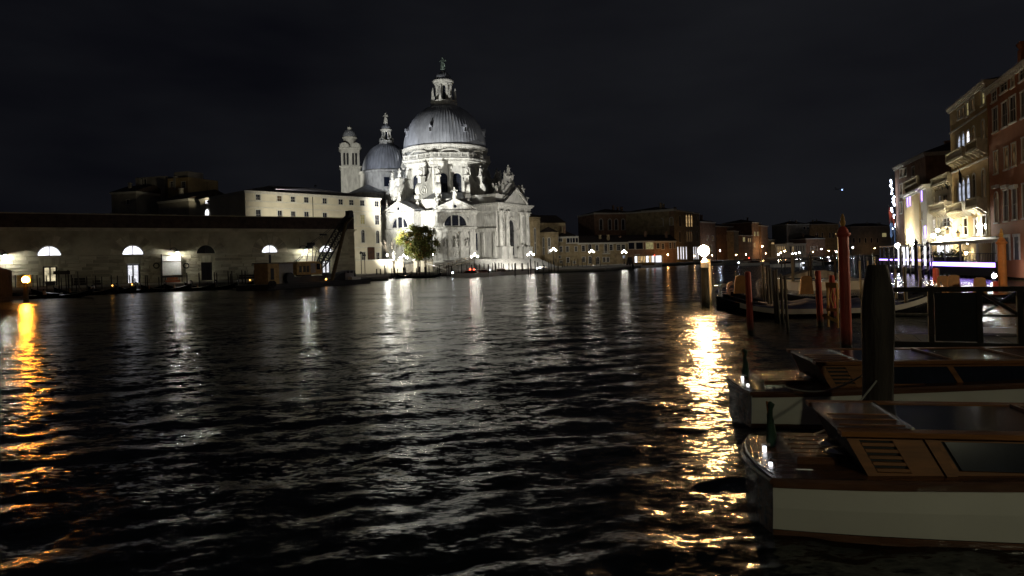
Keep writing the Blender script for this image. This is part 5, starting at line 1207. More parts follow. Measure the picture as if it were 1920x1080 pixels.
pole_row([(u, vt, 515, w) for u, vt, w in ((924.5,493,2),(929,492,2.6),(930.5,494,2.4),(936,493,2.2),(941,493,2),(944.5,494,2.4),(955,493,2),(961,494,2.2),(966,494,2.6),(967.5,493,2),(979,493,2),(981,493,2.2),(991,492,2.4),(995.5,486,2),(1004,489,2),(1009,492,2.4),(1019,493,2),(1030,490,2),(1034,489,2),(1040,491,2),(1047,492,2))],
   'dark mooring pole, %s from the left in the row below the portal steps', GC+' steps', D=lambda: rd.uniform(158,172))
pole_row([(u, 486+rd.uniform(-3,3), 500, 1.3) for u in (1000,1004,1012,1018,1024,1033,1038,1043,1055,1058,1064,1072,1078,1084,1092,1100,1110,1118,1126)],
   'very thin far mooring pole, %s from the left before the brick houses', 'far mooring poles before the brick houses', D=lambda: rd.uniform(205,230))
# three leaning piles tied together
q0 = ground(1181, 505); bt = thing('tied_piles', 'dark tripod of leaning piles in mid canal beside the ferry', 'piles', (W(1181,500,205)[0],205,0))
for dx in (-1.3,.1,1.4): obj('pile', MB().tube((dx,0,-1),(dx*.2,0,zz(1181,482,205)),.35,.3,8), M['wood_dark'], bt)
obj('band', MB().lathe([(.75,2.6),(.7,2.9)], 10), M['iron'], bt)
# foreground poles
for i, (u, vt, vb, w) in enumerate(((1442.6,498,558,6.5),(1449,503,562,6),(1455,507,572,6.5),(1461,505,578,6.5),(1468,514,584,6.5))):
    pole(u, vt, vb+24, w, ('tallest grey pole behind the orange edged one','second grey pole of the leaning row by the gondola','middle grey pole of the row by the gondola','fourth grey pole of the row by the gondola','last and shortest grey pole of the row by the gondola')[i], 'grey poles clustered beside the gondola', 'wood_grey', R(-1.5), D=36-i*1.1, seed=i)
pole(1434.5, 494, 580, 5.5, 'grey pole with an orange lit edge at the left of the cluster', 'grey poles clustered beside the gondola', 'wood_grey', R(-1.5), D=38)
pole(1477.5, 519, 622, 6, 'single slim grey pole right before the gondola hull', None, 'wood_grey', R(-1.2), seed=3)
pole(1331.5, 485, 565, 10, 'orange lit rough timber pole beside the blazing lamp', None, 'wood_grey', R(-1), D=46, seed=2)
pole(1641, 494, 760, 52, 'thick black weathered pole rising between the moored taxis', None, 'wood_dark', R(1.2), D=10.6, top='taper', seed=4)
for u, vt, vb, w, lb in ((1408,513,627,14,'red painted mooring pole before the gondola bow'),(1538.5,510,611,14,'red painted mooring pole before the gondola stern beside the lattice gate'),(1563.5,516,600,13,'shorter red pole partly hidden by the lattice gate'),(1757,505,562,13,'red pole standing beyond the jetty rail')):
    pole(u, vt, vb, w, lb, 'red painted mooring poles', 'red_paint', R(-1.4), top='round')
def fancy_pole(u, vt, vb, w, label, m, D=None, finial=True, name='painted_pole', coll='red_paint'):
    if D is None: D = ground(u, vb)[1]
    p = W(u, vb, D); h = zz(u, vt, D); r = w*D/FPX/2; t = thing(name, label, 'pole', (p[0], p[1], 0)); t.rotation_euler = (0, -R(.3), 0)
    H = h-r*4.2
    obj('shaft', MB().lathe([(r*1.05,-2),(r,.5),(r,H*.5),(r*.97,H-.04)], 20), M[m], t, smooth=False)
    obj('collar', MB().lathe([(r,H-.04),(r*1.3,H+r*.2),(r*1.32,H+r*.5),(r,H+r*.7),(r*.85,H+r*1.2),(r*.4,H+r*1.75),(r*.2,H+r*1.8)], 20), M[coll], t)
    if finial: obj('finial', MB().lathe([(r*.22,H+r*1.75),(r*.45,H+r*2.2),(r*.48,H+r*2.7),(r*.3,H+r*3.0),(r*.36,H+r*3.3),(r*.16,H+r*4.0),(.001,H+r*4.2)], 12), M['yellow_wood'], t)
    return t
fancy_pole(1587.5, 400, 656, 20, 'tall thick red pole with collar and gilded finial between gondola and jetty', 'red_paint')
fancy_pole(1881, 428, 556, 14, 'tall orange pole with a pointed finial before the red palace', 'orange_paint', coll='orange_paint')
pole(1868.5, 528, 600, 11, 'short red pole lit violet by the pontoon lamp', None, 'red_paint', R(-.5), D=44)
# striped and capped poles at the hotel pontoon
GS = 'capped hotel poles along the pontoon'
def striped(u, vt, D, w, label, m2='white_paint', stripes=True):
    p = W(u, 500, D); h = zz(u, vt, D); r = w*D/FPX/2; t = thing('striped_pole' if stripes else 'capped_pole', label, 'pole', (p[0],p[1],0), 0, GS)
    H = h-r*3.2; obj('shaft', MB().lathe([(r,-2),(r,H)], 12), M['black'], t)
    if stripes:
        st = MB()
        for k in range(int(H/.9)):
            vs = []; z0 = .3+k*.9
            for i in range(13): a = 2*PI*i/12; vs += [((r+.012)*math.cos(a),(r+.012)*math.sin(a),z0+.9*i/12),((r+.012)*math.cos(a),(r+.012)*math.sin(a),z0+.42+.9*i/12)]
            st.add(vs, [(2*i,2*i+2,2*i+3,2*i+1) for i in range(12)])
        obj('stripe', st, M[m2], t, kind='stuff')
    obj('cap', MB().lathe([(r*1.35,H),(r*1.5,H+r*.6),(r*.5,H+r*1.6),(r*.22,H+r*1.8),(r*.3,H+r*2.4),(.001,H+r*3.2)], 12), M['black'], t)
    return t
for u, vt, D, w, lb, sg in ((1718,446,78,6.5,'black capped pole with a lantern hood at the pontoon corner',False),(1730,455,82,5,'white and black striped pole nearest the pontoon corner',True),(1741,449,80,5,'striped pole right of the first one before the pontoon awning',True),
       (1706,458,90,3.6,'striped pole before the white lit hotel windows',True),(1689,456,92,4.4,'plain black pole left of the striped poles',False),(1692.5,470,96,2.8,'slim striped pole behind the plain black one',True),
       (1676,460,95,3.6,'black pole before the glowing landing stage left of the hotel',False),(1667,462,98,3.6,'leftmost black pole at the glowing landing stage',False),(1747,470,86,2.4,'thin striped pole behind the awning post',True),(1751,470,88,2.4,'thinnest striped pole beside the awning post',True)):
    striped(u, vt, D, w, lb, stripes=sg)
for u, vt, vb, w, lb in ((1616,490,560,5,'brown pole with a light top left of the black weathered pole'),(1631,488,560,4.5,'brown pole just behind the black weathered pole'),(1682,505,580,5,'grey pole behind the jetty rail, left of a thicker one'),(1701,500,590,7.5,'thick grey tapered pole behind the jetty rail'),(1727.5,498,575,6,'grey pole behind the jetty rail beside the striped pole'),(1763,503,560,4,'dark slim pole touching the red pole beyond the jetty rail')):
    pole(u, vt, vb, w, lb, None, 'wood_grey', R(-1), seed=int(u)%5)
pole_row([(u, 476+rd.uniform(-4,6), 503, 2.6) for u in (1490,1499,1545,1600,1605,1612,1620,1626,1636,1644,1651,1657,1662,1466,1472,1520,1524)],
   'thin dark pole, %s from the left, far up the canal among boats', 'far poles up the canal', D=lambda: rd.uniform(110,150))
for u, vt, vb, w, lb in ((1487,476,520,6,'grey pole right of the grey cluster behind the covered motorboat'),(1521,478,510,5,'dark pole behind the covered motorboat near its stern'),(1520-3,486,530,2.6,'thin black pole before the middle of the covered motorboat'),(1567,472,520,5,'dark pole touching the left side of the tall red pole')):
    pole(u, vt, vb, w, lb, None, 'wood_dark' if w < 6 else 'wood_grey', R(-.8), D=62)

# ---------------------------------------------------------------- gondolas
def gondola_meshes():
    hull = MB(); n = 30; L = 5.5; secs = []
    for i in range(n+1):
        t = -1+2*i/n; x = t*L; b = .74*max(0.02, (1-abs(t)**2.3))+.01; up = .95*max(0, abs(t)-.35)**2.0*(1.15 if t < 0 else 1.25)
        zk = -.18+up*1.25; zg = .42+up*1.55; secs.append([(x,-b,zg),(x,-b*.94,zg-.12),(x,-b*.62,zk+.06),(x,0,zk),(x,b*.62,zk+.06),(x,b*.94,zg-.12),(x,b,zg)])
    vs = [p for s in secs for p in s]; hull.add(vs, [(i*7+j,(i+1)*7+j,(i+1)*7+j+1,i*7+j+1) for i in range(n) for j in range(6)])
    deck = MB(); vs = []
    for i in range(n+1):
        s = secs[i]; vs += [(s[0][0],s[0][1]*.97,s[0][2]-.02),(s[0][0],0,s[0][2]+.05),(s[6][0],s[6][1]*.97,s[6][2]-.02)]
    deck.add(vs, [(i*3+j,(i+1)*3+j,(i+1)*3+j+1,i*3+j+1) for i in range(n) for j in range(2) if not (11 <= i <= 18)])
    cover = MB(); vs = []; k = 8
    for i in range(5, n-4):
        s = secs[i]; hh = .30*math.sin(PI*(i-5)/(n-10))**.5+.06*math.sin(i*1.7)
        for j in range(k+1): a = PI*j/k; vs.append((s[0][0], s[0][1]*1.03*math.cos(a), s[0][2]+.03+hh*math.sin(a)+.02*math.sin(j*2.1+i)))
    m_ = n-9; cover.add(vs, [(i*(k+1)+j,(i+1)*(k+1)+j,(i+1)*(k+1)+j+1,i*(k+1)+j+1) for i in range(m_-1) for j in range(k)])
    band = MB(); vs = []
    for i in range(3, n-1):
        s = secs[i]
        for y in (-1, 1): vs += [(s[0][0], y*abs(s[0][1])*1.05, s[0][2]+.03),(s[0][0], y*abs(s[0][1])*1.02, s[0][2]-.22)]
    q = n-4; band.add(vs, [f for i in range(q-1) for f in ((i*4,i*4+1,i*4+5,i*4+4),(i*4+2,i*4+6,i*4+7,i*4+3))])
    ferro = MB(); x = -L
    out = [(-.05,.55),(-.16,.8),(-.22,1.05),(-.24,1.25),(-.20,1.50),(-.08,1.66),(.10,1.70),(.20,1.62),(.14,1.50),(.0,1.48),(-.06,1.36)]
    for j in range(6): z = 1.28-j*.115; out += [(-.08,z),(-.34+.0,z-.01) if False else (.22,z),(.22,z-.06),(-.05,z-.06)]
    out += [(.02,.55)]
    ferro.add([(x+a,-.02,z) for a, z in out]+[(x+a,.02,z) for a, z in out], [tuple(range(len(out))), tuple(range(len(out),2*len(out)))[::-1]]+[((i+1)%len(out), i, len(out)+i, len(out)+(i+1)%len(out)) for i in range(len(out))])
    tail = MB().path([(L-.05,0,1.05),(L+.05,0,1.35),(L-.02,0,1.6)], [.07,.06,.02], 6)
    seat = MB().add([(.5,-.36,.5),(.5,.36,.5),(.62,-.30,1.08),(.62,.30,1.08),(.60,-.36,.5),(.60,.36,.5),(.70,-.30,1.06),(.70,.30,1.06)], [(0,1,3,2),(4,6,7,5),(2,3,7,6),(0,2,6,4),(1,5,7,3),(0,4,5,1)])
    fork = MB().path([(1.9,.66,.5),(1.95,.7,.75),(1.85,.68,.92),(2.02,.72,1.05)], [.06,.05,.05,.03], 6)
    return dict(hull=hull.mesh('hull', M['black_gloss'], True), deck=deck.mesh('deck', M['black_gloss']), cover=cover.mesh('cover', M['blue_tarp'], True), band=band.mesh('gunwale_cloth', M['grey_tarp']),
                ferro=ferro.mesh('bow_comb', M['steel']), tail=tail.mesh('stern_horn', M['steel'], True), seat=seat.mesh('seat_back', M['tan_uphol']), fork=fork.mesh('oar_fork', M['wood_dark'], True))
GM = gondola_meshes()
def gondola(p, rz, label, group, parts=('hull','deck','ferro','tail','seat','fork'), s=1.0, light=None):
    t = thing('gondola', label, 'gondola', (p[0],p[1],0), rz, group); t.scale = (s,s,s)
    for k in parts: obj(GM[k].name.split('.')[0], GM[k], None, t)
    if light:
        x = -4.9 if light > 0 else 4.9
        obj('bow_lantern', cached('blan', lambda: MB().ball((0,0,0), .09, 8, 6).mesh('bow_lantern', M['nav_amber'])), None, t, (x, 0, 1.3))
    return t
G1 = 'gondolas moored by the red poles'
p = ground(1512, 606); p = W(1551, 560, 34.6); gondola((p[0], p[1]), R(-5), 'black gondola with blue cover and pale cloth along its side, nearest the red poles', G1, ('hull','deck','cover','band','ferro','tail','fork'))
p = W(1552, 560, 36.7); gondola((p[0], p[1]), R(-5), 'gondola with a bow comb and tan seat moored behind the blue covered one', G1, ('hull','deck','cover','ferro','tail','seat'))
p = W(1594, 560, 43.0); gondola((p[0], p[1]), R(-5), 'gondola with its steel bow comb apart from the others, behind the red pole', G1, ('hull','deck','ferro','tail'))
p = W(1554, 560, 39.2); gondola((p[0], p[1]), R(-5), 'gondola with two tan seat backs, farthest of the group by the red poles', G1, ('hull','deck','ferro','tail','seat'))
for u, v, D, lb in ((1388.5,531,37.2,'small tan seat back standing up left of the red pole'),(1512,532,36.5,'small tan seat back standing up between the grey poles and the second red pole'),(1768,531,38,'tan seat back of a moored boat right beside the red pole'),(1788,530,37,'tan seat back of a moored boat in the middle beyond the jetty rail'),(1837,535,36,'rounded tan seat back of a moored boat near the right end of the jetty rail')):
    p = W(u, v, D); o = obj('seat_back', cached('seatb', lambda: MB().prism([(-.36,-.55),(.36,-.55),(.26,.36),(.12,.42),(-.12,.42),(-.26,.36)], -.06, .06).mesh('seat_back', M['tan_uphol'])), None, None, p, R(-8)); tag(o, lb, 'seat', 'tan seat backs of moored boats')
p = ground(1800, 566); gondola((p[0], p[1]), R(-4), 'dark gondola moored right behind the jetty panel', None, ('hull','deck','fork'))
# gondolas along the warehouse
GQ = 'gondolas along the warehouse quay'
def gq(u, D, rz, lb, light=None, s=.95): p = W(u, 540, D); gondola((p[0], p[1]), rz, lb, GQ, s=s, light=light)
gq(92, 88, R(188), 'gondola with an orange lit bow beside the glaring orange lamp')
gq(140, 96, R(200), 'gondola with a small amber bow light right of the tan pole', 1)
gq(180, 100, R(202), 'gondola with an amber bow light under the bare warehouse wall', 1)
gq(238, 104, R(200), 'dark gondola below the blue lit lattice door')
gq(288, 103, R(196), 'dark gondola left of the notice board')
gq(335, 104, R(194), 'dark gondola in front of the notice board')
gq(378, 106, R(198), 'dark gondola before the dark warehouse door')
gq(412, 112, R(202), 'gondola with an amber bow light right of the dark door', 1)
gq(730, 152, R(186), 'dark gondola below the garden wall at the church quay', None, .9)
gq(786, 152, R(188), 'dark gondola before the wooden ramp at the church quay', None, .9)
for i, (u, D) in enumerate(((1056,222),(1084,224),(1112,226),(1137,227))): gq(u, D, R(184+i*2), ('leftmost of the four far gondolas before the brick houses','second of the four far gondolas before the brick houses','third of the four far gondolas before the brick houses','rightmost of the four far gondolas before the brick houses')[i], None, .95)

# ---------------------------------------------------------------- shed, ferry, crane barge
p0 = W(-30, 560, 84); q = W(24, 560, 86); F = Facade(p0, q); sh = thing('pontoon_shed', 'dark red timber shed on a pontoon at the left edge', 'shed', (F.p0.x,F.p0.y,0), F.rz); zt = zz(24, 509, 86)
n_ = 16
for i in range(n_): obj('plank', MB().bx(i*F.L/n_+.012,(i+1)*F.L/n_-.012,-.03,.06,.45,zt), M['wood_dark'], sh)
obj('body', MB().bx(0,F.L,.06,3.2,.3,zt), M['wood_dark'], sh); obj('roof', MB().prism([(-.3,zt),(F.L+.25,zt),(F.L*.4,zt+.75)], -.35, 3.6), M['roof'], sh); obj('pontoon', MB().bx(-.5,F.L+1.2,-1.0,4,-.5,.4), M['black'], sh)
obj('vent_pipe', MB().tube((F.L*.55,1,zt),(F.L*.55,1,zt+1.4),.07).bx(F.L*.55-.25,F.L*.55+.25,.9,1.1,zt+1.35,zt+1.42), M['iron'], sh)
# dark hanging sign
p = W(115.5, 512, 101); t = thing('hanging_sign', 'dark sign board on two posts before the lattice lit door', 'sign', (p[0],p[1],0), FD.rz)
z1, z0 = zz(115,508,101), zz(115,514.5,101); obj('board', MB().bx(-1.05,1.05,-.08,.08,z0,z1), M['wood_dark'], t)
for x in (-.35,.8): obj('post', MB().bx(x-.1,x+.1,-.08,.08,-.5,z1+.1) if x < 0 else MB().bx(x-.07,x+.07,.09,.2,-.5,z1+.15), M['wood_dark'], t)

M['spud'] = mat('dull_yellow_steel', (.075,.052,.016), .7, .3, 2.0)
def barge():
    D = 103.0; ps = W(480, 540, 100.0); pe = W(668, 530, 122.0); F = Facade(ps, pe); L = F.L
    t = thing('crane_barge', 'dark work barge carrying a yellow cabin and a lattice boom crane before the warehouse', 'barge', (F.p0.x,F.p0.y,0), F.rz)
    def bz(u, v): return F.sz(u, v)
    hl = MB(); hl.prism([(-.3,-.6),(L+.2,-.6),(L+1.0,.9),(L-2.5,.75),(0,.75),(-.6,.7)][::1], -2.6, 3.4); obj('hull', hl, M['black'], t)
    obj('rub_rail', MB().bx(-.3,L+.6,-2.72,-2.6,.42,.6), M['iron'], t)
    s0, zt = bz(488, 495); s1, zb = bz(537, 529); sm = bz(509.5, 500)[0]
    obj('cabin', MB().bx(s0,sm,-1.4,1.2,.75,zt), M['rust_yellow'], t); obj('container', MB().bx(sm+.02,s1,-1.4,1.2,.75,zt-.02), M['grey_panel'], t)
    obj('cabin_door', MB().bx(s0+.55,s0+1.2,-1.46,-1.4,1.4,zt-.7), M['iron'], t)
    obj('cabin_roof', MB().bx(s0-.15,s1+.2,-1.6,1.4,zt,zt+.14), M['wood_grey'], t); obj('funnel', MB().tube((s0+2.2,.2,zt),(s0+2.2,.2,zt+1.4),.17), M['iron'], t)
    for i, x in enumerate((-.1,.35)):
        tt = MB(); n1, n2 = 16, 8; tt.add([((.42+.16*math.cos(b))*math.cos(a), .16*math.sin(b), (.42+.16*math.cos(b))*math.sin(a)) for a in np.linspace(0,2*PI,n1,endpoint=False) for b in np.linspace(0,2*PI,n2,endpoint=False)],
            [(k*n2+j, k*n2+(j+1)%n2, ((k+1)%n1)*n2+(j+1)%n2, ((k+1)%n1)*n2+j) for k in range(n1) for j in range(n2)]); obj('tyre_fender', tt, M['rubber'], t, (x+.2,-2.8,.75), smooth=True)
    obj('winch', MB().lathe([(.9,-.3),(.9,-.2),(.4,-.15),(.4,.15),(.9,.2),(.9,.3)], 16), M['iron'], t, (s1-1.5,-1.9,1.5), rot=(PI/2,0,0))
    # crane house
    c0, cz1 = bz(545, 491); c1, cz0 = bz(592, 514)
    obj('crane_deck', MB().bx(c0-1.2,c1+.8,-1.5,1.5,.75,cz0-.25), M['iron'], t); obj('slew_ring', MB().lathe([(1.2,cz0-.25),(1.2,cz0)], 18, ((c0+c1)/2,0,0)), M['iron'], t)
    ch = obj('crane_house', MB().prism([(c0,cz0),(c1,cz0),(c1,cz1-.6),(c1-.5,cz1),(c0+.6,cz1),(c0,cz1-.35)], -1.2, 1.2), M['rust_yellow'], t)
    obj('window', MB().bx(c1-1.2,c1-.35,-1.25,-1.2,cz0+.75,cz1-.35), M['dark_glass'], ch); obj('side_door', MB().bx(c1-2.6,c1-1.5,-1.25,-1.2,cz0+.25,cz1-.3), M['grey_panel'], ch)
    for x in (c0+.8,c0+1.7,c0+2.5): obj('louvre', MB().bx(x-.3,x+.3,-1.24,-1.2,cz0+.4,cz1-.7), M['iron'], ch)
    # lattice boom
    b0 = bz(594, 508); b1 = bz(657, 399); a = Vector((b0[0],0,b0[1])); e = Vector((b1[0],0,b1[1])); d = e-a; n = Vector((-d.z,0,d.x)).normalized(); y = Vector((0,1,0)); nb = 22
    bm = MB(); cs = []
    def cp(i, sx, sy):
        f = i/nb; w = .58*(min(1, f*5+.25) if f < .5 else min(1, (1-f)*3+.3)); return a+d*f+n*(w*sx)+y*(w*sy)
    for sx, sy in ((-1,-1),(1,-1),(1,1),(-1,1)):
        bm.path([cp(i,sx,sy) for i in range(nb+1)], .12, 4)
    for i in range(nb):
        s = 1 if i % 2 else -1
        bm.tube(cp(i,-s,-1),cp(i+1,s,-1),.07,None,4); bm.tube(cp(i,-s,1),cp(i+1,s,1),.07,None,4); bm.tube(cp(i,-1,-s),cp(i+1,-1,s),.06,None,4); bm.tube(cp(i,1,-s),cp(i+1,1,s),.06,None,4)
    obj('lattice_boom', bm, M['iron'], t)
    obj('boom_sleeve', MB().path([cp(15,0,0),cp(18,0,0),cp(nb,0,0)], [.62,.6,.42], 4), M['iron'], t)
    obj('boom_head', MB().box(e-d*.05, (.9,.8,1.6), 0).tube(e-y*.3,e+y*.3,.45,None,12), M['iron'], t)
    g0 = bz(613, 512); g1 = bz(641, 430); obj('spud_leg', MB().path([(g0[0],-.9,g0[1]-1.5),(g1[0],-.9,g1[1]+1.0),(e.x-.4,-.5,e.z-1)], [.32,.28,.2], 8), M['spud'], t)
    m0 = bz(583, 491); m1 = bz(583, 459); gm = MB()
    for yy in (-.6,.6): gm.tube((m0[0]-.4,yy,m0[1]-.1),(m1[0],yy*.5,m1[1]),.07).tube((m0[0]+1.4,yy,m0[1]-.3),(m1[0]+1.6,yy*.4,m1[1]-.9),.07)
    gm.box((m1[0],0,m1[1]+.1),(.9,.9,.5)).box((m1[0]-.5,0,m1[1]-.4),(.8,.6,.5)); obj('gantry', gm, M['iron'], t)
    cbm = MB()
    for q0, q1 in (((m1[0],m1[1]+.2),(bz(606,440)[0],bz(606,440)[1])),((c0+1.4,cz1),(m1[0],m1[1])),((c0+1.0,cz1),(m1[0]+.3,m1[1]-.8)),((bz(606,440)[0],bz(606,440)[1]),(e.x,e.z)),((m1[0],m1[1]),(a.x+2.0,a.z+2.4))):
        for yy in (-.25,.25): cbm.tube((q0[0],yy,q0[1]),(q1[0],yy,q1[1]),.035,None,4)
    obj('cable', cbm, M['iron'], t, kind='stuff')
    obj('hook_block', MB().box((bz(606,440)[0],0,bz(606,440)[1]),(1.4,.4,.25)), M['iron'], t)
    # wheelhouse and heap at the bow
    w0, wz1 = bz(640, 507); w1, wz0 = bz(655, 519)
    obj('wheelhouse', MB().bx(w0,w1,-1.0,1.0,.75,wz1-.5).bx(w0-.2,w1+.25,-1.1,1.1,wz1-.1,wz1).bx(w0,w0+.1,-1,-.9,wz1-.5,wz1-.1).bx((w0+w1)/2-.05,(w0+w1)/2+.05,-1,-.9,wz1-.5,wz1-.1).bx(w1-.1,w1,-1,-.9,wz1-.5,wz1-.1), M['grey_panel'], t)
    obj('gear_heap', MB().prism([(c1+.9,.75),(w1+1.0,.75),(w1+.6,2.3),(w0-1.0,1.9),(w0-2.5,1.3)], -.8, 1.6), M['black'], t)
    obj('working_light', MB().ball((bz(586,527)[0],-2.75,1.1), .13, 8, 6), M['nav_amber'], t)
    obj('pallet', MB().bx(w0-.1,w1+.2,-2.3,-1.4,.76,1.25), M['white_paint'], t)
barge()

def hull_mb(L, B, h, bow=2.2, z0=-.3, flare=.12, n=16):
    mb = MB(); secs = []
    for i in range(n+1):
        t = i/n; x = L*t; k = 1.0 if x < L-bow*1.6 else max(.03, 1-((x-(L-bow*1.6))/(bow*1.6))**2.2); up = .35*max(0,t-.5)**2*2
        secs.append([(x,-B/2*k,h+up),(x,-B/2*k*(1-flare),z0),(x,B/2*k*(1-flare),z0),(x,B/2*k,h+up)])
    vs = [p for s in secs for p in s]; mb.add(vs, [(i*4+j,(i+1)*4+j,(i+1)*4+j+1,i*4+j+1) for i in range(n) for j in range(3)]+[(0,1,2,3)]+[(i*4,i*4+3,(i+1)*4+3,(i+1)*4) for i in range(n)])
    return mb
# canal ferry (long low water bus) with lit cabin
pF = W(1176, 497, 222); qF = W(1241, 496, 224); F = Facade(pF, qF); t = thing('water_bus', 'long white and yellow ferry with lit cabin windows at the far quay', 'ferry', (F.p0.x,F.p0.y,0), F.rz); L = F.L
obj('hull', hull_mb(L, 3.2, .75, 2.0), M['white_paint'], t); s0 = F.sz(1187,485)[0]; s1 = F.sz(1224,485)[0]; zt = F.sz(1200,478.5)[1]
cb = MB().bx(s0,s1,-1.4,1.4,.75,1.75); obj('cabin', cb, M['rust_yellow'], t); obj('cabin_roof', MB().bx(s0-.6,s1+3.4,-1.55,1.55,zt-.3,zt), M['rust_yellow'], t)
for i in range(7):
    x = s0+(s1-s0)*i/7; obj('window', MB().bx(x+.12,x+(s1-s0)/7-.12,-1.3,-1.2,1.75,zt-.32), M['win_white' if i in (0,4,6) else 'win_warm'], t); obj('window_post', MB().bx(x-.08,x+.08,-1.42,-1.2,1.75,zt-.3), M['white_paint'], t)
s2, s3 = F.sz(1226,485)[0], F.sz(1238,485)[0]
obj('wheelhouse', MB().bx(s2,s3,-1.3,1.3,.75,1.7).bx(s2,s2+.15,-1.3,1.3,1.7,zt-.3).bx(s3-.15,s3,-1.3,1.3,1.7,zt-.3), M['white_paint'], t); obj('wheelhouse_glass', MB().bx(s2+.15,s3-.15,-1.2,1.2,1.7,zt-.31), M['win_white'], t)
obj('red_light', MB().ball((s2-.4,-1.6,zt-.2), .16, 8, 6), M['nav_red'], t)
M['led_dock'] = emit('dock_light', (.8,.87,1.0), 30.0)

# motorboats: small far ones
def motorboat(u, v, D, L, rz, label, group=None, cabin=True, hull='white_paint', lights=(), cover=None):
    p = W(u, v, D); t = thing('motorboat', label, 'boat', (p[0]-L/2*math.cos(rz), p[1]-L/2*math.sin(rz), 0), rz, group)
    obj('hull', hull_mb(L, L*.27, .75, L*.25), M[hull], t)
    if cabin:
        obj('cabin', MB().prism([(L*.3,.8),(L*.68,.85),(L*.6,1.45),(L*.34,1.45)], -L*.09, L*.09), M['mahogany'], t); obj('cabin_window', MB().prism([(L*.34,.98),(L*.61,1.0),(L*.57,1.36),(L*.37,1.36)], -L*.093, L*.093), M['dark_glass'], t)
        obj('cabin_roof', MB().bx(L*.3,L*.64,-L*.1,L*.1,1.46,1.53), M['white_paint'], t)
    if cover: obj('cover', MB().prism([(L*.12,.8),(L*.95,1.0),(L*.62,1.65),(L*.45,1.6),(L*.2,1.1)], -L*.1, L*.1), M[cover], t)
    for nm, m, x, z, r_ in lights: obj(nm, MB().ball((x*L,-L*.13,z), r_, 8, 6), M[m], t)
    return t
M['boat_light'] = emit('boat_head_light', (.8,.87,1.0), 40.0); M['boat_red'] = emit('boat_tail_light', (1.0,.06,.03), 22.0)
motorboat(882, 516, 150, 8.5, R(176), 'white water taxi with red and white lights crossing before the church', None, True, 'white_paint', (('head_light','boat_light',.98,1.0,.17),('head_light','boat_light',.88,.55,.15),('tail_light','boat_red',.52,1.7,.16),('tail_light','boat_red',.42,1.6,.13)))
motorboat(905, 512, 158, 8.5, R(4), 'white taxi with amber cabin windows moored at the church steps', 'small boats moored at the church steps')
motorboat(940, 509, 163, 7, R(8), 'pale boat with a small white light under the right part of the steps', 'small boats moored at the church steps', True, 'white_paint', (('stern_light','nav_white',.1,1.3,.2),))
motorboat(975, 508, 166, 7, R(4), 'pale open boat before the main portal steps', 'small boats moored at the church steps', False)
motorboat(1018, 503, 180, 8, R(3), 'white moored boat below the first brick apse', 'small boats moored at the church steps', True, 'white_paint', (('stern_light','boat_light',.3,1.2,.16),))
motorboat(1352, 487, 240, 9, R(6), 'far pale boat low on the water right of the amber lamp', 'boats under way far up the canal', False, 'grey_tarp')
motorboat(1372, 486, 250, 9, R(6), 'far boat with a pale cover behind the red pole', 'boats under way far up the canal', False, 'grey_tarp', (), 'grey_tarp')
motorboat(1412, 488, 210, 9, R(176), 'far white boat with a bright bow light near the middle of the canal', 'boats under way far up the canal', True, 'white_paint', (('head_light','boat_light',.95,.9,.2),))
motorboat(1402, 482, 300, 10, R(5), 'far white work boat with a wheelhouse before the dark palaces', 'boats under way far up the canal', True, 'white_paint', (('tail_light','nav_red',.5,2.0,.2),))
motorboat(1476, 491, 170, 8, R(6), 'far grey boat left of the floodlit palace reflections', 'boats under way far up the canal', True, 'white_paint', (('head_light','boat_light',.95,.9,.14),))
motorboat(1510, 490, 180, 9, R(4), 'far long pale boat before the floodlit low palace', 'boats under way far up the canal', False, 'grey_tarp', (), 'grey_tarp')
motorboat(1556, 485, 230, 10, R(176), 'far taxi with a yellow lit roof left of the tall red pole', 'boats under way far up the canal', True, 'rust_yellow', (('head_light','boat_light',.5,1.8,.16),))
motorboat(1546, 489, 190, 9, R(3), 'far dark boat with a short white light left of the tall red pole', 'boats under way far up the canal', True, 'black', (('stern_light','nav_white',.6,1.1,.2),))
motorboat(1420, 489, 215, 8, R(4), 'far open boat in orange light right of the white one', 'boats under way far up the canal', False, 'rust_yellow')
motorboat(1533, 512, 64, 8.2, R(184), 'covered pale motorboat moored behind the grey pole cluster', None, False, 'white_paint', (), 'grey_tarp')
motorboat(1572, 513, 60, 8.2, R(2), 'violet tinted white motorboat passing behind the tall red pole', None, False, 'white_paint', (('stern_light','nav_white',.98,.9,.1),))
# floating landing stage far off
t = thing('landing_stage', 'pale roofed landing stage before the floodlit low palace', 'landing stage', W(1506, 484, 300)); x0 = 0
zt = zz(1506, 476, 300)-t.location.z
obj('roof', MB().bx(-4,4.4,-2,2,zt-.3,zt), M['white_paint'], t); obj('deck', MB().bx(-4.2,4.6,-2.2,2.2,-t.location.z-.2,-t.location.z+.6), M['iron'], t)
for x in (-3.5,-1,1.5,4): obj('post', MB().bx(x-.1,x+.1,-1.9,-1.7,-t.location.z+.6,zt-.3), M['grey_panel'], t)

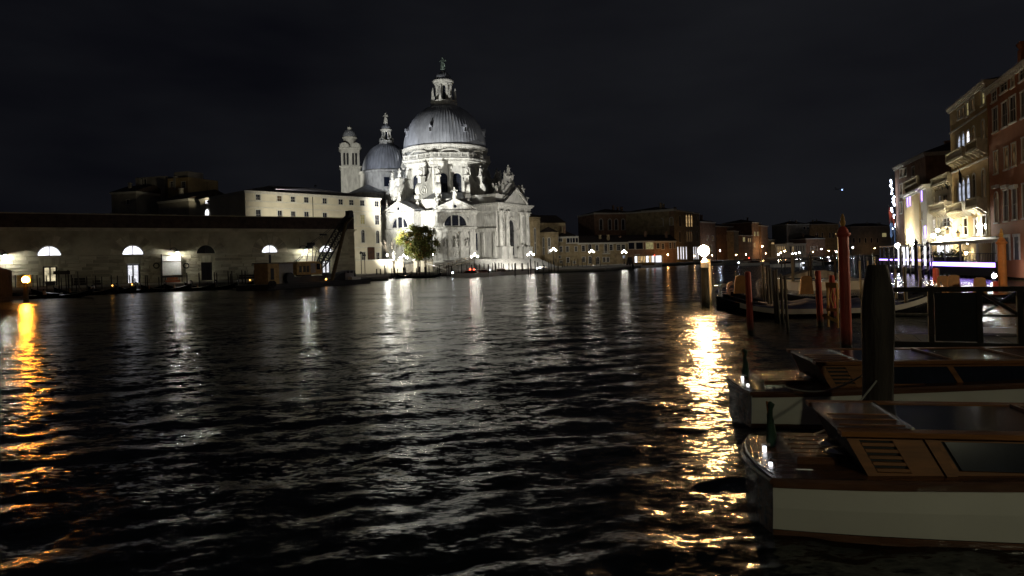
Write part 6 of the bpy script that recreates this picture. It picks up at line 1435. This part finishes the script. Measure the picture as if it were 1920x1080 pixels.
# wooden ramp with yellow tape before the chapel
a = W(812, 497, 172); b = W(885, 487, 177); F = Facade(a, b); t = thing('access_ramp', 'sloping timber ramp with railings leading up to the church steps', 'ramp', (F.p0.x,F.p0.y,0), F.rz)
obj('ramp_deck', MB().prism([(0,1.2),(F.L,3.6),(F.L,3.85),(0,1.45)], -1.2, .4), M['wood_grey'], t)
for i in range(10):
    x = F.L*i/9.0; z = 1.45+2.4*i/9.0; obj('rail_post', MB().bx(x-.05,x+.05,-1.2,-1.1,z-1.6 if i > 4 else z-.3,z+1.0), M['wood_grey'], t)
    if i % 2: obj('yellow_flag', MB().bx(x-.12,x+.12,-1.24,-1.21,z+.7,z+.95), M['rust_yellow'], t)
obj('handrail', MB().path([(0,-1.15,2.45),(F.L,-1.15,4.85)], .06, 5), M['white_paint'], t); obj('handrail', MB().path([(0,-1.15,2.0),(F.L,-1.15,4.4)], .05, 5), M['white_paint'], t)
a2 = W(800, 494, 170); b2 = W(838, 506, 165); t = thing('gangway', 'narrow pale gangway sloping down to the water before the ramp', 'gangway', a2); d = Vector(b2)-Vector(a2)
obj('walkway', MB().path([(0,0,0),d], .22, 4), M['white_paint'], t); obj('handrail', MB().path([(0,0,.9),d+Vector((0,0,.9))], .05, 4), M['white_paint'], t)
# backlit poster board
p = W(787.5, 490, 176.5); t = thing('poster_board', 'backlit white poster board on the pale garden wall', 'poster board', (p[0],p[1],0), R(8)); z1, z0 = zz(787,467.5,176.5), zz(787,487,176.5); hw = 4.3*176.5/FPX
obj('frame', MB().bx(-hw-.15,hw+.15,.0,.3,z0-.15,z1+.15), M['grey_panel'], t); obj('poster', MB().bx(-hw,hw,-.04,0,z0,z1), M['poster_lit'], t); obj('post', MB().bx(-.12,.12,.05,.2,1.0,z0), M['iron'], t)
for u, lb in ((738.5,'small pale garden statue left of the lamp on the wall'),(777,'small pale garden statue right of the lamp on the wall')):
    p = W(u, 488, 177.2); o = obj('garden_statue', STAT[0 if u < 750 else 2], None, None, (p[0],p[1],zz(u,489,177.2)+.25), 0, scale=2.4); tag(o, lb, 'statue', 'garden statues on the wall')
# ---------------------------------------------------------------- hotel pontoon terrace on the right bank
Tn = Facade(W(1742, 495, 88), W(1867, 490, 71)); L = Tn.L
ter = thing('restaurant_terrace', 'restaurant terrace over the water with pale awning and violet lit edge', 'terrace', (Tn.p0.x,Tn.p0.y,0), Tn.rz)
zd = Tn.sz(1800, 490)[1]; zaw = Tn.sz(1800, 457)[1]
obj('platform', MB().bx(0,L,0,7.5,.55,zd), M['iron'], ter); obj('skirt', MB().bx(.1,L-.1,-.06,-.005,.25,zd-.62), M['black'], ter)
n_ = 9
for i in range(n_): obj('led_strip', MB().bx(L*i/n_+.08,L*(i+1)/n_-.08,-.10,-.02,zd-.58,zd-.12), M['led_violet'], ter)
for i in range(14): obj('pile', cached('tpile', lambda: MB().tube((0,0,-1.5),(0,0,.6),.14,None,8).mesh('pile', M['wood_dark'])), None, ter, (L*(i+.5)/14,.4,0))
for i in range(5): x = .2+(L-.4)*i/4; obj('awning_post', MB().bx(x-.08,x+.08,.1,.26,zd,zaw), M['white_paint'], ter)
obj('front_beam', MB().bx(-.1,L+.1,.05,.3,zaw,zaw+.22), M['white_paint'], ter)
aw = MB(); aw.add([(0,0,zaw+.25),(L,0,zaw+.25),(L,6.8,zaw+1.5),(0,6.8,zaw+1.5),(0,0,zaw+.3),(L,0,zaw+.3),(L,6.8,zaw+1.55),(0,6.8,zaw+1.55)], [(0,3,2,1),(4,5,6,7),(0,1,5,4),(1,2,6,5),(2,3,7,6),(3,0,4,7)]); obj('awning', aw, M['awning'], ter)
vl = MB()
for i in range(int(L/.5)): vl.prism([(i*.5,zaw+.28),(i*.5+.5,zaw+.28),(i*.5+.5,zaw+.0),(i*.5+.25,zaw-.1),(i*.5,zaw+.0)], -.03, .0)
obj('valance', vl, M['awning'], ter, kind='stuff')
rl = MB()
rl.bx(0,L,.02,.08,zd+.85,zd+.92); 
for i in range(int(L/.35)): rl.bx(i*.35,i*.35+.04,.03,.07,zd,zd+.85)
obj('railing', rl, M['iron'], ter, kind='stuff')
for i in range(4): obj('back_panel', MB().bx(L*i/4+.1,L*(i+1)/4-.1,6.6,6.7,zd,zaw+.6), M['win_hall' if i in (1,2) else 'win_warm'], ter)
obj('planter', MB().bx(.4,L*.45,.4,.9,zd,zd+.5), M['wood_dark'], ter)
lv = MB(); rng = np.random.RandomState(2)
for i in range(420):
    p = (rng.uniform(.3,L*.47), .65+rng.normal()*.2, zd+.6+abs(rng.normal())*.3); a = rng.normal(size=3)*.09; b = rng.normal(size=3)*.07
    lv.add([tuple(np.array(p)-a), tuple(np.array(p)+b), tuple(np.array(p)+a), tuple(np.array(p)-b)], [(0,1,2,3)])
obj('planting', lv, M['leaf_green'], ter, kind='stuff')
gl = cached('terglobe', lambda: MB().ball((0,0,0), .16, 10, 8).mesh('globe', M['globe_white'], True))
for i, (x, y, z, m) in enumerate(((L*.30,2.2,zd+.9,0),(L*.42,2.6,zd+1.0,0),(L*.55,2.8,zd+1.5,0),(L*.2,3.2,zd+2.1,0))):
    tl = thing('table_lamp' if i < 2 else 'terrace_lamp', ('round lit lamp on the terrace left of its middle','round lit lamp on the terrace near its middle','hanging lit lamp under the awning right of the middle','hanging lit lamp under the awning at its left end')[i], 'lamp', (0,0,0))
    wx = Tn.p0.x+Tn.d.x*x-Tn.d.y*y; wy = Tn.p0.y+Tn.d.y*x+Tn.d.x*y; tl.location = (wx,wy,z); obj('globe', gl, None, tl); obj('stem', MB().tube((0,0,-.9 if i < 2 else .15),(0,0,-.15 if i < 2 else .9),.03), M['iron'], tl)
M['globe_hotel'] = emit('hotel_lamp_globe', (1.0,.85,.55), 290.0)
for u, v, D, r, m, lb in ((1712,456,103,.3,'globe_white','bright lamp at the foot of the yellow lit house'),(1683,461,118,.42,'globe_cool','cool glaring lamp over the landing stage left of the hotel'),(1750,442,92,.28,'globe_white','left lamp among the glaring lamps over the hotel entrance'),(1763,448,90,.35,'globe_white','middle lamp among the glaring lamps over the hotel entrance'),(1776,446,88,.35,'globe_white','right lamp among the glaring lamps over the hotel entrance'),(1758,432,93,.2,'globe_cool','small upper lamp over the hotel entrance')):
    small_lamp(u, v, D-2.5, lb, 'globe_hotel' if m == 'globe_white' else m, r, hgt=1.0)
# lantern shaped lamps (unlit iron) and the glowing sign
p = W(1837, 424.5, 78.5); t = thing('bracket_lamp', 'glaring white bracket lamp on the wall of the gothic palace', 'lamp', p, 0); obj('globe', MB().ball((-.12,0,0), .19, 10, 8).ball((.12,0,.1), .15, 10, 8).ball((.08,0,-.16), .14, 10, 8), M['globe_cool'], t); obj('bracket', MB().tube((.2,.05,.2),(.9,.4,.4),.04), M['iron'], t)
for u, v, D, lb in ((1777,431,86,'black iron lantern before the cream hotel balcony'),(1796,437,83,'black iron lantern at the corner of the gothic palace')):
    p = W(u, v, D); t = thing('iron_lantern', lb, 'lantern', p, 0, 'iron lanterns at the hotel entrance'); obj('hood', MB().lathe([(.28,0),(.1,.25),(.06,.4),(.001,.5)], 8), M['iron'], t); obj('glass', MB().lathe([(.14,-.5),(.22,-.02)], 6), M['win_warm'], t); obj('bracket', MB().path([(0,0,.45),(.1,.1,.9),(.5,.3,1.1),(.9,.5,.8)], .04, 5), M['iron'], t)
# violet pontoon lamp
p = W(1863.5, 517, 66); t = thing('pontoon_lamp', 'glaring violet white lamp at the right end of the terrace', 'lamp', (p[0],p[1],0)); obj('post', MB().tube((0,.1,-1),(0,.1,p[2]+.4),.12), M['iron'], t); obj('globe', MB().ball((0,-.05,p[2]), .2, 10, 8), emit('violet_globe', (.82,.78,1.0), 170.0), t, smooth=True)
# glowing landing stage left of the terrace
F = Facade(W(1650, 492, 112), W(1738, 492, 90)); zt = F.sz(1690,462)[1]; zb_ = F.sz(1690,488)[1]; L = F.L
t = thing('hotel_landing', 'white glowing hotel landing stage with violet lit handrail', 'landing stage', (F.p0.x,F.p0.y,0), F.rz)
obj('deck', MB().bx(0,L,0,3,.3,.8), M['iron'], t); obj('roof', MB().bx(0,L,0,3,zt,zt+.2), M['white_paint'], t)
for i in range(11):
    x = L*i/10; obj('post', MB().bx(x-.09,x+.09,-.02,.14,.8,zt), M['iron'], t)
    if i < 10: obj('glass_panel', MB().bx(x+.25,x+L/10-.25,2.6,2.7,.9,zt-.1), M['win_white' if i not in (4,7) else 'win_warm'], t)
for i in range(10): obj('led_strip', MB().bx(L*i/10+.15,L*(i+1)/10-.15,-.12,-.03,zb_-.05,zb_+.16), M['led_violet'], t)

# ---------------------------------------------------------------- water taxis in the foreground
def taxi(origin, rz, L, B, label, group, cabx, roof_open=None, h=.66):
    t = thing('water_taxi', label, 'boat', (*origin, 0), rz, group)      # local x forward from the transom, y to the far side
    n = 26; secs = []
    for i in range(n+1):
        s = i/n; x = L*s; k = (1-.10*max(0,(.18-s)/.18)**2)*(1.0 if s < .55 else max(.03, 1-((s-.55)/.45)**2.1)); up = .26*s+.12*s*s
        secs.append((x, B/2*k, up))
    def strip(zf, wf, nm, m, parent=t, smooth=True):
        mb = MB(); r = len(zf)
        for sg in (-1, 1):
            vs = [(x+dx*0, sg*b*w, z+up*f) for x, b, up in secs for (z, f, dx), w in zip(zf, wf)]
            fs = [(i*r+j,(i+1)*r+j,(i+1)*r+j+1,i*r+j+1) for i in range(n) for j in range(r-1)]
            mb.add(vs, [f_[::-1] for f_ in fs] if sg > 0 else fs)
        return obj(nm, mb, m, parent, smooth=False)
    strip([(h-.10,1,0),(h*.5,.7,0),(.07,.1,0)], [1.0,.985,.93], 'hull_side', M['white_paint'])
    tn = MB(); vs = []; yy = [-1+2*j/12 for j in range(13)]
    for z, w in ((h+.012,1.0),(h*.5,.985),(.07,.93),(-.35,.85)):
        vs += [(-.16*(1-y*y), y*secs[0][1]*w, z) for y in yy]
    tn.add(vs, [(r_*13+j, r_*13+j+1, (r_+1)*13+j+1, (r_+1)*13+j)[::-1] for r_ in range(3) for j in range(12)]); obj('transom', tn, M['mahogany'], t, smooth=True)  # mahogany tone also carries the darkness of the unlit stern face
    tr_ = MB().path([(-.17*(1-y*y)-.005, y*secs[0][1]*1.01, h-.03) for y in yy], .035, 6); obj('transom_rail', tr_, M['mahogany'], t)
    strip([(.07,.1,0),(.0,.0,0),(-.35,0,0)], [.95,.945,.85], 'boot_stripe', M['mahogany'])
    strip([(h+.01,1,0),(h-.02,1,0),(h-.09,1,0),(h-.10,1,0)], [1.0,1.03,1.03,.99], 'rub_rail', M['mahogany'])
    dk = MB(); vs = [(x-(.16*(1-sg*sg) if i_ == 0 else 0), sg*b*1.0, h+.012+up+.03*(1-abs(sg))) for i_, (x, b, up) in enumerate(secs) for sg in (-1,-.5,0,.5,1)]
    dk.add(vs, [(i*5+j,(i+1)*5+j,(i+1)*5+j+1,i*5+j+1)[::1] for i in range(n) for j in range(4)]); obj('deck', dk, M['mahogany'], t, smooth=True)
    obj('toe_rail', MB().path([(.02-.16*(1-(y_/(B*.45))**2),y_,h+.045) for y_ in np.linspace(-B*.43,B*.43,9)], .014, 6), M['steel'], t)
    # stern flagstaff, stern light, hatch cushion, cleats
    fs_ = MB().tube((.22,B*.17,h),(.16,B*.17,h+.62),.014); st = obj('flagstaff', fs_, M['wood_warm'], t)
    fl = MB(); pr = [(.015,.60),(.05,.56),(.03,.50),(.035,.42),(.05,.30),(.065,.15),(.07,.05),(.04,.0)][::-1]
    fl.lathe(pr, 9, (.2,B*.17,h+.02)); fl.v = [(x+.012*math.sin(z*31+y*40), y+.010*math.cos(z*23+x*30), z) for x, y, z in fl.v]; obj('furled_flag', fl, M['flag_green'], st, smooth=True)
    for y in (.05,): obj('stern_light', MB().bx(.05,.09,y-.02,.02+y,h+.04,h+.11), M['nav_white'], t)
    obj('light_housing', MB().bx(.02,.13,-.02,.12,h+.0,h+.03).bx(.02,.13,-.02,.12,h+.13,h+.16), M['steel'], t)
    obj('stern_light', MB().bx(.03,.07,-.52,-.47,h+.01,h+.06), M['nav_white'], t)
    hc = obj('engine_hatch', MB().bx(.36,cabx-.22,-B*.22,B*.36,h+.0,h+.11), M['mahogany'], t)
    for q in range(6): obj('plank', MB().bx(.37,cabx-.23,-B*.22+.02+q*B*.58/6,-B*.22+(q+1)*B*.58/6-.006,h+.11,h+.122), M['mahogany'], hc)
    for y in (-.18,.16):
        c = MB(); c.lathe([(.10,0),(.12,.05),(.06,.09),(.01,.10)], 14, (cabx-.12,y,h+.09), sx=1.5); obj('deck_vent', c, M['steel'], t, smooth=True)
    for y in (-B*.40, B*.40):
        cl_ = MB().tube((.30,y,h+.02),(.30,y,h+.08),.018).tube((.42,y,h+.02),(.42,y,h+.08),.018).tube((.27,y,h+.085),(.45,y,h+.085),.014); obj('cleat', cl_, M['steel'], t)
    # cabin: slanting wooden sides, louvred aft panel, long window, roof with coaming
    zb, zt = h+.03, h+.485; B1, B2 = B*.42, B*.36; x0, x1 = cabx, L*.72; dx = .22
    def side(xa, xb, f0, f1, o, nm, m, par, sg=-1, th=.04):
        "a piece of the cabin side between heights f0..f1 (0 foot, 1 eaves), proud by o"
        def pt(x, f, e): return (x - dx*f*0, sg*((B1+(B2-B1)*f)+e), zb+(zt-zb)*f)
        a = [pt(xa-dx*f0,f0,o),pt(xb-dx*f0,f0,o),pt(xb-dx*f1,f1,o),pt(xa-dx*f1,f1,o)]; b = [pt(xa-dx*f0,f0,o-th),pt(xb-dx*f0,f0,o-th),pt(xb-dx*f1,f1,o-th),pt(xa-dx*f1,f1,o-th)]
        fs = [(0,1,2,3),(7,6,5,4),(1,0,4,5),(2,1,5,6),(3,2,6,7),(0,3,7,4)]
        return obj(nm, MB().add(a+b, fs if sg < 0 else [q[::-1] for q in fs]), m, par)
    cab = obj('cabin', MB().add([(x0,-B1+.045,zb),(x1,-B1+.045,zb),(x1,B1-.045,zb),(x0,B1-.045,zb),(x0-dx,-B2+.045,zt),(x1-dx,-B2+.045,zt),(x1-dx,B2-.045,zt),(x0-dx,B2-.045,zt)],
        [(0,3,2,1),(0,1,5,4),(1,2,6,5),(2,3,7,6),(3,0,4,7)]), M['black'], t)
    for sg in (-1, 1):
        side(x0, x0+.12, 0, 1, .0, 'cabin_frame', M['wood_warm'], cab, sg); side(x0+.47, x0+.96, 0, 1, .0, 'cabin_panel', M['wood_warm'], cab, sg)
        side(x0+.12, x0+.47, .0, .12, .0, 'cabin_frame', M['wood_warm'], cab, sg); side(x0+.12, x0+.47, .86, 1, .0, 'cabin_frame', M['wood_warm'], cab, sg)
        for q in range(5): side(x0+.13, x0+.47, .14+q*.145, .14+q*.145+.07, -.008, 'louvre', M['wood_warm'], cab, sg, .03)
        side(x0+.80, x0+.91, -.0, .98, .035, 'pillar', M['wood_warm'], cab, sg)
        side(x0+.96, x1, 0, .20, .0, 'cabin_frame', M['wood_warm'], cab, sg); side(x0+.96, x1, .86, 1, .0, 'cabin_frame', M['wood_warm'], cab, sg)
        nw = 3; wl = (x1-x0-.96-.1)/nw
        for q in range(nw):
            side(x0+.96+q*wl+.04, x0+.96+(q+1)*wl-.05, .21, .85, -.015, 'window', M['dark_glass'], cab, sg, .02); side(x0+.96+(q+1)*wl-.05, x0+.96+(q+1)*wl+.05, .2, .86, .004, 'cabin_frame', M['wood_warm'], cab, sg)
    # roof
    e = .05; y_ = B2+.05; xr0, xr1 = x0-dx-.06, x1-dx+.1
    rf = obj('cabin_roof', MB().bx(xr0+.80,xr1,-y_+.12,y_-.12,zt+.005,zt+.045), M['dark_glass'], t)
    for sg in (-1, 1): obj('roof_coaming', MB().bx(xr0,xr1,sg*y_-.09,sg*y_+.09,zt+.0,zt+.085) if False else MB().prism([(xr0,zt),(xr1,zt),(xr1,zt+.055),(xr0,zt+.055)], sg*y_-.09, sg*y_+.09), M['wood_warm'], rf)
    obj('aft_roof', MB().bx(xr0+.02,xr0+.78,-y_+.09,y_-.09,zt+.01,zt+.06), M['mahogany'], rf); obj('roof_bar', MB().bx(xr0+.78,xr0+.81,-y_+.09,y_-.09,zt+.03,zt+.075), M['steel'], rf)
    for q in range(3): obj('roof_seam', MB().bx(xr0+.06,xr0+.76,-y_+.22+q*.28,-y_+.235+q*.28,zt+.06,zt+.068), M['wood_warm'], rf)
    for x in (xr0+2.4,xr0+3.7): obj('roof_bar', MB().bx(x,x+.04,-y_+.1,y_-.1,zt+.04,zt+.075), M['wood_warm'], rf)
    return t
TX = 'varnished water taxis moored in the foreground'
pn = ground(1452, 910, .62); pf = ground(1402, 816, .66)
ax = Vector((pf[0]-pn[0], pf[1]-pn[1])); rz1 = math.atan2(-ax.x, ax.y); mid = ((pn[0]+pf[0])/2, (pn[1]+pf[1])/2)
taxi(mid, rz1, 9.0, ax.length, 'nearest varnished water taxi with white hull and louvred cabin at the lower right', TX, 1.03, h=.66)
pn = ground(1397, 742, .62); pf = ground(1378, 700, .66); ax = Vector((pf[0]-pn[0], pf[1]-pn[1]))
taxi(((pn[0]+pf[0])/2, (pn[1]+pf[1])/2), R(-6.5), 9.0, max(ax.length, 2.1), 'second water taxi moored behind the nearest one beyond the black pole', TX, 1.45, h=.66)

# mooring ropes from the taxis to the black pole
for p0, p1, lb in (((3.55,8.9,.78),(5.55,10.45,1.25),'slack mooring rope from the nearest taxi to the black pole'),((4.9,12.5,.78),(5.75,10.9,1.35),'short mooring rope from the second taxi to the black pole')):
    a, b = Vector(p0), Vector(p1); pts = [a.lerp(b, i/10)-Vector((0,0,.22*math.sin(PI*i/10))) for i in range(11)]
    rp = MB().path([q-a for q in pts], .014, 6); o = obj('mooring_rope', rp, M['grey_tarp'], None, a); tag(o, lb, 'rope', 'mooring ropes of the taxis')

# ---------------------------------------------------------------- jetty with rails behind the taxis
j0 = ground(1650, 640, .5); j1 = ground(1960, 646, .5); F = Facade(j0, j1); L = F.L+6
t = thing('jetty', 'dark timber jetty with rail, black panel and crossed braces behind the taxis', 'jetty', (j0[0],j0[1],0), F.rz)
zr = F.sz(1780,541)[1]
for i in range(18): obj('plank', MB().bx(L*i/18+.01,L*(i+1)/18-.01,0,2.2,.42,.5), M['wood_dark'], t)
obj('edge_beam', MB().bx(-.05,L,-.12,-.005,.25,.52), M['wood_dark'], t); obj('top_rail', MB().bx(-.1,L,-.1,.06,zr-.09,zr+.05), M['wood_dark'], t)
for u in (1667,1745,1836,1912,1985): s = F.sz(u, 590)[0]; obj('rail_post', MB().bx(s-.07,s+.07,-.09,.05,-1.5,zr-.09), M['wood_dark'], t)
s0, s1 = F.sz(1752,570)[0], F.sz(1832,570)[0]; obj('panel', MB().bx(s0,s1,-.05,.02,.55,zr-.12), M['black'], t)
s2, s3 = F.sz(1840,570)[0], F.sz(1908,570)[0]; zm = F.sz(1870,590)[1]
obj('brace', MB().tube((s2,-.02,zr-.12),(s3,-.02,zm),.05,None,6), M['wood_dark'], t); obj('brace', MB().tube((s2,.04,zm),(s3,.04,zr-.12),.05,None,6), M['steel'], t); obj('mid_rail', MB().bx(s2,s3,-.06,.04,zm-.06,zm), M['wood_dark'], t); obj('mid_rail', MB().bx(F.sz(1672,585)[0],F.sz(1742,585)[0],-.06,.04,zm-.03,zm+.03), M['wood_grey'], t)
p = W(1873, 606, j0[1]+.4); o = obj('floor_board', MB().bx(-1.1,1.0,-.1,1.8,0,.06), M['grey_panel'], None, (p[0],p[1]+.2,.53), F.rz); tag(o, 'pale grey board lying on the jetty behind the crossed braces', 'board')
# lattice gate beside the tall red pole, orange lamp light put into its colour
a = ground(1552, 640, 0); D_ = 27.6; p = W(1553, 600, D_); q = W(1571, 600, D_-.5); F = Facade(p, q); t = thing('lattice_gate', 'orange lit timber lattice gate between two red poles', 'gate', (F.p0.x,F.p0.y,0), F.rz); z1, z0 = zz(1560,530,D_), zz(1560,594,D_); L = F.L; zm = zz(1560,577,D_)
for x in (0, L): obj('post', MB().bx(x-.03,x+.03,-.03,.03,z0-.4,z1), M['yellow_wood'], t)
obj('top_board', MB().bx(-.03,L+.03,-.06,-.03,z1-.2,z1+.02), M['yellow_wood'], t); obj('bottom_board', MB().bx(-.03,L+.03,-.06,-.03,zm-.12,zm), M['yellow_wood'], t)
for x0, x1 in ((.03,L/2),(L/2,L-.03)):
    obj('lattice_bar', MB().tube((x0,0,zm),(x1,0,z1-.2),.018,None,5), M['yellow_wood'], t); obj('lattice_bar', MB().tube((x1,.02,zm),(x0,.02,z1-.2),.018,None,5), M['yellow_wood'], t)
p = W(1552, 596, 27.2); o = obj('gang_plank', MB().tube((-.2,0,.12),(.25,-.3,-.12),.09,None,4), M['yellow_wood'], None, p); tag(o, 'short orange lit plank at the foot of the lattice gate', 'plank')

# ---------------------------------------------------------------- near quay under the camera, with its street lamps
nq = MB().slab([(-40,-14),(40,-14),(40,-1.4),(-40,-1.4)], -2.0, 1.4); struct('near_quay', nq, M['quay'])
rq = MB().slab([(23,-1.4),(60,-1.4),(70,60),(78,64),(58.8+8,110),(60,110),(56,76),(50,58),(34,12)], -2.0, 1.0); struct('right_quay', rq, M['quay'])
def street_lamp(p, label, m, h=4.6):
    t = thing('street_lamp', label, 'street lamp', p, 0, 'street lamps on the near quay')
    obj('post', MB().lathe([(.2,0),(.18,.3),(.08,.5),(.06,h-.3),(.1,h-.2)], 10), M['iron'], t); obj('globe', MB().ball((0,0,h), .26, 12, 10), M[m], t, smooth=True); obj('hood', MB().lathe([(.34,h+.26),(.06,h+.5)], 12), M['iron'], t)
M['quay_glow'] = emit('street_lamp_glow', (1.0,.80,.52), 1500.0); M['quay_glow2'] = emit('street_lamp_glow_soft', (1.0,.95,.62), 270.0)
M['quay_amber'] = emit('street_lamp_glow_amber', (1.0,.66,.30), 4600.0)
street_lamp((32.0, 25.0, 1.0), 'street lamp on the right hand quay beyond the picture edge', 'quay_glow', 5.2)
street_lamp((7.0, -5.5, 1.4), 'street lamp on the near quay behind the viewer', 'quay_glow2')
street_lamp((52.5, 52.0, 1.0), 'street lamp at the foot of the red palace beyond the picture edge', 'quay_amber', 5.0)

# a far aircraft, its wing light a short bluish glint
p = W(1575, 355, 1500); t = thing('airplane', 'tiny airplane with a bluish light low in the night sky', 'airplane', p, R(20)); obj('fuselage', MB().lathe([(.2,-14),(1.6,-10),(1.7,8),(.6,16),(.1,17)], 10), M['white_paint'], t, rot=(0,PI/2,0))
obj('wing', MB().slab([(-3,0),(2,0),(-4,15),(-6,15)], -.2, .2).slab([(2,0),(-3,0),(-6,-15),(-4,-15)], -.2, .2), M['white_paint'], t); obj('tail_fin', MB().prism([(-13,1),(-9,1),(-13,5),(-15,5)], -.2, .2), M['white_paint'], t)
obj('landing_light', MB().ball((4,-2,-1.4), 1.3, 8, 6), emit('aircraft_light', (.35,.5,1.0), 4.0), t)
